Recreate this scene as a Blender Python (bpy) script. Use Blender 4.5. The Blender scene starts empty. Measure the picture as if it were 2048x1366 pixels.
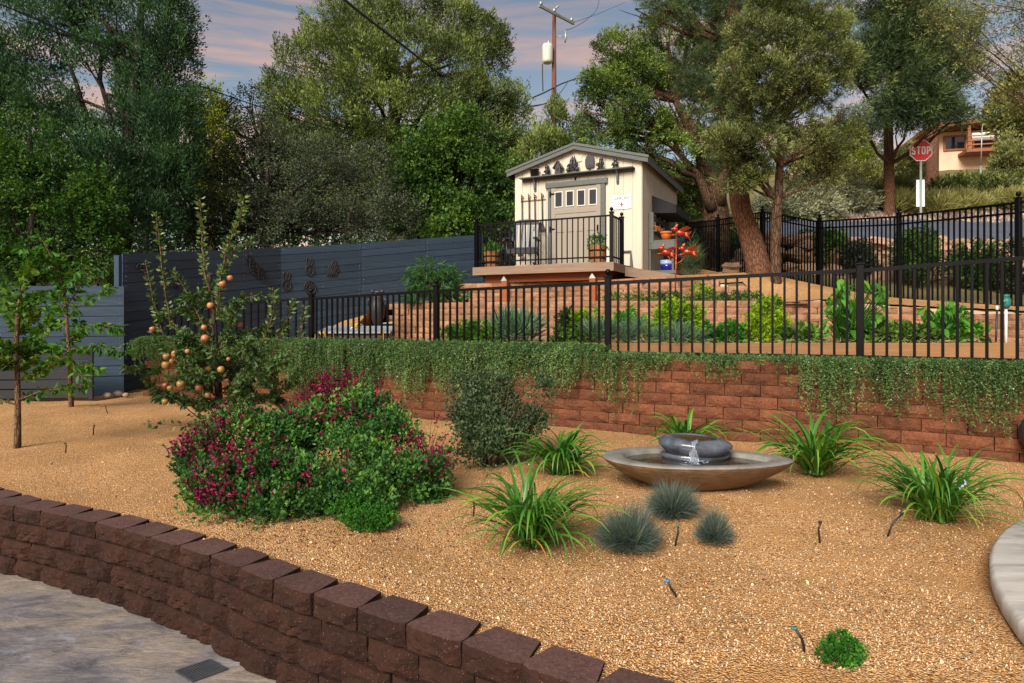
import bpy, math, random
import numpy as np
from mathutils import Vector, Matrix

# ------------------------------------------------------------------ camera, sky, sun, exposure
SC = bpy.context.scene
F, HZ, CZ = 1300.0, 640.0, 1.05          # focal length in photo pixels, horizon row, eye height above the gravel
cam = bpy.data.cameras.new('camera')
cam.sensor_width = 36.0
cam.lens = F / 2048 * 36
cam.shift_y = -(683 - HZ) / 2048
cam.clip_start = 0.05
cam.clip_end = 600
camo = bpy.data.objects.new('camera', cam)
camo.location = (0, 0, CZ)
camo.rotation_euler = (math.radians(90), 0, 0)
SC.collection.objects.link(camo)
SC.camera = camo

SUN_EL, SUN_AZ = math.radians(36), math.radians(-155)   # azimuth from +Y (north) clockwise: behind the camera, to its left
sd = Vector((math.sin(SUN_AZ) * math.cos(SUN_EL), math.cos(SUN_AZ) * math.cos(SUN_EL), math.sin(SUN_EL)))
sun = bpy.data.lights.new('sun', 'SUN')
sun.energy = 3.55
sun.angle = math.radians(30)
sun.color = (1.0, 0.93, 0.82)
suno = bpy.data.objects.new('sun', sun)
suno.rotation_euler = (-sd).to_track_quat('-Z', 'Y').to_euler()
suno.location = (0, 0, 30)
SC.collection.objects.link(suno)

world = bpy.data.worlds.new('World')
SC.world = world
world.use_nodes = True
wn, wl = world.node_tree.nodes, world.node_tree.links
wn.clear()
def wnode(t, **kw):
    n = wn.new(t)
    for k, v in kw.items():
        setattr(n, k, v)
    return n
w_out = wnode('ShaderNodeOutputWorld')
w_bg = wnode('ShaderNodeBackground')
w_bg.inputs['Strength'].default_value = 0.085
w_sky = wnode('ShaderNodeTexSky', sky_type='NISHITA', sun_disc=False)
w_sky.sun_elevation = SUN_EL
w_sky.sun_rotation = SUN_AZ
w_tc = wnode('ShaderNodeTexCoord')
w_map = wnode('ShaderNodeMapping')
w_map.inputs['Scale'].default_value = (1.5, 1.5, 11)
w_map.inputs['Rotation'].default_value = (0.0, math.radians(10), 0)
wl.new(w_tc.outputs['Generated'], w_map.inputs['Vector'])
w_n1 = wnode('ShaderNodeTexNoise')
w_n1.inputs['Scale'].default_value = 2.3
w_n1.inputs['Detail'].default_value = 9
w_n1.inputs['Roughness'].default_value = 0.6
w_n1.inputs['Distortion'].default_value = 0.7
wl.new(w_map.outputs[0], w_n1.inputs['Vector'])
w_r1 = wnode('ShaderNodeValToRGB')
w_r1.color_ramp.elements[0].position = 0.43
w_r1.color_ramp.elements[1].position = 0.74
wl.new(w_n1.outputs['Fac'], w_r1.inputs[0])
# a dusky tint over the whole sky
w_tint = wnode('ShaderNodeMixRGB', blend_type='MULTIPLY')
w_tint.inputs[0].default_value = 1
w_tint.inputs[2].default_value = (0.96, 0.82, 0.68, 1)
wl.new(w_sky.outputs[0], w_tint.inputs[1])
# cloud colour: warm low, mauve grey high
w_sep = wnode('ShaderNodeSeparateXYZ')
wl.new(w_tc.outputs['Generated'], w_sep.inputs[0])
w_r2 = wnode('ShaderNodeValToRGB')
e = w_r2.color_ramp.elements
e[0].position = 0.10; e[0].color = (7.5, 4.0, 2.4, 1)
e[1].position = 0.52; e[1].color = (2.0, 1.85, 2.25, 1)
m_ = w_r2.color_ramp.elements.new(0.32); m_.color = (5.6, 3.2, 2.3, 1)
wl.new(w_sep.outputs['Z'], w_r2.inputs[0])
w_mix = wnode('ShaderNodeMixRGB')
wl.new(w_r1.outputs[0], w_mix.inputs[0])
wl.new(w_tint.outputs[0], w_mix.inputs[1])
wl.new(w_r2.outputs[0], w_mix.inputs[2])
wl.new(w_mix.outputs[0], w_bg.inputs['Color'])
wl.new(w_bg.outputs[0], w_out.inputs['Surface'])

vs = SC.view_settings
vs.view_transform = 'Standard'
try: vs.look = 'None'
except Exception: pass
vs.gamma = 1
vs.use_curve_mapping = False
vs.exposure = 0.90
cy = SC.cycles
cy.max_bounces = 6
cy.diffuse_bounces = 3
cy.glossy_bounces = 2
cy.transmission_bounces = 3
cy.transparent_max_bounces = 6
cy.use_denoising = True

# ------------------------------------------------------------------ small helpers
COL = SC.collection
rnd = random.Random(7)
NR = np.random.default_rng(11)
def P(px, py, Y):
    return Vector(((px - 1024) / F * Y, Y, CZ - (py - HZ) / F * Y))
def G(px, py, z=0.0):
    Y = F * (CZ - z) / (py - HZ)
    return Vector(((px - 1024) / F * Y, Y, z))

def tag(o, label=None, cat=None, group=None, kind=None):
    if label: o['label'] = label
    if cat: o['category'] = cat
    if group: o['group'] = group
    if kind: o['kind'] = kind
    return o
def empty(name, loc=(0, 0, 0), rz=0.0, label=None, cat=None, group=None, kind=None):
    o = bpy.data.objects.new(name, None)
    o.empty_display_size = 0.1
    o.location = loc
    o.rotation_euler = (0, 0, rz)
    COL.objects.link(o)
    return tag(o, label, cat, group, kind)
def link_mesh(name, me, parent=None, loc=(0, 0, 0), rot=(0, 0, 0), scale=(1, 1, 1)):
    o = bpy.data.objects.new(name, me)
    o.location = loc; o.rotation_euler = rot; o.scale = scale
    if parent is not None: o.parent = parent
    COL.objects.link(o)
    return o
def copy_tree(o, parent=None):
    c = o.copy()
    COL.objects.link(c)
    if parent is not None: c.parent = parent
    for ch in list(o.children):
        copy_tree(ch, c)
    return c

class MB:
    """collects simple solids into one mesh"""
    def __init__(self): self.v = []; self.f = []; self.sm = []
    def add(self, vs_, fs, smooth=False):
        n = len(self.v)
        self.v += [tuple(p) for p in vs_]
        for q in fs:
            self.f.append(tuple(i + n for i in q)); self.sm.append(smooth)
        return self
    def box(self, x0, x1, y0, y1, z0, z1, M=None):
        vs_ = [(x0, y0, z0), (x1, y0, z0), (x1, y1, z0), (x0, y1, z0), (x0, y0, z1), (x1, y0, z1), (x1, y1, z1), (x0, y1, z1)]
        if M is not None: vs_ = [M @ Vector(p) for p in vs_]
        return self.add(vs_, [(3, 2, 1, 0), (4, 5, 6, 7), (0, 1, 5, 4), (1, 2, 6, 5), (2, 3, 7, 6), (3, 0, 4, 7)])
    def bbox(self, x0, x1, y0, y1, z0, z1, b=0.004, M=None):
        """box with its vertical-and-top edges chamfered"""
        vs_ = []
        for z, i in ((z0, b * .5), (z0 + b, 0), (z1 - b, 0), (z1, b)):
            a, c, d, e_ = x0 + i, x1 - i, y0 + i, y1 - i
            k = b
            vs_ += [(a + k, d, z), (c - k, d, z), (c, d + k, z), (c, e_ - k, z), (c - k, e_, z), (a + k, e_, z), (a, e_ - k, z), (a, d + k, z)]
        if M is not None: vs_ = [M @ Vector(p) for p in vs_]
        fs = [tuple(range(7, -1, -1)), tuple(range(24, 32))]
        for r in range(3):
            for i in range(8):
                j = (i + 1) % 8
                fs.append((r * 8 + i, r * 8 + j, r * 8 + 8 + j, r * 8 + 8 + i))
        return self.add(vs_, fs)
    def prism(self, poly, d0, d1, axis='y', M=None):
        """polygon (a,b) pushed along an axis"""
        n = len(poly)
        def mk(p, d):
            if axis == 'y': return (p[0], d, p[1])
            if axis == 'x': return (d, p[0], p[1])
            return (p[0], p[1], d)
        vs_ = [mk(p, d0) for p in poly] + [mk(p, d1) for p in poly]
        if M is not None: vs_ = [M @ Vector(p) for p in vs_]
        fs = [tuple(range(n)), tuple(range(2 * n - 1, n - 1, -1))]
        for i in range(n):
            j = (i + 1) % n
            fs.append((i, i + n, j + n, j))
        return self.add(vs_, fs)
    def tube(self, pts, rad, n=8, cap=True, smooth=True):
        pts = [Vector(p) for p in pts]
        if not hasattr(rad, '__len__'): rad = [rad] * len(pts)
        vs_ = []
        prev = None
        for i, p in enumerate(pts):
            a = pts[max(i - 1, 0)]; b = pts[min(i + 1, len(pts) - 1)]
            t = (b - a)
            if t.length < 1e-9: t = Vector((0, 0, 1))
            t.normalize()
            if prev is None:
                s = t.orthogonal().normalized()
            else:
                s = prev - t * prev.dot(t)
                s = s.normalized() if s.length > 1e-6 else t.orthogonal().normalized()
            prev = s
            w = t.cross(s)
            for k in range(n):
                a_ = 2 * math.pi * k / n
                vs_.append(p + (s * math.cos(a_) + w * math.sin(a_)) * rad[i])
        fs = []
        for i in range(len(pts) - 1):
            for k in range(n):
                j = (k + 1) % n
                fs.append((i * n + k, i * n + j, (i + 1) * n + j, (i + 1) * n + k))
        if cap:
            fs.append(tuple(range(n - 1, -1, -1)))
            fs.append(tuple(range((len(pts) - 1) * n, len(pts) * n)))
        return self.add(vs_, fs, smooth)
    def lathe(self, prof, n=16, c=(0, 0, 0), sx=1, sy=1, M=None, smooth=True):
        vs_ = []
        for r, z in prof:
            for k in range(n):
                a = 2 * math.pi * k / n
                vs_.append((c[0] + r * math.cos(a) * sx, c[1] + r * math.sin(a) * sy, c[2] + z))
        if M is not None: vs_ = [M @ Vector(p) for p in vs_]
        fs = []
        for i in range(len(prof) - 1):
            for k in range(n):
                j = (k + 1) % n
                fs.append((i * n + k, i * n + j, (i + 1) * n + j, (i + 1) * n + k))
        fs.append(tuple(range(n - 1, -1, -1)))
        fs.append(tuple(range((len(prof) - 1) * n, len(prof) * n)))
        return self.add(vs_, fs, smooth)
    def ball(self, c, r, n=10, m=7, M=None):
        if not hasattr(r, '__len__'): r = (r, r, r)
        prof = [(math.sin(math.pi * (i + .02) / (m + .04)), -math.cos(math.pi * (i + .02) / (m + .04))) for i in range(m + 1)]
        vs_ = []
        for a_, z in prof:
            for k in range(n):
                a = 2 * math.pi * k / n
                vs_.append(Vector((r[0] * a_ * math.cos(a), r[1] * a_ * math.sin(a), r[2] * z)))
        if M is not None: vs_ = [M @ p for p in vs_]
        vs_ = [p + Vector(c) for p in vs_]
        fs = []
        for i in range(m):
            for k in range(n):
                j = (k + 1) % n
                fs.append((i * n + k, i * n + j, (i + 1) * n + j, (i + 1) * n + k))
        fs.append(tuple(range(n - 1, -1, -1)))
        fs.append(tuple(range(m * n, m * n + n)))
        return self.add(vs_, fs, True)
    def mesh(self, name, mat):
        me = bpy.data.meshes.new(name)
        me.from_pydata(self.v, [], self.f)
        if any(self.sm):
            me.polygons.foreach_set('use_smooth', self.sm)
        me.materials.append(mat)
        me.update()
        return me
    def build(self, name, mat, parent=None, **kw):
        return link_mesh(name, self.mesh(name, mat), parent, **kw)

# ------------------------------------------------------------------ materials
MATS = {}
def newmat(name):
    m = bpy.data.materials.new(name); m.use_nodes = True
    nt = m.node_tree; nt.nodes.clear()
    out = nt.nodes.new('ShaderNodeOutputMaterial')
    bs = nt.nodes.new('ShaderNodeBsdfPrincipled')
    nt.links.new(bs.outputs[0], out.inputs['Surface'])
    return m, nt, bs, out
def N(nt, t, **kw):
    n = nt.nodes.new(t)
    for k, v in kw.items(): setattr(n, k, v)
    return n
def c4(c): return (c[0], c[1], c[2], 1)
def ramp(nt, src, stops):
    r = N(nt, 'ShaderNodeValToRGB')
    el = r.color_ramp.elements
    while len(el) < len(stops): el.new(0.5)
    for i, (p, c) in enumerate(stops):
        el[i].position = p; el[i].color = c4(c)
    nt.links.new(src, r.inputs[0])
    return r.outputs[0]
def coords(nt, obj=True, scale=(1, 1, 1), rot=(0, 0, 0)):
    tc = N(nt, 'ShaderNodeTexCoord')
    mp = N(nt, 'ShaderNodeMapping')
    mp.inputs['Scale'].default_value = scale
    mp.inputs['Rotation'].default_value = rot
    if obj:
        nt.links.new(tc.outputs['Object'], mp.inputs['Vector'])
    else:
        ge = N(nt, 'ShaderNodeNewGeometry')
        nt.links.new(ge.outputs['Position'], mp.inputs['Vector'])
    return mp.outputs[0]
def noise(nt, vec, scale, detail=4, rough=.55, dist=0):
    n = N(nt, 'ShaderNodeTexNoise')
    n.inputs['Scale'].default_value = scale
    n.inputs['Detail'].default_value = detail
    n.inputs['Roughness'].default_value = rough
    n.inputs['Distortion'].default_value = dist
    nt.links.new(vec, n.inputs['Vector'])
    return n.outputs['Fac']
def bump(nt, bs, src, strength=.4, dist=.01, prev=None):
    b = N(nt, 'ShaderNodeBump')
    b.inputs['Strength'].default_value = strength
    b.inputs['Distance'].default_value = dist
    nt.links.new(src, b.inputs['Height'])
    if prev is not None: nt.links.new(prev, b.inputs['Normal'])
    nt.links.new(b.outputs[0], bs.inputs['Normal'])
    return b.outputs[0]
def mixc(nt, fac, a, b, mode='MIX'):
    m = N(nt, 'ShaderNodeMixRGB', blend_type=mode)
    if isinstance(fac, (int, float)): m.inputs[0].default_value = fac
    else: nt.links.new(fac, m.inputs[0])
    for i, x in ((1, a), (2, b)):
        if isinstance(x, (tuple, list)): m.inputs[i].default_value = c4(x)
        else: nt.links.new(x, m.inputs[i])
    return m.outputs[0]
def objrand(nt):
    return N(nt, 'ShaderNodeObjectInfo').outputs['Random']

def mat_plain(name, ca, cb=None, rough=.6, scale=6, metal=0, spec=.5, bmp=0.0, bscale=60, bdist=.003, world=False, stretch=(1, 1, 1), objvar=0.0, coat=0):
    m, nt, bs, out = newmat(name)
    cb = cb or tuple(x * .75 for x in ca)
    v = coords(nt, not world, stretch)
    col = ramp(nt, noise(nt, v, scale, 5, .6), [(.3, cb), (.7, ca)])
    if objvar:
        mr = N(nt, 'ShaderNodeMapRange')
        mr.inputs['To Min'].default_value = 1 - objvar; mr.inputs['To Max'].default_value = 1 + objvar
        nt.links.new(objrand(nt), mr.inputs['Value'])
        col = mixc(nt, 1.0, col, mr.outputs[0], 'MULTIPLY')
    nt.links.new(col, bs.inputs['Base Color'])
    bs.inputs['Roughness'].default_value = rough
    bs.inputs['Metallic'].default_value = metal
    bs.inputs['Specular IOR Level'].default_value = spec
    if bmp: bump(nt, bs, noise(nt, v, bscale, 4, .6), bmp, bdist)
    MATS[name] = m
    return m

def mat_block(name, ca, cb, speck, scale=9, bmp=.9, specks=True, mortar=False):
    """split-face concrete block: mottled, pitted, each block its own shade"""
    m, nt, bs, out = newmat(name)
    v = coords(nt, False)
    n1 = noise(nt, v, scale, 6, .65)
    col = ramp(nt, n1, [(.28, cb), (.72, ca)])
    n2 = noise(nt, v, 60, 3, .7)
    col = mixc(nt, .55, col, ramp(nt, n2, [(.35, (.45, .45, .45)), (.65, (1.25, 1.25, 1.25))]), 'MULTIPLY')
    mr = N(nt, 'ShaderNodeMapRange')
    mr.inputs['To Min'].default_value = .78; mr.inputs['To Max'].default_value = 1.2
    nt.links.new(objrand(nt), mr.inputs['Value'])
    col = mixc(nt, 1, col, mr.outputs[0], 'MULTIPLY')
    vo = N(nt, 'ShaderNodeTexVoronoi'); vo.inputs['Scale'].default_value = 75
    nt.links.new(v, vo.inputs['Vector'])
    if specks:
        lt = N(nt, 'ShaderNodeMath', operation='LESS_THAN'); lt.inputs[1].default_value = .11
        nt.links.new(vo.outputs['Distance'], lt.inputs[0])
        col = mixc(nt, lt.outputs[0], col, speck)
    nt.links.new(col, bs.inputs['Base Color'])
    bs.inputs['Roughness'].default_value = .9
    bs.inputs['Specular IOR Level'].default_value = .25
    b1 = bump(nt, bs, noise(nt, v, 26, 6, .7), bmp, .02)
    bump(nt, bs, n2, .7, .006, b1)
    MATS[name] = m
    return m

def mat_leaf(name, dark, mid, light, trans=.28, rough=.55, spec=.3):
    m, nt, bs, out = newmat(name)
    at = N(nt, 'ShaderNodeAttribute'); at.attribute_name = 'tone'
    col = ramp(nt, at.outputs['Fac'], [(.05, dark), (.5, mid), (.95, light)])
    nt.links.new(col, bs.inputs['Base Color'])
    bs.inputs['Roughness'].default_value = rough
    bs.inputs['Specular IOR Level'].default_value = spec
    tr = N(nt, 'ShaderNodeBsdfTranslucent')
    nt.links.new(mixc(nt, 1, col, (1.15, 1.25, .55), 'MULTIPLY'), tr.inputs['Color'])
    mx = N(nt, 'ShaderNodeMixShader'); mx.inputs[0].default_value = trans
    nt.links.new(bs.outputs[0], mx.inputs[1]); nt.links.new(tr.outputs[0], mx.inputs[2])
    nt.links.new(mx.outputs[0], out.inputs['Surface'])
    MATS[name] = m
    return m

def mat_bark(name, ca, cb, crack, scale=1.0):
    m, nt, bs, out = newmat(name)
    v = coords(nt, False, (7 * scale, 7 * scale, 1.6 * scale))
    vo = N(nt, 'ShaderNodeTexVoronoi', feature='DISTANCE_TO_EDGE'); vo.inputs['Scale'].default_value = 2.4
    nz = N(nt, 'ShaderNodeTexNoise'); nz.inputs['Scale'].default_value = 3; nz.inputs['Detail'].default_value = 4
    nt.links.new(v, nz.inputs['Vector'])
    mx = mixc(nt, .35, v, nz.outputs['Color'], 'ADD')
    nt.links.new(mx, vo.inputs['Vector'])
    n1 = noise(nt, v, 2.2, 6, .7)
    col = ramp(nt, n1, [(.3, cb), (.7, ca)])
    cr = ramp(nt, vo.outputs['Distance'], [(.0, (0, 0, 0)), (.13, (1, 1, 1))])
    col = mixc(nt, cr, crack, col)
    nt.links.new(col, bs.inputs['Base Color'])
    bs.inputs['Roughness'].default_value = .95
    bs.inputs['Specular IOR Level'].default_value = .2
    b = bump(nt, bs, cr, .8, .02)
    bump(nt, bs, n1, .6, .015, b)
    MATS[name] = m
    return m

def mat_gravel(name, cols, scale=95, bmp=1.0, big=(.76, 1.12), patch=None):
    m, nt, bs, out = newmat(name)
    v = coords(nt, False)
    vo = N(nt, 'ShaderNodeTexVoronoi'); vo.inputs['Scale'].default_value = scale
    nt.links.new(v, vo.inputs['Vector'])
    sp = N(nt, 'ShaderNodeSeparateColor'); nt.links.new(vo.outputs['Color'], sp.inputs[0])
    k = len(cols)
    col = ramp(nt, sp.outputs[0], [(i / k + .02, c) for i, c in enumerate(cols)])
    # joints between stones
    dk = ramp(nt, vo.outputs['Distance'], [(.35, (1, 1, 1)), (.85, (.5, .42, .36))])
    col = mixc(nt, 1, col, dk, 'MULTIPLY')
    # fine fraction, drifts of sand between the stones
    n2 = noise(nt, v, 1.7, 6, .62)
    sand = ramp(nt, noise(nt, v, 160, 3, .7), [(.3, tuple(x * .62 for x in cols[1])), (.7, tuple(x * 1.0 for x in cols[1]))])
    msk = ramp(nt, n2, [(.52, (0, 0, 0)), (.66, (.7, .7, .7))])
    col = mixc(nt, msk, col, sand)
    n3 = noise(nt, v, 1.1, 6, .66)
    col = mixc(nt, 1, col, ramp(nt, n3, [(.3, (big[0], big[0] * .95, big[0] * .88)), (.7, (big[1],) * 3)]), 'MULTIPLY')
    nt.links.new(col, bs.inputs['Base Color'])
    bs.inputs['Roughness'].default_value = .95
    bs.inputs['Specular IOR Level'].default_value = .2
    mul = N(nt, 'ShaderNodeMath', operation='MULTIPLY'); mul.inputs[1].default_value = -1
    nt.links.new(vo.outputs['Distance'], mul.inputs[0])
    b = bump(nt, bs, mul.outputs[0], bmp, .012)
    bump(nt, bs, noise(nt, v, 30, 4, .6), .4, .02, b)
    MATS[name] = m
    return m

def mat_wood(name, ca, cb, along='x', rough=.7, scale=1, objvar=.12):
    m, nt, bs, out = newmat(name)
    st = {'x': (1.2, 22, 22), 'y': (22, 1.2, 22), 'z': (22, 22, 1.2)}[along]
    v = coords(nt, True, tuple(s * scale for s in st))
    n1 = noise(nt, v, 1.6, 6, .65, .6)
    col = ramp(nt, n1, [(.3, cb), (.7, ca)])
    mr = N(nt, 'ShaderNodeMapRange')
    mr.inputs['To Min'].default_value = 1 - objvar; mr.inputs['To Max'].default_value = 1 + objvar
    nt.links.new(objrand(nt), mr.inputs['Value'])
    col = mixc(nt, 1, col, mr.outputs[0], 'MULTIPLY')
    nt.links.new(col, bs.inputs['Base Color'])
    bs.inputs['Roughness'].default_value = rough
    bs.inputs['Specular IOR Level'].default_value = .3
    bump(nt, bs, n1, .4, .004)
    MATS[name] = m
    return m

# setting
mat_gravel('gravel', [(.32, .135, .048), (.63, .33, .118), (.82, .48, .205), (.50, .25, .09), (.88, .63, .36), (.38, .26, .16), (.71, .385, .145)], 128, 1.0)
mat_gravel('terrace_soil', [(.34, .17, .07), (.46, .25, .11), (.52, .30, .15), (.40, .2, .09)], 70, .7)
mat_plain('path_sand', (.34, .22, .12), (.24, .15, .08), .95, 2.0, bmp=.6, bscale=60, world=True, spec=.2)
mat_block('brown_block', (0.0515, 0.0184, 0.0106), (0.0202, 0.0083, 0.0051), (0.1656, 0.1288, 0.1012), 7, 1.0)  # albedo lowered for faces the sun hardly reaches; shade put into the colour
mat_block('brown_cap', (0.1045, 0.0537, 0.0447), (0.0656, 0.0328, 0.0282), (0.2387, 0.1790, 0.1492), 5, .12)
mat_block('red_block', (.205, .072, .034), (.100, .038, .020), (.30, .13, .07), 7, 1.0, specks=False)
mat_block('tan_block', (0.3740, 0.1997, 0.1148), (0.2465, 0.1232, 0.0680), (0.1020, 0.0510, 0.0298), 4, .8)
mat_plain('asphalt', (.085, .095, .125), (.06, .068, .09), .85, 1.5, bmp=.3, bscale=140, world=True, spec=.3)
mat_plain('hill_ground', (.17, .15, .06), (.10, .075, .04), .95, .35, bmp=.6, bscale=8, bdist=.1, world=True, spec=.1)
mat_plain('boulder', (.40, .24, .15), (.20, .14, .10), .9, 3.0, bmp=1.0, bscale=9, bdist=.05, world=True, spec=.2, objvar=.35)
mat_plain('riprap', (.27, .19, .15), (.15, .11, .09), .9, 2.5, bmp=.8, bscale=8, bdist=.05, world=True, spec=.2)

# patio: stamped and stained concrete
m, nt, bs, out = newmat('patio'); MATS['patio'] = m
v = coords(nt, False)
n1 = noise(nt, v, 1.6, 7, .62, .5)
col = ramp(nt, n1, [(.25, (.085, .08, .088)), (.42, (.15, .142, .152)), (.55, (.22, .19, .165)), (.72, (.17, .175, .20)), (.85, (.32, .32, .34))])
vb = coords(nt, False, (2.0, 4.6, 1), (0, 0, math.radians(30)))
n2 = noise(nt, vb, 2.6, 5, .62, .4)
col = mixc(nt, .8, col, ramp(nt, n2, [(.30, (.42, .42, .5)), (.5, (1.05, 1.0, .95)), (.75, (1.5, 1.4, 1.32))]), 'MULTIPLY')
nt.links.new(col, bs.inputs['Base Color'])
grain = noise(nt, v, 42, 5, .7)
col = mixc(nt, .5, col, ramp(nt, grain, [(.3, (.6, .6, .62)), (.7, (1.3, 1.28, 1.25))]), 'MULTIPLY')
col = mixc(nt, ramp(nt, noise(nt, v, 3.1, 7, .7, .8), [(.60, (0, 0, 0)), (.72, (.55, .55, .55))]), col, (.38, .42, .50))
nt.links.new(col, bs.inputs['Base Color'])
bs.inputs['Roughness'].default_value = .55
b = bump(nt, bs, n2, .5, .03)
bump(nt, bs, noise(nt, v, 70, 4, .6), .2, .004, b)
# pale slab
m, nt, bs, out = newmat('pale_concrete'); MATS['pale_concrete'] = m
v = coords(nt, False)
vb = coords(nt, False, (1.0, 4.2, 1), (0, 0, math.radians(24)))
n2 = noise(nt, vb, 2.0, 6, .6, .6)
col = ramp(nt, n2, [(.3, (.24, .22, .20)), (.5, (.44, .41, .37)), (.7, (.54, .52, .49))])
nt.links.new(col, bs.inputs['Base Color'])
bs.inputs['Roughness'].default_value = .7
b = bump(nt, bs, n2, .35, .02)
bump(nt, bs, noise(nt, v, 90, 4, .6), .2, .003, b)

mat_plain('fence_black', (0.0020, 0.0022, 0.0035), (0.0015, 0.0018, 0.0025), .45, 5, spec=.14)
mat_wood('blue_board', (.036, .062, .098), (.020, .036, .060), 'x', .62, 1, .16)
mat_plain('screw', (.4, .42, .45), None, .4, metal=.8)
mat_plain('grate_iron', (.05, .055, .065), (.035, .038, .045), .5, 20)
mat_plain('wrought_iron', (.030, .024, .028), (.018, .014, .017), .6, spec=.4)
mat_wood('siding', (0.5676, 0.5031, 0.4085), (0.5074, 0.4472, 0.3612), 'z', .7, .6, .03)
mat_wood('door_paint', (0.2812, 0.2442, 0.1961), (0.2516, 0.2146, 0.1739), 'z', .6, .6, .02)
mat_wood('trim_gray', (0.1120, 0.1200, 0.1120), (0.0800, 0.0880, 0.0840), 'x', .65, 1, .05)
mat_plain('white_trim', (0.6400, 0.6400, 0.6080), (0.5920, 0.5920, 0.5600), .5)
mat_plain('dark_glass', (.010, .014, .018), (.006, .008, .012), .08, spec=.8)
mat_plain('shingle', (.045, .045, .048), (.025, .025, .028), .95, 30, bmp=.6, bscale=90)
mat_wood('deck_board', (0.2550, 0.1742, 0.1232), (0.1700, 0.1148, 0.0808), 'x', .7)
mat_wood('redwood_beam', (.30, .085, .025), (.17, .05, .018), 'x', .75)
mat_wood('bed_timber', (0.2995, 0.1670, 0.0749), (0.2074, 0.1094, 0.0490), 'x', .8)
mat_wood('barrel_wood', (0.4250, 0.1870, 0.0595), (0.2550, 0.1020, 0.0340), 'z', .6, 1, .25)
mat_plain('figurine', (0.0420, 0.0385, 0.0455), (0.0210, 0.0196, 0.0231), .45, 20, metal=.3, bmp=.3, bscale=80)
mat_plain('black_cloth', (.012, .012, .014), (.008, .008, .009), .9)
mat_plain('chair_paint', (.012, .014, .024), (.008, .009, .016), .4)
mat_plain('terracotta', (0.5580, 0.1440, 0.0315), (0.4320, 0.0990, 0.0225), .7, 12)
mat_plain('cobalt', (.012, .022, .22), (.008, .012, .13), .15, 8, spec=.8)
mat_plain('cobalt_trim', (.45, .55, .75), (.05, .09, .4), .2, 60)
mat_plain('copper', (.50, .085, .03), (.28, .035, .02), .35, 30, metal=.55)
mat_plain('galvanised', (.36, .40, .38), (.28, .31, .3), .45, 5, metal=.5)
mat_plain('sign_back', (.70, .74, .78), (.62, .66, .7), .5)
mat_plain('sign_red', (.75, .03, .035), (.68, .028, .03), .45, 2)
mat_plain('sign_white', (0.8309, 0.8113, 0.8015), (0.7820, 0.7624, 0.7624), .45)
mat_plain('sign_ink', (0.0360, 0.0360, 0.0330), (0.0240, 0.0240, 0.0240), .6)
mat_plain('sign_brown', (.25, .11, .035), (.15, .06, .02), .6)
mat_plain('pole_wood', (.16, .06, .042), (.09, .035, .026), .9, 2, stretch=(6, 6, .5), bmp=.4, bscale=20)
mat_plain('crossarm', (.27, .28, .24), (.18, .19, .17), .85)
mat_plain('transformer', (.56, .58, .50), (.48, .5, .43), .4)
mat_plain('wire', (.012, .012, .014), None, .6)
mat_plain('poly_pipe', (.010, .010, .010), None, .5)
mat_plain('emitter_blue', (.03, .22, .42), None, .4)
mat_plain('emitter_teal', (.02, .16, .13), None, .4)
mat_plain('stucco', (0.7130, 0.4830, 0.3450), (0.5980, 0.3910, 0.2760), .9, 1, world=True)
mat_plain('house_wood', (.30, .11, .04), (.2, .07, .03), .8, 2, world=True)
mat_plain('greenhouse_film', (.42, .46, .50), (.34, .37, .4), .25)
mat_plain('brown_panel', (.085, .062, .05), (.06, .045, .037), .6)
mat_plain('yellow_plastic', (.80, .40, .015), None, .4)
mat_plain('aluminium', (.6, .62, .64), None, .35, metal=.7)
mat_plain('apple_skin', (.34, .060, .040), (.34, .19, .07), .35, 10, spec=.5, objvar=.15)
mat_plain('apple_green', (0.2000, 0.1680, 0.0400), (0.3200, 0.1360, 0.0480), .35, 10, spec=.5, objvar=.2)
mat_plain('dark_planter', (.007, .008, .013), (.004, .005, .008), .7)
mat_plain('stone_cap', (.36, .27, .2), (.24, .17, .12), .9, 8, bmp=.5, bscale=20, bdist=.01)

# fountain: cast stone, ribbed below, blue-grey on the wetted tops
def mat_caststone(name, ca, cb, rough, rib=True):
    m, nt, bs, out = newmat(name)
    v = coords(nt, True, (1, 1, 1))
    n1 = noise(nt, v, 9, 6, .6)
    col = ramp(nt, n1, [(.3, cb), (.7, ca)])
    nt.links.new(col, bs.inputs['Base Color'])
    bs.inputs['Roughness'].default_value = rough
    if rib:
        vr = coords(nt, True, (5, 5, 26), (0, 0, 0))
        b = bump(nt, bs, noise(nt, vr, 3.2, 4, .6, .5), .8, .012)
        bump(nt, bs, noise(nt, v, 120, 3), .3, .003, b)
    else:
        bump(nt, bs, noise(nt, v, 60, 4), .25, .004)
    MATS[name] = m
mat_caststone('stone_bowl', (0.1656, 0.0972, 0.0475), (0.0792, 0.0446, 0.0216), .55)
mat_caststone('stone_rim', (0.2250, 0.2175, 0.2025), (0.1200, 0.1087, 0.0900), .5, False)
mat_caststone('stone_wet', (.12, .135, .17), (.022, .025, .036), .16, False)
m, nt, bs, out = newmat('water'); MATS['water'] = m
bs.inputs['Base Color'].default_value = (.03, .022, .014, 1)
bs.inputs['Roughness'].default_value = .03
bs.inputs['Specular IOR Level'].default_value = .9
bump(nt, bs, noise(nt, coords(nt, True), 16, 3, .5, 1), .25, .01)
m, nt, bs, out = newmat('falling_water'); MATS['falling_water'] = m
bs.inputs['Base Color'].default_value = (.62, .70, .85, 1)
bs.inputs['Roughness'].default_value = .06
bs.inputs['IOR'].default_value = 1.33
bs.inputs['Transmission Weight'].default_value = .8
bump(nt, bs, noise(nt, coords(nt, True, (1, 1, .25)), 60, 3, .5, 1), .6, .01)

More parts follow.
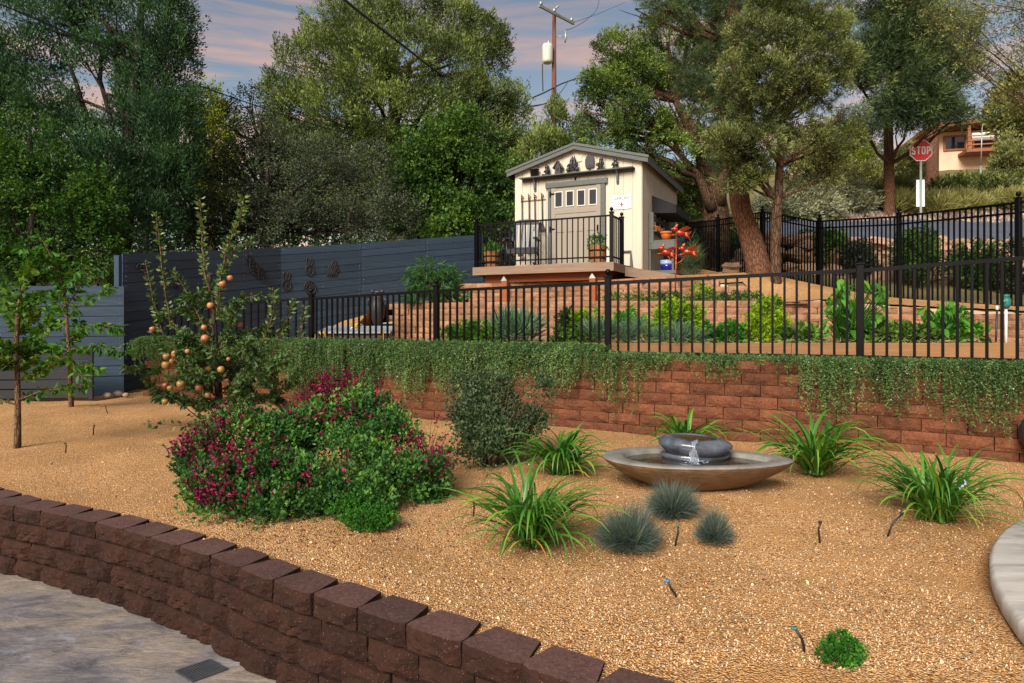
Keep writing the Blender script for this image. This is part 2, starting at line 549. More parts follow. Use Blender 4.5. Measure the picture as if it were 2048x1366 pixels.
# foliage
mat_leaf('lf_cypress', (0.0101, 0.0304, 0.0152), (0.0354, 0.0961, 0.0380), (0.0948, 0.1960, 0.0633))
mat_leaf('lf_vine', (0.0140, 0.0430, 0.0062), (0.0350, 0.0976, 0.0094), (0.1014, 0.1950, 0.0172))
mat_leaf('lf_yellow', (.10, .14, .012), (.22, .26, .02), (.38, .38, .04))
mat_leaf('lf_oak', (0.0238, 0.0340, 0.0204), (0.0638, 0.0850, 0.0493), (0.1530, 0.1827, 0.1020))
mat_leaf('lf_juniper', (0.0302, 0.0518, 0.0151), (0.1188, 0.1620, 0.0432), (0.3024, 0.3672, 0.0972))
mat_leaf('lf_broad', (0.0187, 0.0527, 0.0102), (0.0595, 0.1318, 0.0187), (0.1615, 0.2720, 0.0425))
mat_leaf('lf_alligator', (.018, .040, .010), (.095, .150, .028), (.26, .36, .07))
mat_leaf('lf_pine', (.022, .042, .018), (.075, .115, .042), (.19, .24, .08))
mat_leaf('lf_pinyon', (.030, .042, .014), (.125, .150, .046), (.32, .36, .12))
mat_leaf('lf_scrub', (0.0950, 0.1045, 0.0380), (0.2280, 0.2375, 0.0760), (0.3990, 0.3895, 0.1330))
mat_leaf('lf_sage', (.13, .14, .09), (.26, .27, .17), (.42, .42, .26))
mat_leaf('lf_drygrass', (.17, .17, .05), (.29, .28, .09), (.44, .40, .16))
mat_leaf('lf_rosemary', (.022, .055, .018), (.085, .165, .045), (.24, .35, .12))
mat_leaf('lf_salvia', (0.0139, 0.0545, 0.0139), (0.0446, 0.1386, 0.0277), (0.1485, 0.3069, 0.0495))
mat_leaf('fl_magenta', (0.0720, 0.0024, 0.0180), (0.2280, 0.0060, 0.0540), (0.3900, 0.0210, 0.1020), .2)
mat_leaf('lf_gray', (.024, .046, .020), (.062, .108, .045), (.15, .20, .09))
mat_leaf('lf_daylily', (0.0255, 0.1020, 0.0136), (0.0723, 0.2125, 0.0238), (0.2210, 0.3740, 0.0425), .3, .4, .5)
mat_leaf('lf_dead', (.30, .15, .03), (.55, .28, .04), (.65, .5, .12))
mat_leaf('lf_fescue', (0.0348, 0.0556, 0.0521), (0.0927, 0.1332, 0.1158), (0.2201, 0.2664, 0.1853))
mat_leaf('lf_apple', (0.0255, 0.0553, 0.0170), (0.0680, 0.1318, 0.0357), (0.2210, 0.2890, 0.0850), .3, .45, .4)
mat_leaf('lf_sapling', (0.0176, 0.0600, 0.0064), (0.0480, 0.1360, 0.0096), (0.2400, 0.2880, 0.0160), .35)
mat_leaf('lf_cherry', (.018, .075, .006), (.045, .15, .010), (.13, .27, .02), .35)
mat_leaf('lf_weeping', (0.0144, 0.0520, 0.0144), (0.0360, 0.1040, 0.0240), (0.0800, 0.1760, 0.0320))
mat_leaf('lf_lettuce', (0.0850, 0.1870, 0.0068), (0.2040, 0.3400, 0.0102), (0.3825, 0.5100, 0.0255), .35)
mat_leaf('lf_veg', (0.0270, 0.1170, 0.0108), (0.0675, 0.2340, 0.0198), (0.1800, 0.3960, 0.0405), .35)
mat_leaf('lf_leek', (.06, .14, .08), (.13, .24, .14), (.24, .36, .2))
mat_leaf('fl_yellow', (.55, .30, .01), (.75, .45, .01), (.75, .2, .01))
mat_leaf('twig', (.06, .045, .03), (.12, .09, .06), (.2, .16, .11), 0)
mat_leaf('straw', (.35, .26, .12), (.5, .4, .2), (.6, .5, .28))
mat_bark('bark_pine', (.22, .105, .058), (.13, .062, .036), (.085, .042, .026), 1.9)
mat_bark('bark_brown', (0.1440, 0.0828, 0.0468), (0.0792, 0.0432, 0.0252), (0.0216, 0.0130, 0.0086), 1.6)
mat_bark('bark_dark', (.055, .040, .032), (.028, .020, .016), (.01, .008, .007), 1.5)
mat_bark('bark_young', (.22, .13, .075), (.13, .075, .045), (.06, .035, .02), 4)

# ------------------------------------------------------------------ foliage engine
def unit(a):
    return a / np.maximum(np.linalg.norm(a, axis=-1, keepdims=True), 1e-9)
def rdir(n):
    return unit(NR.normal(size=(n, 3)))
def raw_mesh(name, verts, tris, tone, mat):
    me = bpy.data.meshes.new(name)
    nv, nf = len(verts), len(tris)
    me.vertices.add(nv)
    me.vertices.foreach_set('co', np.ascontiguousarray(verts, dtype=np.float32).ravel())
    me.loops.add(nf * 3)
    me.loops.foreach_set('vertex_index', np.ascontiguousarray(tris, dtype=np.int32).ravel())
    me.polygons.add(nf)
    me.polygons.foreach_set('loop_start', np.arange(0, nf * 3, 3, dtype=np.int32))
    me.update(calc_edges=True)
    at = me.attributes.new('tone', 'FLOAT', 'FACE')
    at.data.foreach_set('value', np.ascontiguousarray(tone, dtype=np.float32))
    me.materials.append(mat)
    return me
def leaves(name, pos, d, L, W, tone, mat, parent=None, fold=.25, side=None):
    """one folded leaf (two triangles) per row"""
    n = len(pos)
    L = np.broadcast_to(np.asarray(L, float).reshape(-1, 1), (n, 1)); W = np.broadcast_to(np.asarray(W, float).reshape(-1, 1), (n, 1))
    d = unit(d)
    s = unit(np.cross(d, rdir(n))) if side is None else unit(side)
    nm = np.cross(d, s)
    a = pos; t = pos + d * L
    r = pos + d * L * .45 + s * W * .5 + nm * W * fold
    l = pos + d * L * .45 - s * W * .5 + nm * W * fold
    V = np.stack([a, r, t, l], 1).reshape(-1, 3)
    b = np.arange(n)[:, None] * 4
    T = np.concatenate([b + [0, 1, 2], b + [0, 2, 3]], 1).reshape(-1, 3)
    tn = np.repeat(np.clip(tone, 0, 1), 2)
    me = raw_mesh(name, V, T, tn, mat)
    return link_mesh(name, me, parent)
def needles(name, pos, d, L, W, tone, mat, parent=None):
    n = len(pos)
    L = np.broadcast_to(np.asarray(L, float).reshape(-1, 1), (n, 1)); W = np.broadcast_to(np.asarray(W, float).reshape(-1, 1), (n, 1))
    d = unit(d); s = unit(np.cross(d, rdir(n)))
    V = np.stack([pos - s * W * .5, pos + s * W * .5, pos + d * L], 1).reshape(-1, 3)
    T = np.arange(n * 3).reshape(-1, 3)
    return link_mesh(name, raw_mesh(name, V, T, np.clip(tone, 0, 1), mat), parent)
def lump(p, k, seed=0.):
    """cheap smooth noise in 0..1 for clump-scale variation"""
    x, y, z = p[:, 0] * k + seed, p[:, 1] * k - seed * 1.7, p[:, 2] * k + seed * .6
    s = np.sin(x + 1.3 * np.sin(y * 1.1 + z)) + np.sin(1.7 * y + 1.1 * np.sin(z * 1.3 + x)) + np.sin(1.9 * z + 1.2 * np.sin(x * .9 - y)) + .6 * np.sin(3.7 * x - 2.9 * y + 3.1 * z)
    return np.clip(.5 + s / 5.2, 0, 1)
def blobs_px(lst, Y, dk=.9):
    """photo-sized lumps set at their own distances: (px, py, rx, ry[, extra depth])"""
    out = []
    for b in lst:
        yy = Y + (b[4] if len(b) > 4 else 0)
        c = P(b[0], b[1], yy)
        rx, rz = b[2] / F * yy, b[3] / F * yy
        out.append((np.array(c), np.array((rx, (rx + rz) * .5 * dk, rz))))
    return out
def tufts(blobs, n, shell=.55, gap=.0, gk=2.0, seed=1.):
    w = np.array([np.prod(r) ** (2 / 3) for c, r in blobs]); w /= w.sum()
    cnt = NR.multinomial(int(n * (1 + gap * 1.2)), w)
    P_, D_ = [], []
    for (c, r), k in zip(blobs, cnt):
        if k == 0: continue
        d = rdir(k)
        rad = (shell + (1 - shell) * NR.random((k, 1)) ** .6) * (1 + .14 * NR.normal(size=(k, 1)))
        # lobed surface
        lob = .82 + .36 * lump(d * 2.1 + c, 1.0, seed)[:, None]
        P_.append(c + d * r * rad * lob); D_.append(d)
    P_ = np.concatenate(P_); D_ = np.concatenate(D_)
    if gap > 0:
        keep = lump(P_, gk, seed) > gap * NR.uniform(.7, 1.3, len(P_)) * .85
        P_, D_ = P_[keep], D_[keep]
    return P_, D_
def crown(name, blobs, n_tuft, per, tr, L, W, mat, parent, up=.6, outw=.8, rand=.6, shell=.55, gap=.3, gk=2., seed=1., kind='leaf', flat=1.0, tshift=0.0):
    c, d = tufts(blobs, n_tuft, shell, gap, gk, seed)
    k = len(c)
    tt = .12 + .62 * lump(c, 1.5 * gk, seed + 5) + NR.normal(0, .15, k) + tshift
    axis = unit(d * outw + np.array((0, 0, up)) + rdir(k) * rand * .6)
    # brush-like tufts: leaves sit along the tuft's axis and splay from it
    s = NR.random((k, per, 1))
    off = NR.normal(size=(k, per, 3)) * (tr * .38) * (1.15 - s)
    off[..., 2] *= flat
    pos = c[:, None, :] + axis[:, None, :] * (s * tr * 1.6) + off
    dr = unit(axis[:, None, :] * .9 + unit(off) * .55 + rdir(k * per).reshape(k, per, 3) * rand)
    tone = tt[:, None] + (s[..., 0] - .5) * .18 + NR.normal(0, .11, (k, per))
    Lr = L * NR.uniform(.65, 1.25, k * per); Wr = W * NR.uniform(.7, 1.25, k * per)
    fn = leaves if kind == 'leaf' else needles
    o = fn(name, pos.reshape(-1, 3), dr.reshape(-1, 3), Lr, Wr, tone.reshape(-1), mat, parent)
    o['kind'] = 'stuff'
    return o
def wander(a, b, k, amp):
    a, b = Vector(a), Vector(b)
    L = (b - a).length
    pts = []
    for i in range(k + 1):
        t = i / k
        j = 0 if i in (0, k) else amp * L
        pts.append(a.lerp(b, t) + Vector((rnd.uniform(-j, j), rnd.uniform(-j, j), rnd.uniform(-j, j))))
    return pts
def limbs(parent, trunk_pts, trunk_r, blobs, mat, r0=.05, sub=5, lean=.35, name='limb'):
    """a limb from the trunk into each lump of the crown, with side branches"""
    tp = [Vector(p) for p in trunk_pts]
    for c, r in blobs:
        c = Vector(c)
        # leave the trunk below the lump
        best, bi = 1e9, 0
        for i, q in enumerate(tp):
            dd = (q - c).length + max(0, q.z - c.z + lean) * 3
            if dd < best: best, bi = dd, i
        a = tp[bi]
        mb = MB()
        mid = a.lerp(c, .5) + Vector((0, 0, -.12 * (c - a).length * .5))
        p1 = wander(a, mid, 3, .05)[:-1] + wander(mid, c, 3, .06)
        rr = [max(r0 * (1 - .8 * i / (len(p1) - 1)), .006) for i in range(len(p1))]
        mb.tube(p1, rr, 6, False)
        for k in range(sub):
            s = p1[rnd.randrange(2, len(p1))]
            d = Vector([rnd.gauss(0, 1) for _ in range(3)]).normalized()
            e_ = c + Vector((d.x * r[0], d.y * r[1], abs(d.z) * r[2] if rnd.random() < .7 else d.z * r[2])) * .8
            mb.tube(wander(s, e_, 4, .07), [r0 * .38, r0 * .3, r0 * .22, r0 * .14, r0 * .06], 4, False)
        mb.build(name, mat, parent)
def trunk(parent, pts, rad, mat, n=12, name='trunk'):
    # refine and roughen the line a little
    P2, R2 = [], []
    for i in range(len(pts) - 1):
        for k in range(4):
            t = k / 4
            P2.append(Vector(pts[i]).lerp(Vector(pts[i + 1]), t)); R2.append((rad[i] * (1 - t) + rad[i + 1] * t) * rnd.uniform(.96, 1.04))
    P2.append(Vector(pts[-1])); R2.append(rad[-1])
    # smooth
    Q = [P2[0]] + [(P2[i - 1] + P2[i] * 2 + P2[i + 1]) / 4 for i in range(1, len(P2) - 1)] + [P2[-1]]
    mb = MB(); mb.tube(Q, R2, n)
    return mb.build(name, mat, parent)

# ------------------------------------------------------------------ terrain
CP = [(2.7, 12, 1.8), (1.5, 12, 1.75), (0, 13.5, 1.75), (3.5, 11.3, 1.78), (3.2, 12, 1.85), (4.35, 11.5, 1.87), (4.27, 10.5, 1.64),
      (6.55, 8.4, 1.2), (6.44, 10.8, 1.37), (6.07, 12.8, 1.62), (5.63, 14.6, 2.06), (5.07, 16, 2.2), (4.5, 17, 2.35), (2.6, 17.5, 2.1),
      (4.5, 9.5, 1.34), (5.4, 9.1, 1.24), (6.3, 8.1, 1.14), (7.6, 6.4, 1.1), (3.8, 9.5, 1.31), (3.85, 9.9, 1.33), (4.15, 10.1, 1.42), (3.7, 10.75, 1.70), (2.4, 11.6, 1.76), (1.6, 12.4, 1.74), (-.9, 13.5, 1.66),
      (-1.9, 10.9, 1.3), (-2.5, 11.6, 1.25), (-3.2, 12.2, 1.05), (-3.9, 12.4, .85), (-1.3, 14.4, 1.6), (-2.6, 13.4, 1.3), (9, 9, 1.3), (12, 8, 1.3)]
for x in (7.5, 10.5, 15, 24, 40, 60):
    for y, z in ((11.2, 1.4), (13, 1.6), (15.9, 2.45), (16.4, 3.0), (19, 3.65), (22, 4.28), (23.6, 4.95), (29, 7.0), (37, 9.3), (50, 12.3), (80, 18), (140, 24)):
        CP.append((x * (1 + .01 * (y - 16)), y, z))
for x in (-60, -30, -14, -7, -1):
    for y, z in ((16.5, 1.5), (22, 2.0), (35, 3.2), (60, 6.0), (140, 13)):
        CP.append((x * (1 + .01 * (y - 16)), y, z))
CP = np.array(CP)
_d = np.linalg.norm(CP[:, None, :2] - CP[None, :, :2], axis=2)
_n = len(CP)
_A = np.zeros((_n + 3, _n + 3)); _A[:_n, :_n] = _d; _A[:_n, _n] = 1; _A[:_n, _n + 1:] = CP[:, :2]; _A[_n, :_n] = 1; _A[_n + 1:, :_n] = CP[:, :2].T
_w = np.linalg.solve(_A, np.concatenate([CP[:, 2], [0, 0, 0]]))
def hgt(x, y):
    x = np.asarray(x, float); y = np.asarray(y, float)
    q = np.stack([x.ravel(), y.ravel()], 1)
    d = np.linalg.norm(q[:, None] - CP[None, :, :2], axis=2)
    z = d @ _w[:_n] + _w[_n] + q @ _w[_n + 1:]
    return z.reshape(x.shape)
def hz(x, y): return float(hgt([x], [y])[0])

def grid_sheet(name, xs, ys, zf, mat, keep=None, label=None):
    X, Y = np.meshgrid(xs, ys)
    Z = zf(X, Y)
    V = np.stack([X, Y, Z], 2).reshape(-1, 3)
    nx, ny = len(xs), len(ys)
    i = np.arange((ny - 1) * (nx - 1)); r, c = i // (nx - 1), i % (nx - 1)
    Fq = np.stack([r * nx + c, r * nx + c + 1, (r + 1) * nx + c + 1, (r + 1) * nx + c], 1)
    if keep is not None:
        cx = (xs[c] + xs[c + 1]) / 2; cy_ = (ys[r] + ys[r + 1]) / 2
        Fq = Fq[keep(cx, cy_)]
    me = bpy.data.meshes.new(name)
    me.from_pydata(V.tolist(), [], Fq.tolist())
    me.polygons.foreach_set('use_smooth', [True] * len(Fq))
    me.materials.append(mat); me.update()
    o = link_mesh(name, me)
    o['kind'] = 'structure'
    return o
def poly_interp(pts, x):
    xs = np.array([p[0] for p in pts]); ys = np.array([p[1] for p in pts])
    return np.interp(x, xs, ys)

# plan lines
FRONT = [(-5.6, 5.5), (-4.6, 4.76), (-3.7, 4.15), (-2.90, 3.66), (-2.49, 3.47), (-2.05, 3.26), (-1.65, 3.03), (-1.27, 2.79), (-1.07, 2.64), (-.85, 2.49), (-.656, 2.37), (-.45, 2.24), (-.245, 2.11), (-.03, 1.97), (.19, 1.82), (.6, 1.56), (1.2, 1.2)]
REDW = [(-5.15, 9.1), (-4.1, 8.75), (-3.0, 8.27), (-2.0, 7.74), (-1.13, 7.2), (-.4, 6.85), (.38, 6.5), (1.3, 6.0), (2.08, 5.69), (3.07, 5.21), (3.77, 4.79), (4.6, 4.3), (5.6, 3.7)]
PATIO_Z = -.35
WT = .70      # terrace level behind the red wall

und = lambda X, Y: .012 * np.sin(X * 2.1 + 1.2 * np.sin(Y * 1.3)) + .01 * np.sin(Y * 3.3 + X) + .004 * np.sin(X * 9 + Y * 7)
rs = np.random.RandomState(3)
def gz(X, Y): return und(X, Y) - .012
xs = np.arange(-8.5, 8.0, .055); ys = np.arange(1.0, 9.9, .055)
grid_sheet('gravel_bed', xs, ys, gz, MATS['gravel'],
           keep=lambda cx, cy_: (cy_ > poly_interp(FRONT, cx) + .05) & (cx < 7) & ((cx < -5) | (cy_ < poly_interp(REDW, cx) + .12)))
grid_sheet('patio', np.array([-14, -6, -2, 2, 8.]), np.array([-12, -4, 0, 2, 4, 8.]), lambda X, Y: X * 0 + PATIO_Z, MATS['patio'],
           keep=lambda cx, cy_: cx > -99)
# middle terrace
xs = np.arange(-5.4, 9, .2); ys = np.arange(3.4, 11.6, .2)
grid_sheet('terrace_ground', xs, ys, lambda X, Y: X * 0 + WT - .03 + .01 * np.sin(X * 5 + Y * 3), MATS['terrace_soil'],
           keep=lambda cx, cy_: (cy_ > poly_interp([(p[0], p[1] + .12) for p in REDW], cx)) & (cx > -5.15 + np.clip((cy_ - 9.1) * .4, 0, 5)))

W1 = [(-2.1, 11.0), (-1.2, 10.3), (-.49, 9.9), (.6, 9.5), (1.62, 9.3), (2.5, 9.22), (3.37, 9.2), (4.45, 9.35), (5.2, 9.1), (5.8, 8.6), (6.4, 7.9), (7.1, 6.9), (7.8, 5.6)]
W2 = [(-1.05, 13.2), (0, 12.95), (.9, 12.6), (1.6, 12.1), (2.2, 11.4), (2.8, 10.9), (3.5, 10.45), (3.95, 10.4)]
STRIP = 1.33
xs = np.arange(-2.2, 4.6, .1); ys = np.arange(9.1, 13.6, .1)
grid_sheet('upper_terrace_ground', xs, ys, lambda X, Y: X * 0 + STRIP - .03 + .01 * np.sin(X * 6) * np.sin(Y * 5), MATS['terrace_soil'],
           keep=lambda cx, cy_: (cy_ > poly_interp(W1, cx) + .1) & (cx < 4.2))
# upper slope and the hills, one sheet to the horizon
a = np.concatenate([np.arange(-6, 9, .25), np.arange(9, 30, 1.2), np.arange(30, 200, 9.)])
a = np.concatenate([-np.arange(200, 20, -12.)[:-1], np.arange(-20, -6, 1.), a])
b_ = np.concatenate([np.arange(6.0, 24, .25), np.arange(24, 50, 1.2), np.arange(50, 260, 10.)])
def upper_keep(cx, cy_):
    k = np.ones_like(cx, bool)
    inner = (cx > -1.05) & (cx < 3.8)
    k &= ~(inner & (cy_ < poly_interp(W2, cx) + .12))
    k &= ~((cx >= 3.8) & (cx < 8) & (cy_ < poly_interp(W1, cx) + .04))
    k &= ~((cx <= -1.05) & (cx > -2.1) & (cy_ < poly_interp(W1, cx) + .1))
    k &= ~((cx <= -2.1) & (cy_ < 11.2 + (cx + 2.1) * -.45)) | (cx < -30)
    k &= ~((cx < -5.2) & (cy_ < 12.5))
    k &= ~((cx > -5.6) & (cx < -1.0) & (cy_ < np.interp(cx, [-5.6, -4, -3.37, -2.78, -2.2, -.9], [10., 12.6, 13.3, 13.9, 14.4, 15.5])))
    return k
grid_sheet('hillside', a, b_, lambda X, Y: hgt(X, Y) + np.where(Y > 24, .25 * np.sin(X * .7) * np.sin(Y * .5), 0), MATS['hill_ground'], keep=upper_keep)
# the gravel laid over the upper slope inside the fence
FF = [(7.6, 6.3), (6.55, 8.4), (6.44, 10.8), (6.07, 12.8), (5.63, 14.6), (5.07, 16.0), (4.5, 17.0)]
xs = np.arange(-2.0, 7.6, .12); ys = np.arange(6.4, 17, .12)
ffx = lambda y: np.interp(y, [p[1] for p in FF], [p[0] for p in FF])
grid_sheet('upper_gravel', xs, ys, lambda X, Y: hgt(X, Y) + .03, MATS['gravel'],
           keep=lambda cx, cy_: upper_keep(cx, cy_) & (cx < ffx(cy_) + .25) & (cx > -1.15))

# low ground beyond the lower fence
grid_sheet('back_ground', np.arange(-60, -4.6, 2.), np.arange(9.2, 20, 1.), lambda X, Y: X * 0 - .06 + np.clip(Y - 11, 0, 9) * .18, MATS['hill_ground'])
grid_sheet('base_ground', np.arange(-300, 301, 60.), np.arange(-300, 301, 60.), lambda X, Y: X * 0 - .6, MATS['hill_ground'])

MFX = [-5.4, -4, -3.37, -2.78, -2.2, -.9]
mfy = lambda x: np.interp(x, MFX, [10., 12.4, 13.1, 13.7, 14.2, 15.3])
mfz = lambda x: np.interp(x, [-5.4, -4, -3.8, -3.37, -2.78, -2.2, -.9], [.55, .64, .76, 1.05, 1.24, 1.42, 1.66])
def mound_z(X, Y):
    fl = np.interp(X, [-2.75, -2.1], [WT - .02, STRIP])
    t = np.clip((Y - 10.2) / np.maximum(mfy(X) - 10.2, .1), 0, 1)
    return fl + (mfz(X) - fl) * t ** 2.2 + .012 * np.sin(X * 7) * np.sin(Y * 6)
grid_sheet('gravel_mound', np.arange(-5.3, -.9, .08), np.arange(9.6, 15.6, .08), mound_z, MATS['gravel'],
           keep=lambda cx, cy_: (cy_ < mfy(cx) + .25) & ((cx < -2.15) & (cy_ > 10.2) | (cx >= -2.15) & (cy_ > poly_interp(W1, cx) + .06)))

# road across the hill
cl = [(60, 17.6), (30, 18.2), (18, 18.7), (12, 19.1), (8, 19.8), (4.5, 21.2), (0, 24), (-6, 29), (-14, 38)]
mb = MB()
pts = []
for i in range(len(cl) - 1):
    for k in range(8):
        t = k / 8
        pts.append((cl[i][0] * (1 - t) + cl[i + 1][0] * t, cl[i][1] * (1 - t) + cl[i + 1][1] * t))
rows = []
for i, (x, y) in enumerate(pts):
    x2, y2 = pts[min(i + 1, len(pts) - 1)]; x1, y1 = pts[max(i - 1, 0)]
    tx, ty = x2 - x1, y2 - y1; l = math.hypot(tx, ty); nx_, ny_ = ty / l, -tx / l
    rows.append([(x + nx_ * s, y + ny_ * s) for s in (-2.7, -1.8, -.9, 0, .9, 1.8, 2.7)])
RA = np.array(rows)
Zr = hgt(RA[..., 0], RA[..., 1]) + .10
vs_ = [(RA[i, j, 0], RA[i, j, 1], Zr[i, j]) for i in range(len(rows)) for j in range(7)]
mb.add(vs_, [(i * 7 + j, i * 7 + j + 1, i * 7 + 8 + j, i * 7 + 7 + j) for i in range(len(rows) - 1) for j in range(6)], True)
tag(mb.build('road', MATS['asphalt']), kind='structure')

# scattered loose stones over the near gravel (real pieces)
n = 26000
py = 700 + 640 * NR.random(n) ** .8
px = NR.uniform(-40, 2090, n)
Y = F * CZ / (py - HZ); X = (px - 1024) / F * Y
k = (Y > poly_interp(FRONT, X) + .16) & (Y < np.where(X < -5, 9.2, poly_interp(REDW, X) - .03)) & (((X - 3.99) ** 2 + (Y - 1.21) ** 2) > 2.55 ** 2)
X, Y = X[k], Y[k]; n = len(X)
sz = NR.uniform(.0022, .0052, n) * np.where(NR.random(n) < .012, 2.3, 1)
base = np.array([(1, 0, 0), (-.5, .87, 0), (-.5, -.87, 0), (0.1, .1, .9), (0, 0, -.6)])
ro = NR.uniform(0, 6.28, n)
cr, sr = np.cos(ro)[:, None], np.sin(ro)[:, None]
bb = base[None] * NR.uniform(.7, 1.35, (n, 5, 3))
VX = bb[..., 0] * cr - bb[..., 1] * sr; VY = bb[..., 0] * sr + bb[..., 1] * cr
V = np.stack([VX, VY, bb[..., 2]], 2) * sz[:, None, None] + np.stack([X, Y, gz(X, Y) + sz * .35], 1)[:, None, :]
T = (np.array([(0, 1, 3), (1, 2, 3), (2, 0, 3), (1, 0, 4), (2, 1, 4), (0, 2, 4)])[None] + (np.arange(n) * 5)[:, None, None]).reshape(-1, 3)
mat_leaf('stone_bits', (.24, .14, .08), (.58, .35, .17), (.80, .62, .42), 0, .9, .2)
o = link_mesh('gravel', raw_mesh('gravel', V.reshape(-1, 3), T, np.repeat(np.clip(NR.normal(.55, .25, n), 0, 1), 6), MATS['stone_bits']))
tag(o, 'loose tan gravel stones scattered over the garden bed', 'gravel', kind='stuff')

# ------------------------------------------------------------------ retaining walls of split-face blocks
def block_mesh(name, w, h, d, mat, seed, rough=.012, taper=.18, nx=5, nz=3, bevel=.006, mat2=None, bulge=.0):
    """split-face block: rough front at y=0 (facing -y), body tapering to the back; smooth top"""
    r = random.Random(seed)
    mb = MB()
    vs_ = []
    for k in range(nz + 1):
        for i in range(nx + 1):
            x = -w / 2 + w * i / nx; z = h * k / nz
            edge = (i in (0, nx)) or (k in (0, nz))
            y = r.uniform(-rough, rough * .3) if not edge else r.uniform(.2, .6) * rough
            if i in (0, nx): y += .012
            y -= bulge * (math.sin(math.pi * i / nx) * math.sin(math.pi * k / nz)) ** .5 if not edge else 0
            vs_.append((x + (0 if i in (0, nx) else r.uniform(-.3, .3) * w / nx * .5), y, z + (0 if k in (0, nz) else r.uniform(-.2, .2) * h / nz)))
    fs = []
    for k in range(nz):
        for i in range(nx):
            a_ = k * (nx + 1) + i
            if (i + k) % 2: fs += [(a_, a_ + 1, a_ + nx + 2), (a_, a_ + nx + 2, a_ + nx + 1)]
            else: fs += [(a_, a_ + 1, a_ + nx + 1), (a_ + 1, a_ + nx + 2, a_ + nx + 1)]
    mb.add(vs_, fs)
    w2 = w * (1 - taper)
    nb = len(vs_)
    back = [(-w2 / 2, d, 0), (w2 / 2, d, 0), (w2 / 2, d, h), (-w2 / 2, d, h), (-w / 2, d * .32, 0), (w / 2, d * .32, 0), (w / 2, d * .32, h), (-w / 2, d * .32, h)]
    mb.v += back
    t0 = nz * (nx + 1)
    B = [nb + i for i in range(8)]
    top = [t0 + i for i in range(nx + 1)] + [B[6], B[2], B[3], B[7]]
    bot = [nx - i for i in range(nx + 1)] + [B[4], B[0], B[1], B[5]]
    lft = [k * (nx + 1) for k in range(nz, -1, -1)] + [B[4], B[7]]
    lft = [k * (nx + 1) for k in range(nz + 1)][::-1] + [B[4], B[7]]
    rgt = [k * (nx + 1) + nx for k in range(nz + 1)] + [B[6], B[5]]
    for q in (top, bot, lft, rgt, (B[5], B[6], B[2], B[1]), (B[7], B[4], B[0], B[3]), (B[1], B[2], B[3], B[0])):
        mb.f.append(tuple(q)); mb.sm.append(False)
    me = mb.mesh(name, mat)
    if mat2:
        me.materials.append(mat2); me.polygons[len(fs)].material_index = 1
    return me

def arc(line):
    P_ = [Vector((p[0], p[1])) for p in line]
    # densify (Catmull-Rom)
    out = []
    for i in range(len(P_) - 1):
        p0 = P_[max(i - 1, 0)]; p1 = P_[i]; p2 = P_[i + 1]; p3 = P_[min(i + 2, len(P_) - 1)]
        for k in range(10):
            t = k / 10
            out.append(.5 * ((2 * p1) + (p2 - p0) * t + (2 * p0 - 5 * p1 + 4 * p2 - p3) * t * t + (3 * p1 - p0 - 3 * p2 + p3) * t ** 3))
    out.append(P_[-1])
    s = [0]
    for i in range(1, len(out)): s.append(s[-1] + (out[i] - out[i - 1]).length)
    def at(d):
        d = max(0, min(d, s[-1] - 1e-6))
        import bisect
        i = min(max(bisect.bisect_right(s, d) - 1, 0), len(out) - 2)
        t = (d - s[i]) / max(s[i + 1] - s[i], 1e-9)
        p = out[i].lerp(out[i + 1], t)
        q = out[i + 1] - out[i]
        return p, math.atan2(q.y, q.x)
    return at, s[-1]

def block_wall(name, line, z0, h, courses, w, d, mat, label, gap=.004, jit=.006, batter=.006, cap=None, capmat=None, topf=None, sdist=(0, 1), back=True, rough=.012, nx=5, nz=3, bulge=.006):
    root = empty(name, (line[0][0], line[0][1], z0), 0, label, 'retaining wall')
    inv = Vector((-line[0][0], -line[0][1], -z0))
    at, L = arc(line)
    var = [block_mesh('brick', w - gap, h - gap * .6, d, mat, 100 + i + int(w * 1000), rough, .16, nx, nz, bulge=bulge) for i in range(8)]
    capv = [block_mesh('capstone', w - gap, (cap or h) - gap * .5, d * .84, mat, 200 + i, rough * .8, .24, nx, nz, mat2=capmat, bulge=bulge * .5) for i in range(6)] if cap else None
    for c in range(courses):
        s = (w / 2 if c % 2 else 0) + rnd.uniform(-.03, .03) * w
        s += w * .5
        while s < L:
            p, a_ = at(s)
            zt = z0 + (c + 1) * h
            if topf is None or zt <= topf(p.x, p.y) + h * .5:
                off = (courses - 1 - c) * batter
                nx_, ny_ = math.sin(a_), -math.cos(a_)
                jj = rnd.uniform(-jit, jit)
                o = link_mesh('brick', rnd.choice(var), root, Vector((p.x + nx_ * (off + jj), p.y + ny_ * (off + jj), z0 + c * h)) + inv, (rnd.uniform(-.006, .006), rnd.uniform(-.006, .006), a_ + rnd.uniform(-.02, .02)))
            s += w
    if cap:
        s = w * .25
        while s < L:
            p, a_ = at(s)
            link_mesh('capstone', rnd.choice(capv), root, Vector((p.x, p.y, z0 + courses * h)) + inv, (rnd.uniform(-.012, .012), rnd.uniform(-.012, .012), a_ + rnd.uniform(-.05, .05)))
            s += w
    return root
# near brown wall, its caps level with the gravel
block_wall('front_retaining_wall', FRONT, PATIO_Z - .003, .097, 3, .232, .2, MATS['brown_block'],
           'low curved wall of dark brown split-face blocks edging the patio', gap=.005, jit=.006, batter=.010, cap=.085, capmat=MATS['brown_cap'], rough=.015, nx=7, nz=5, bulge=.016)
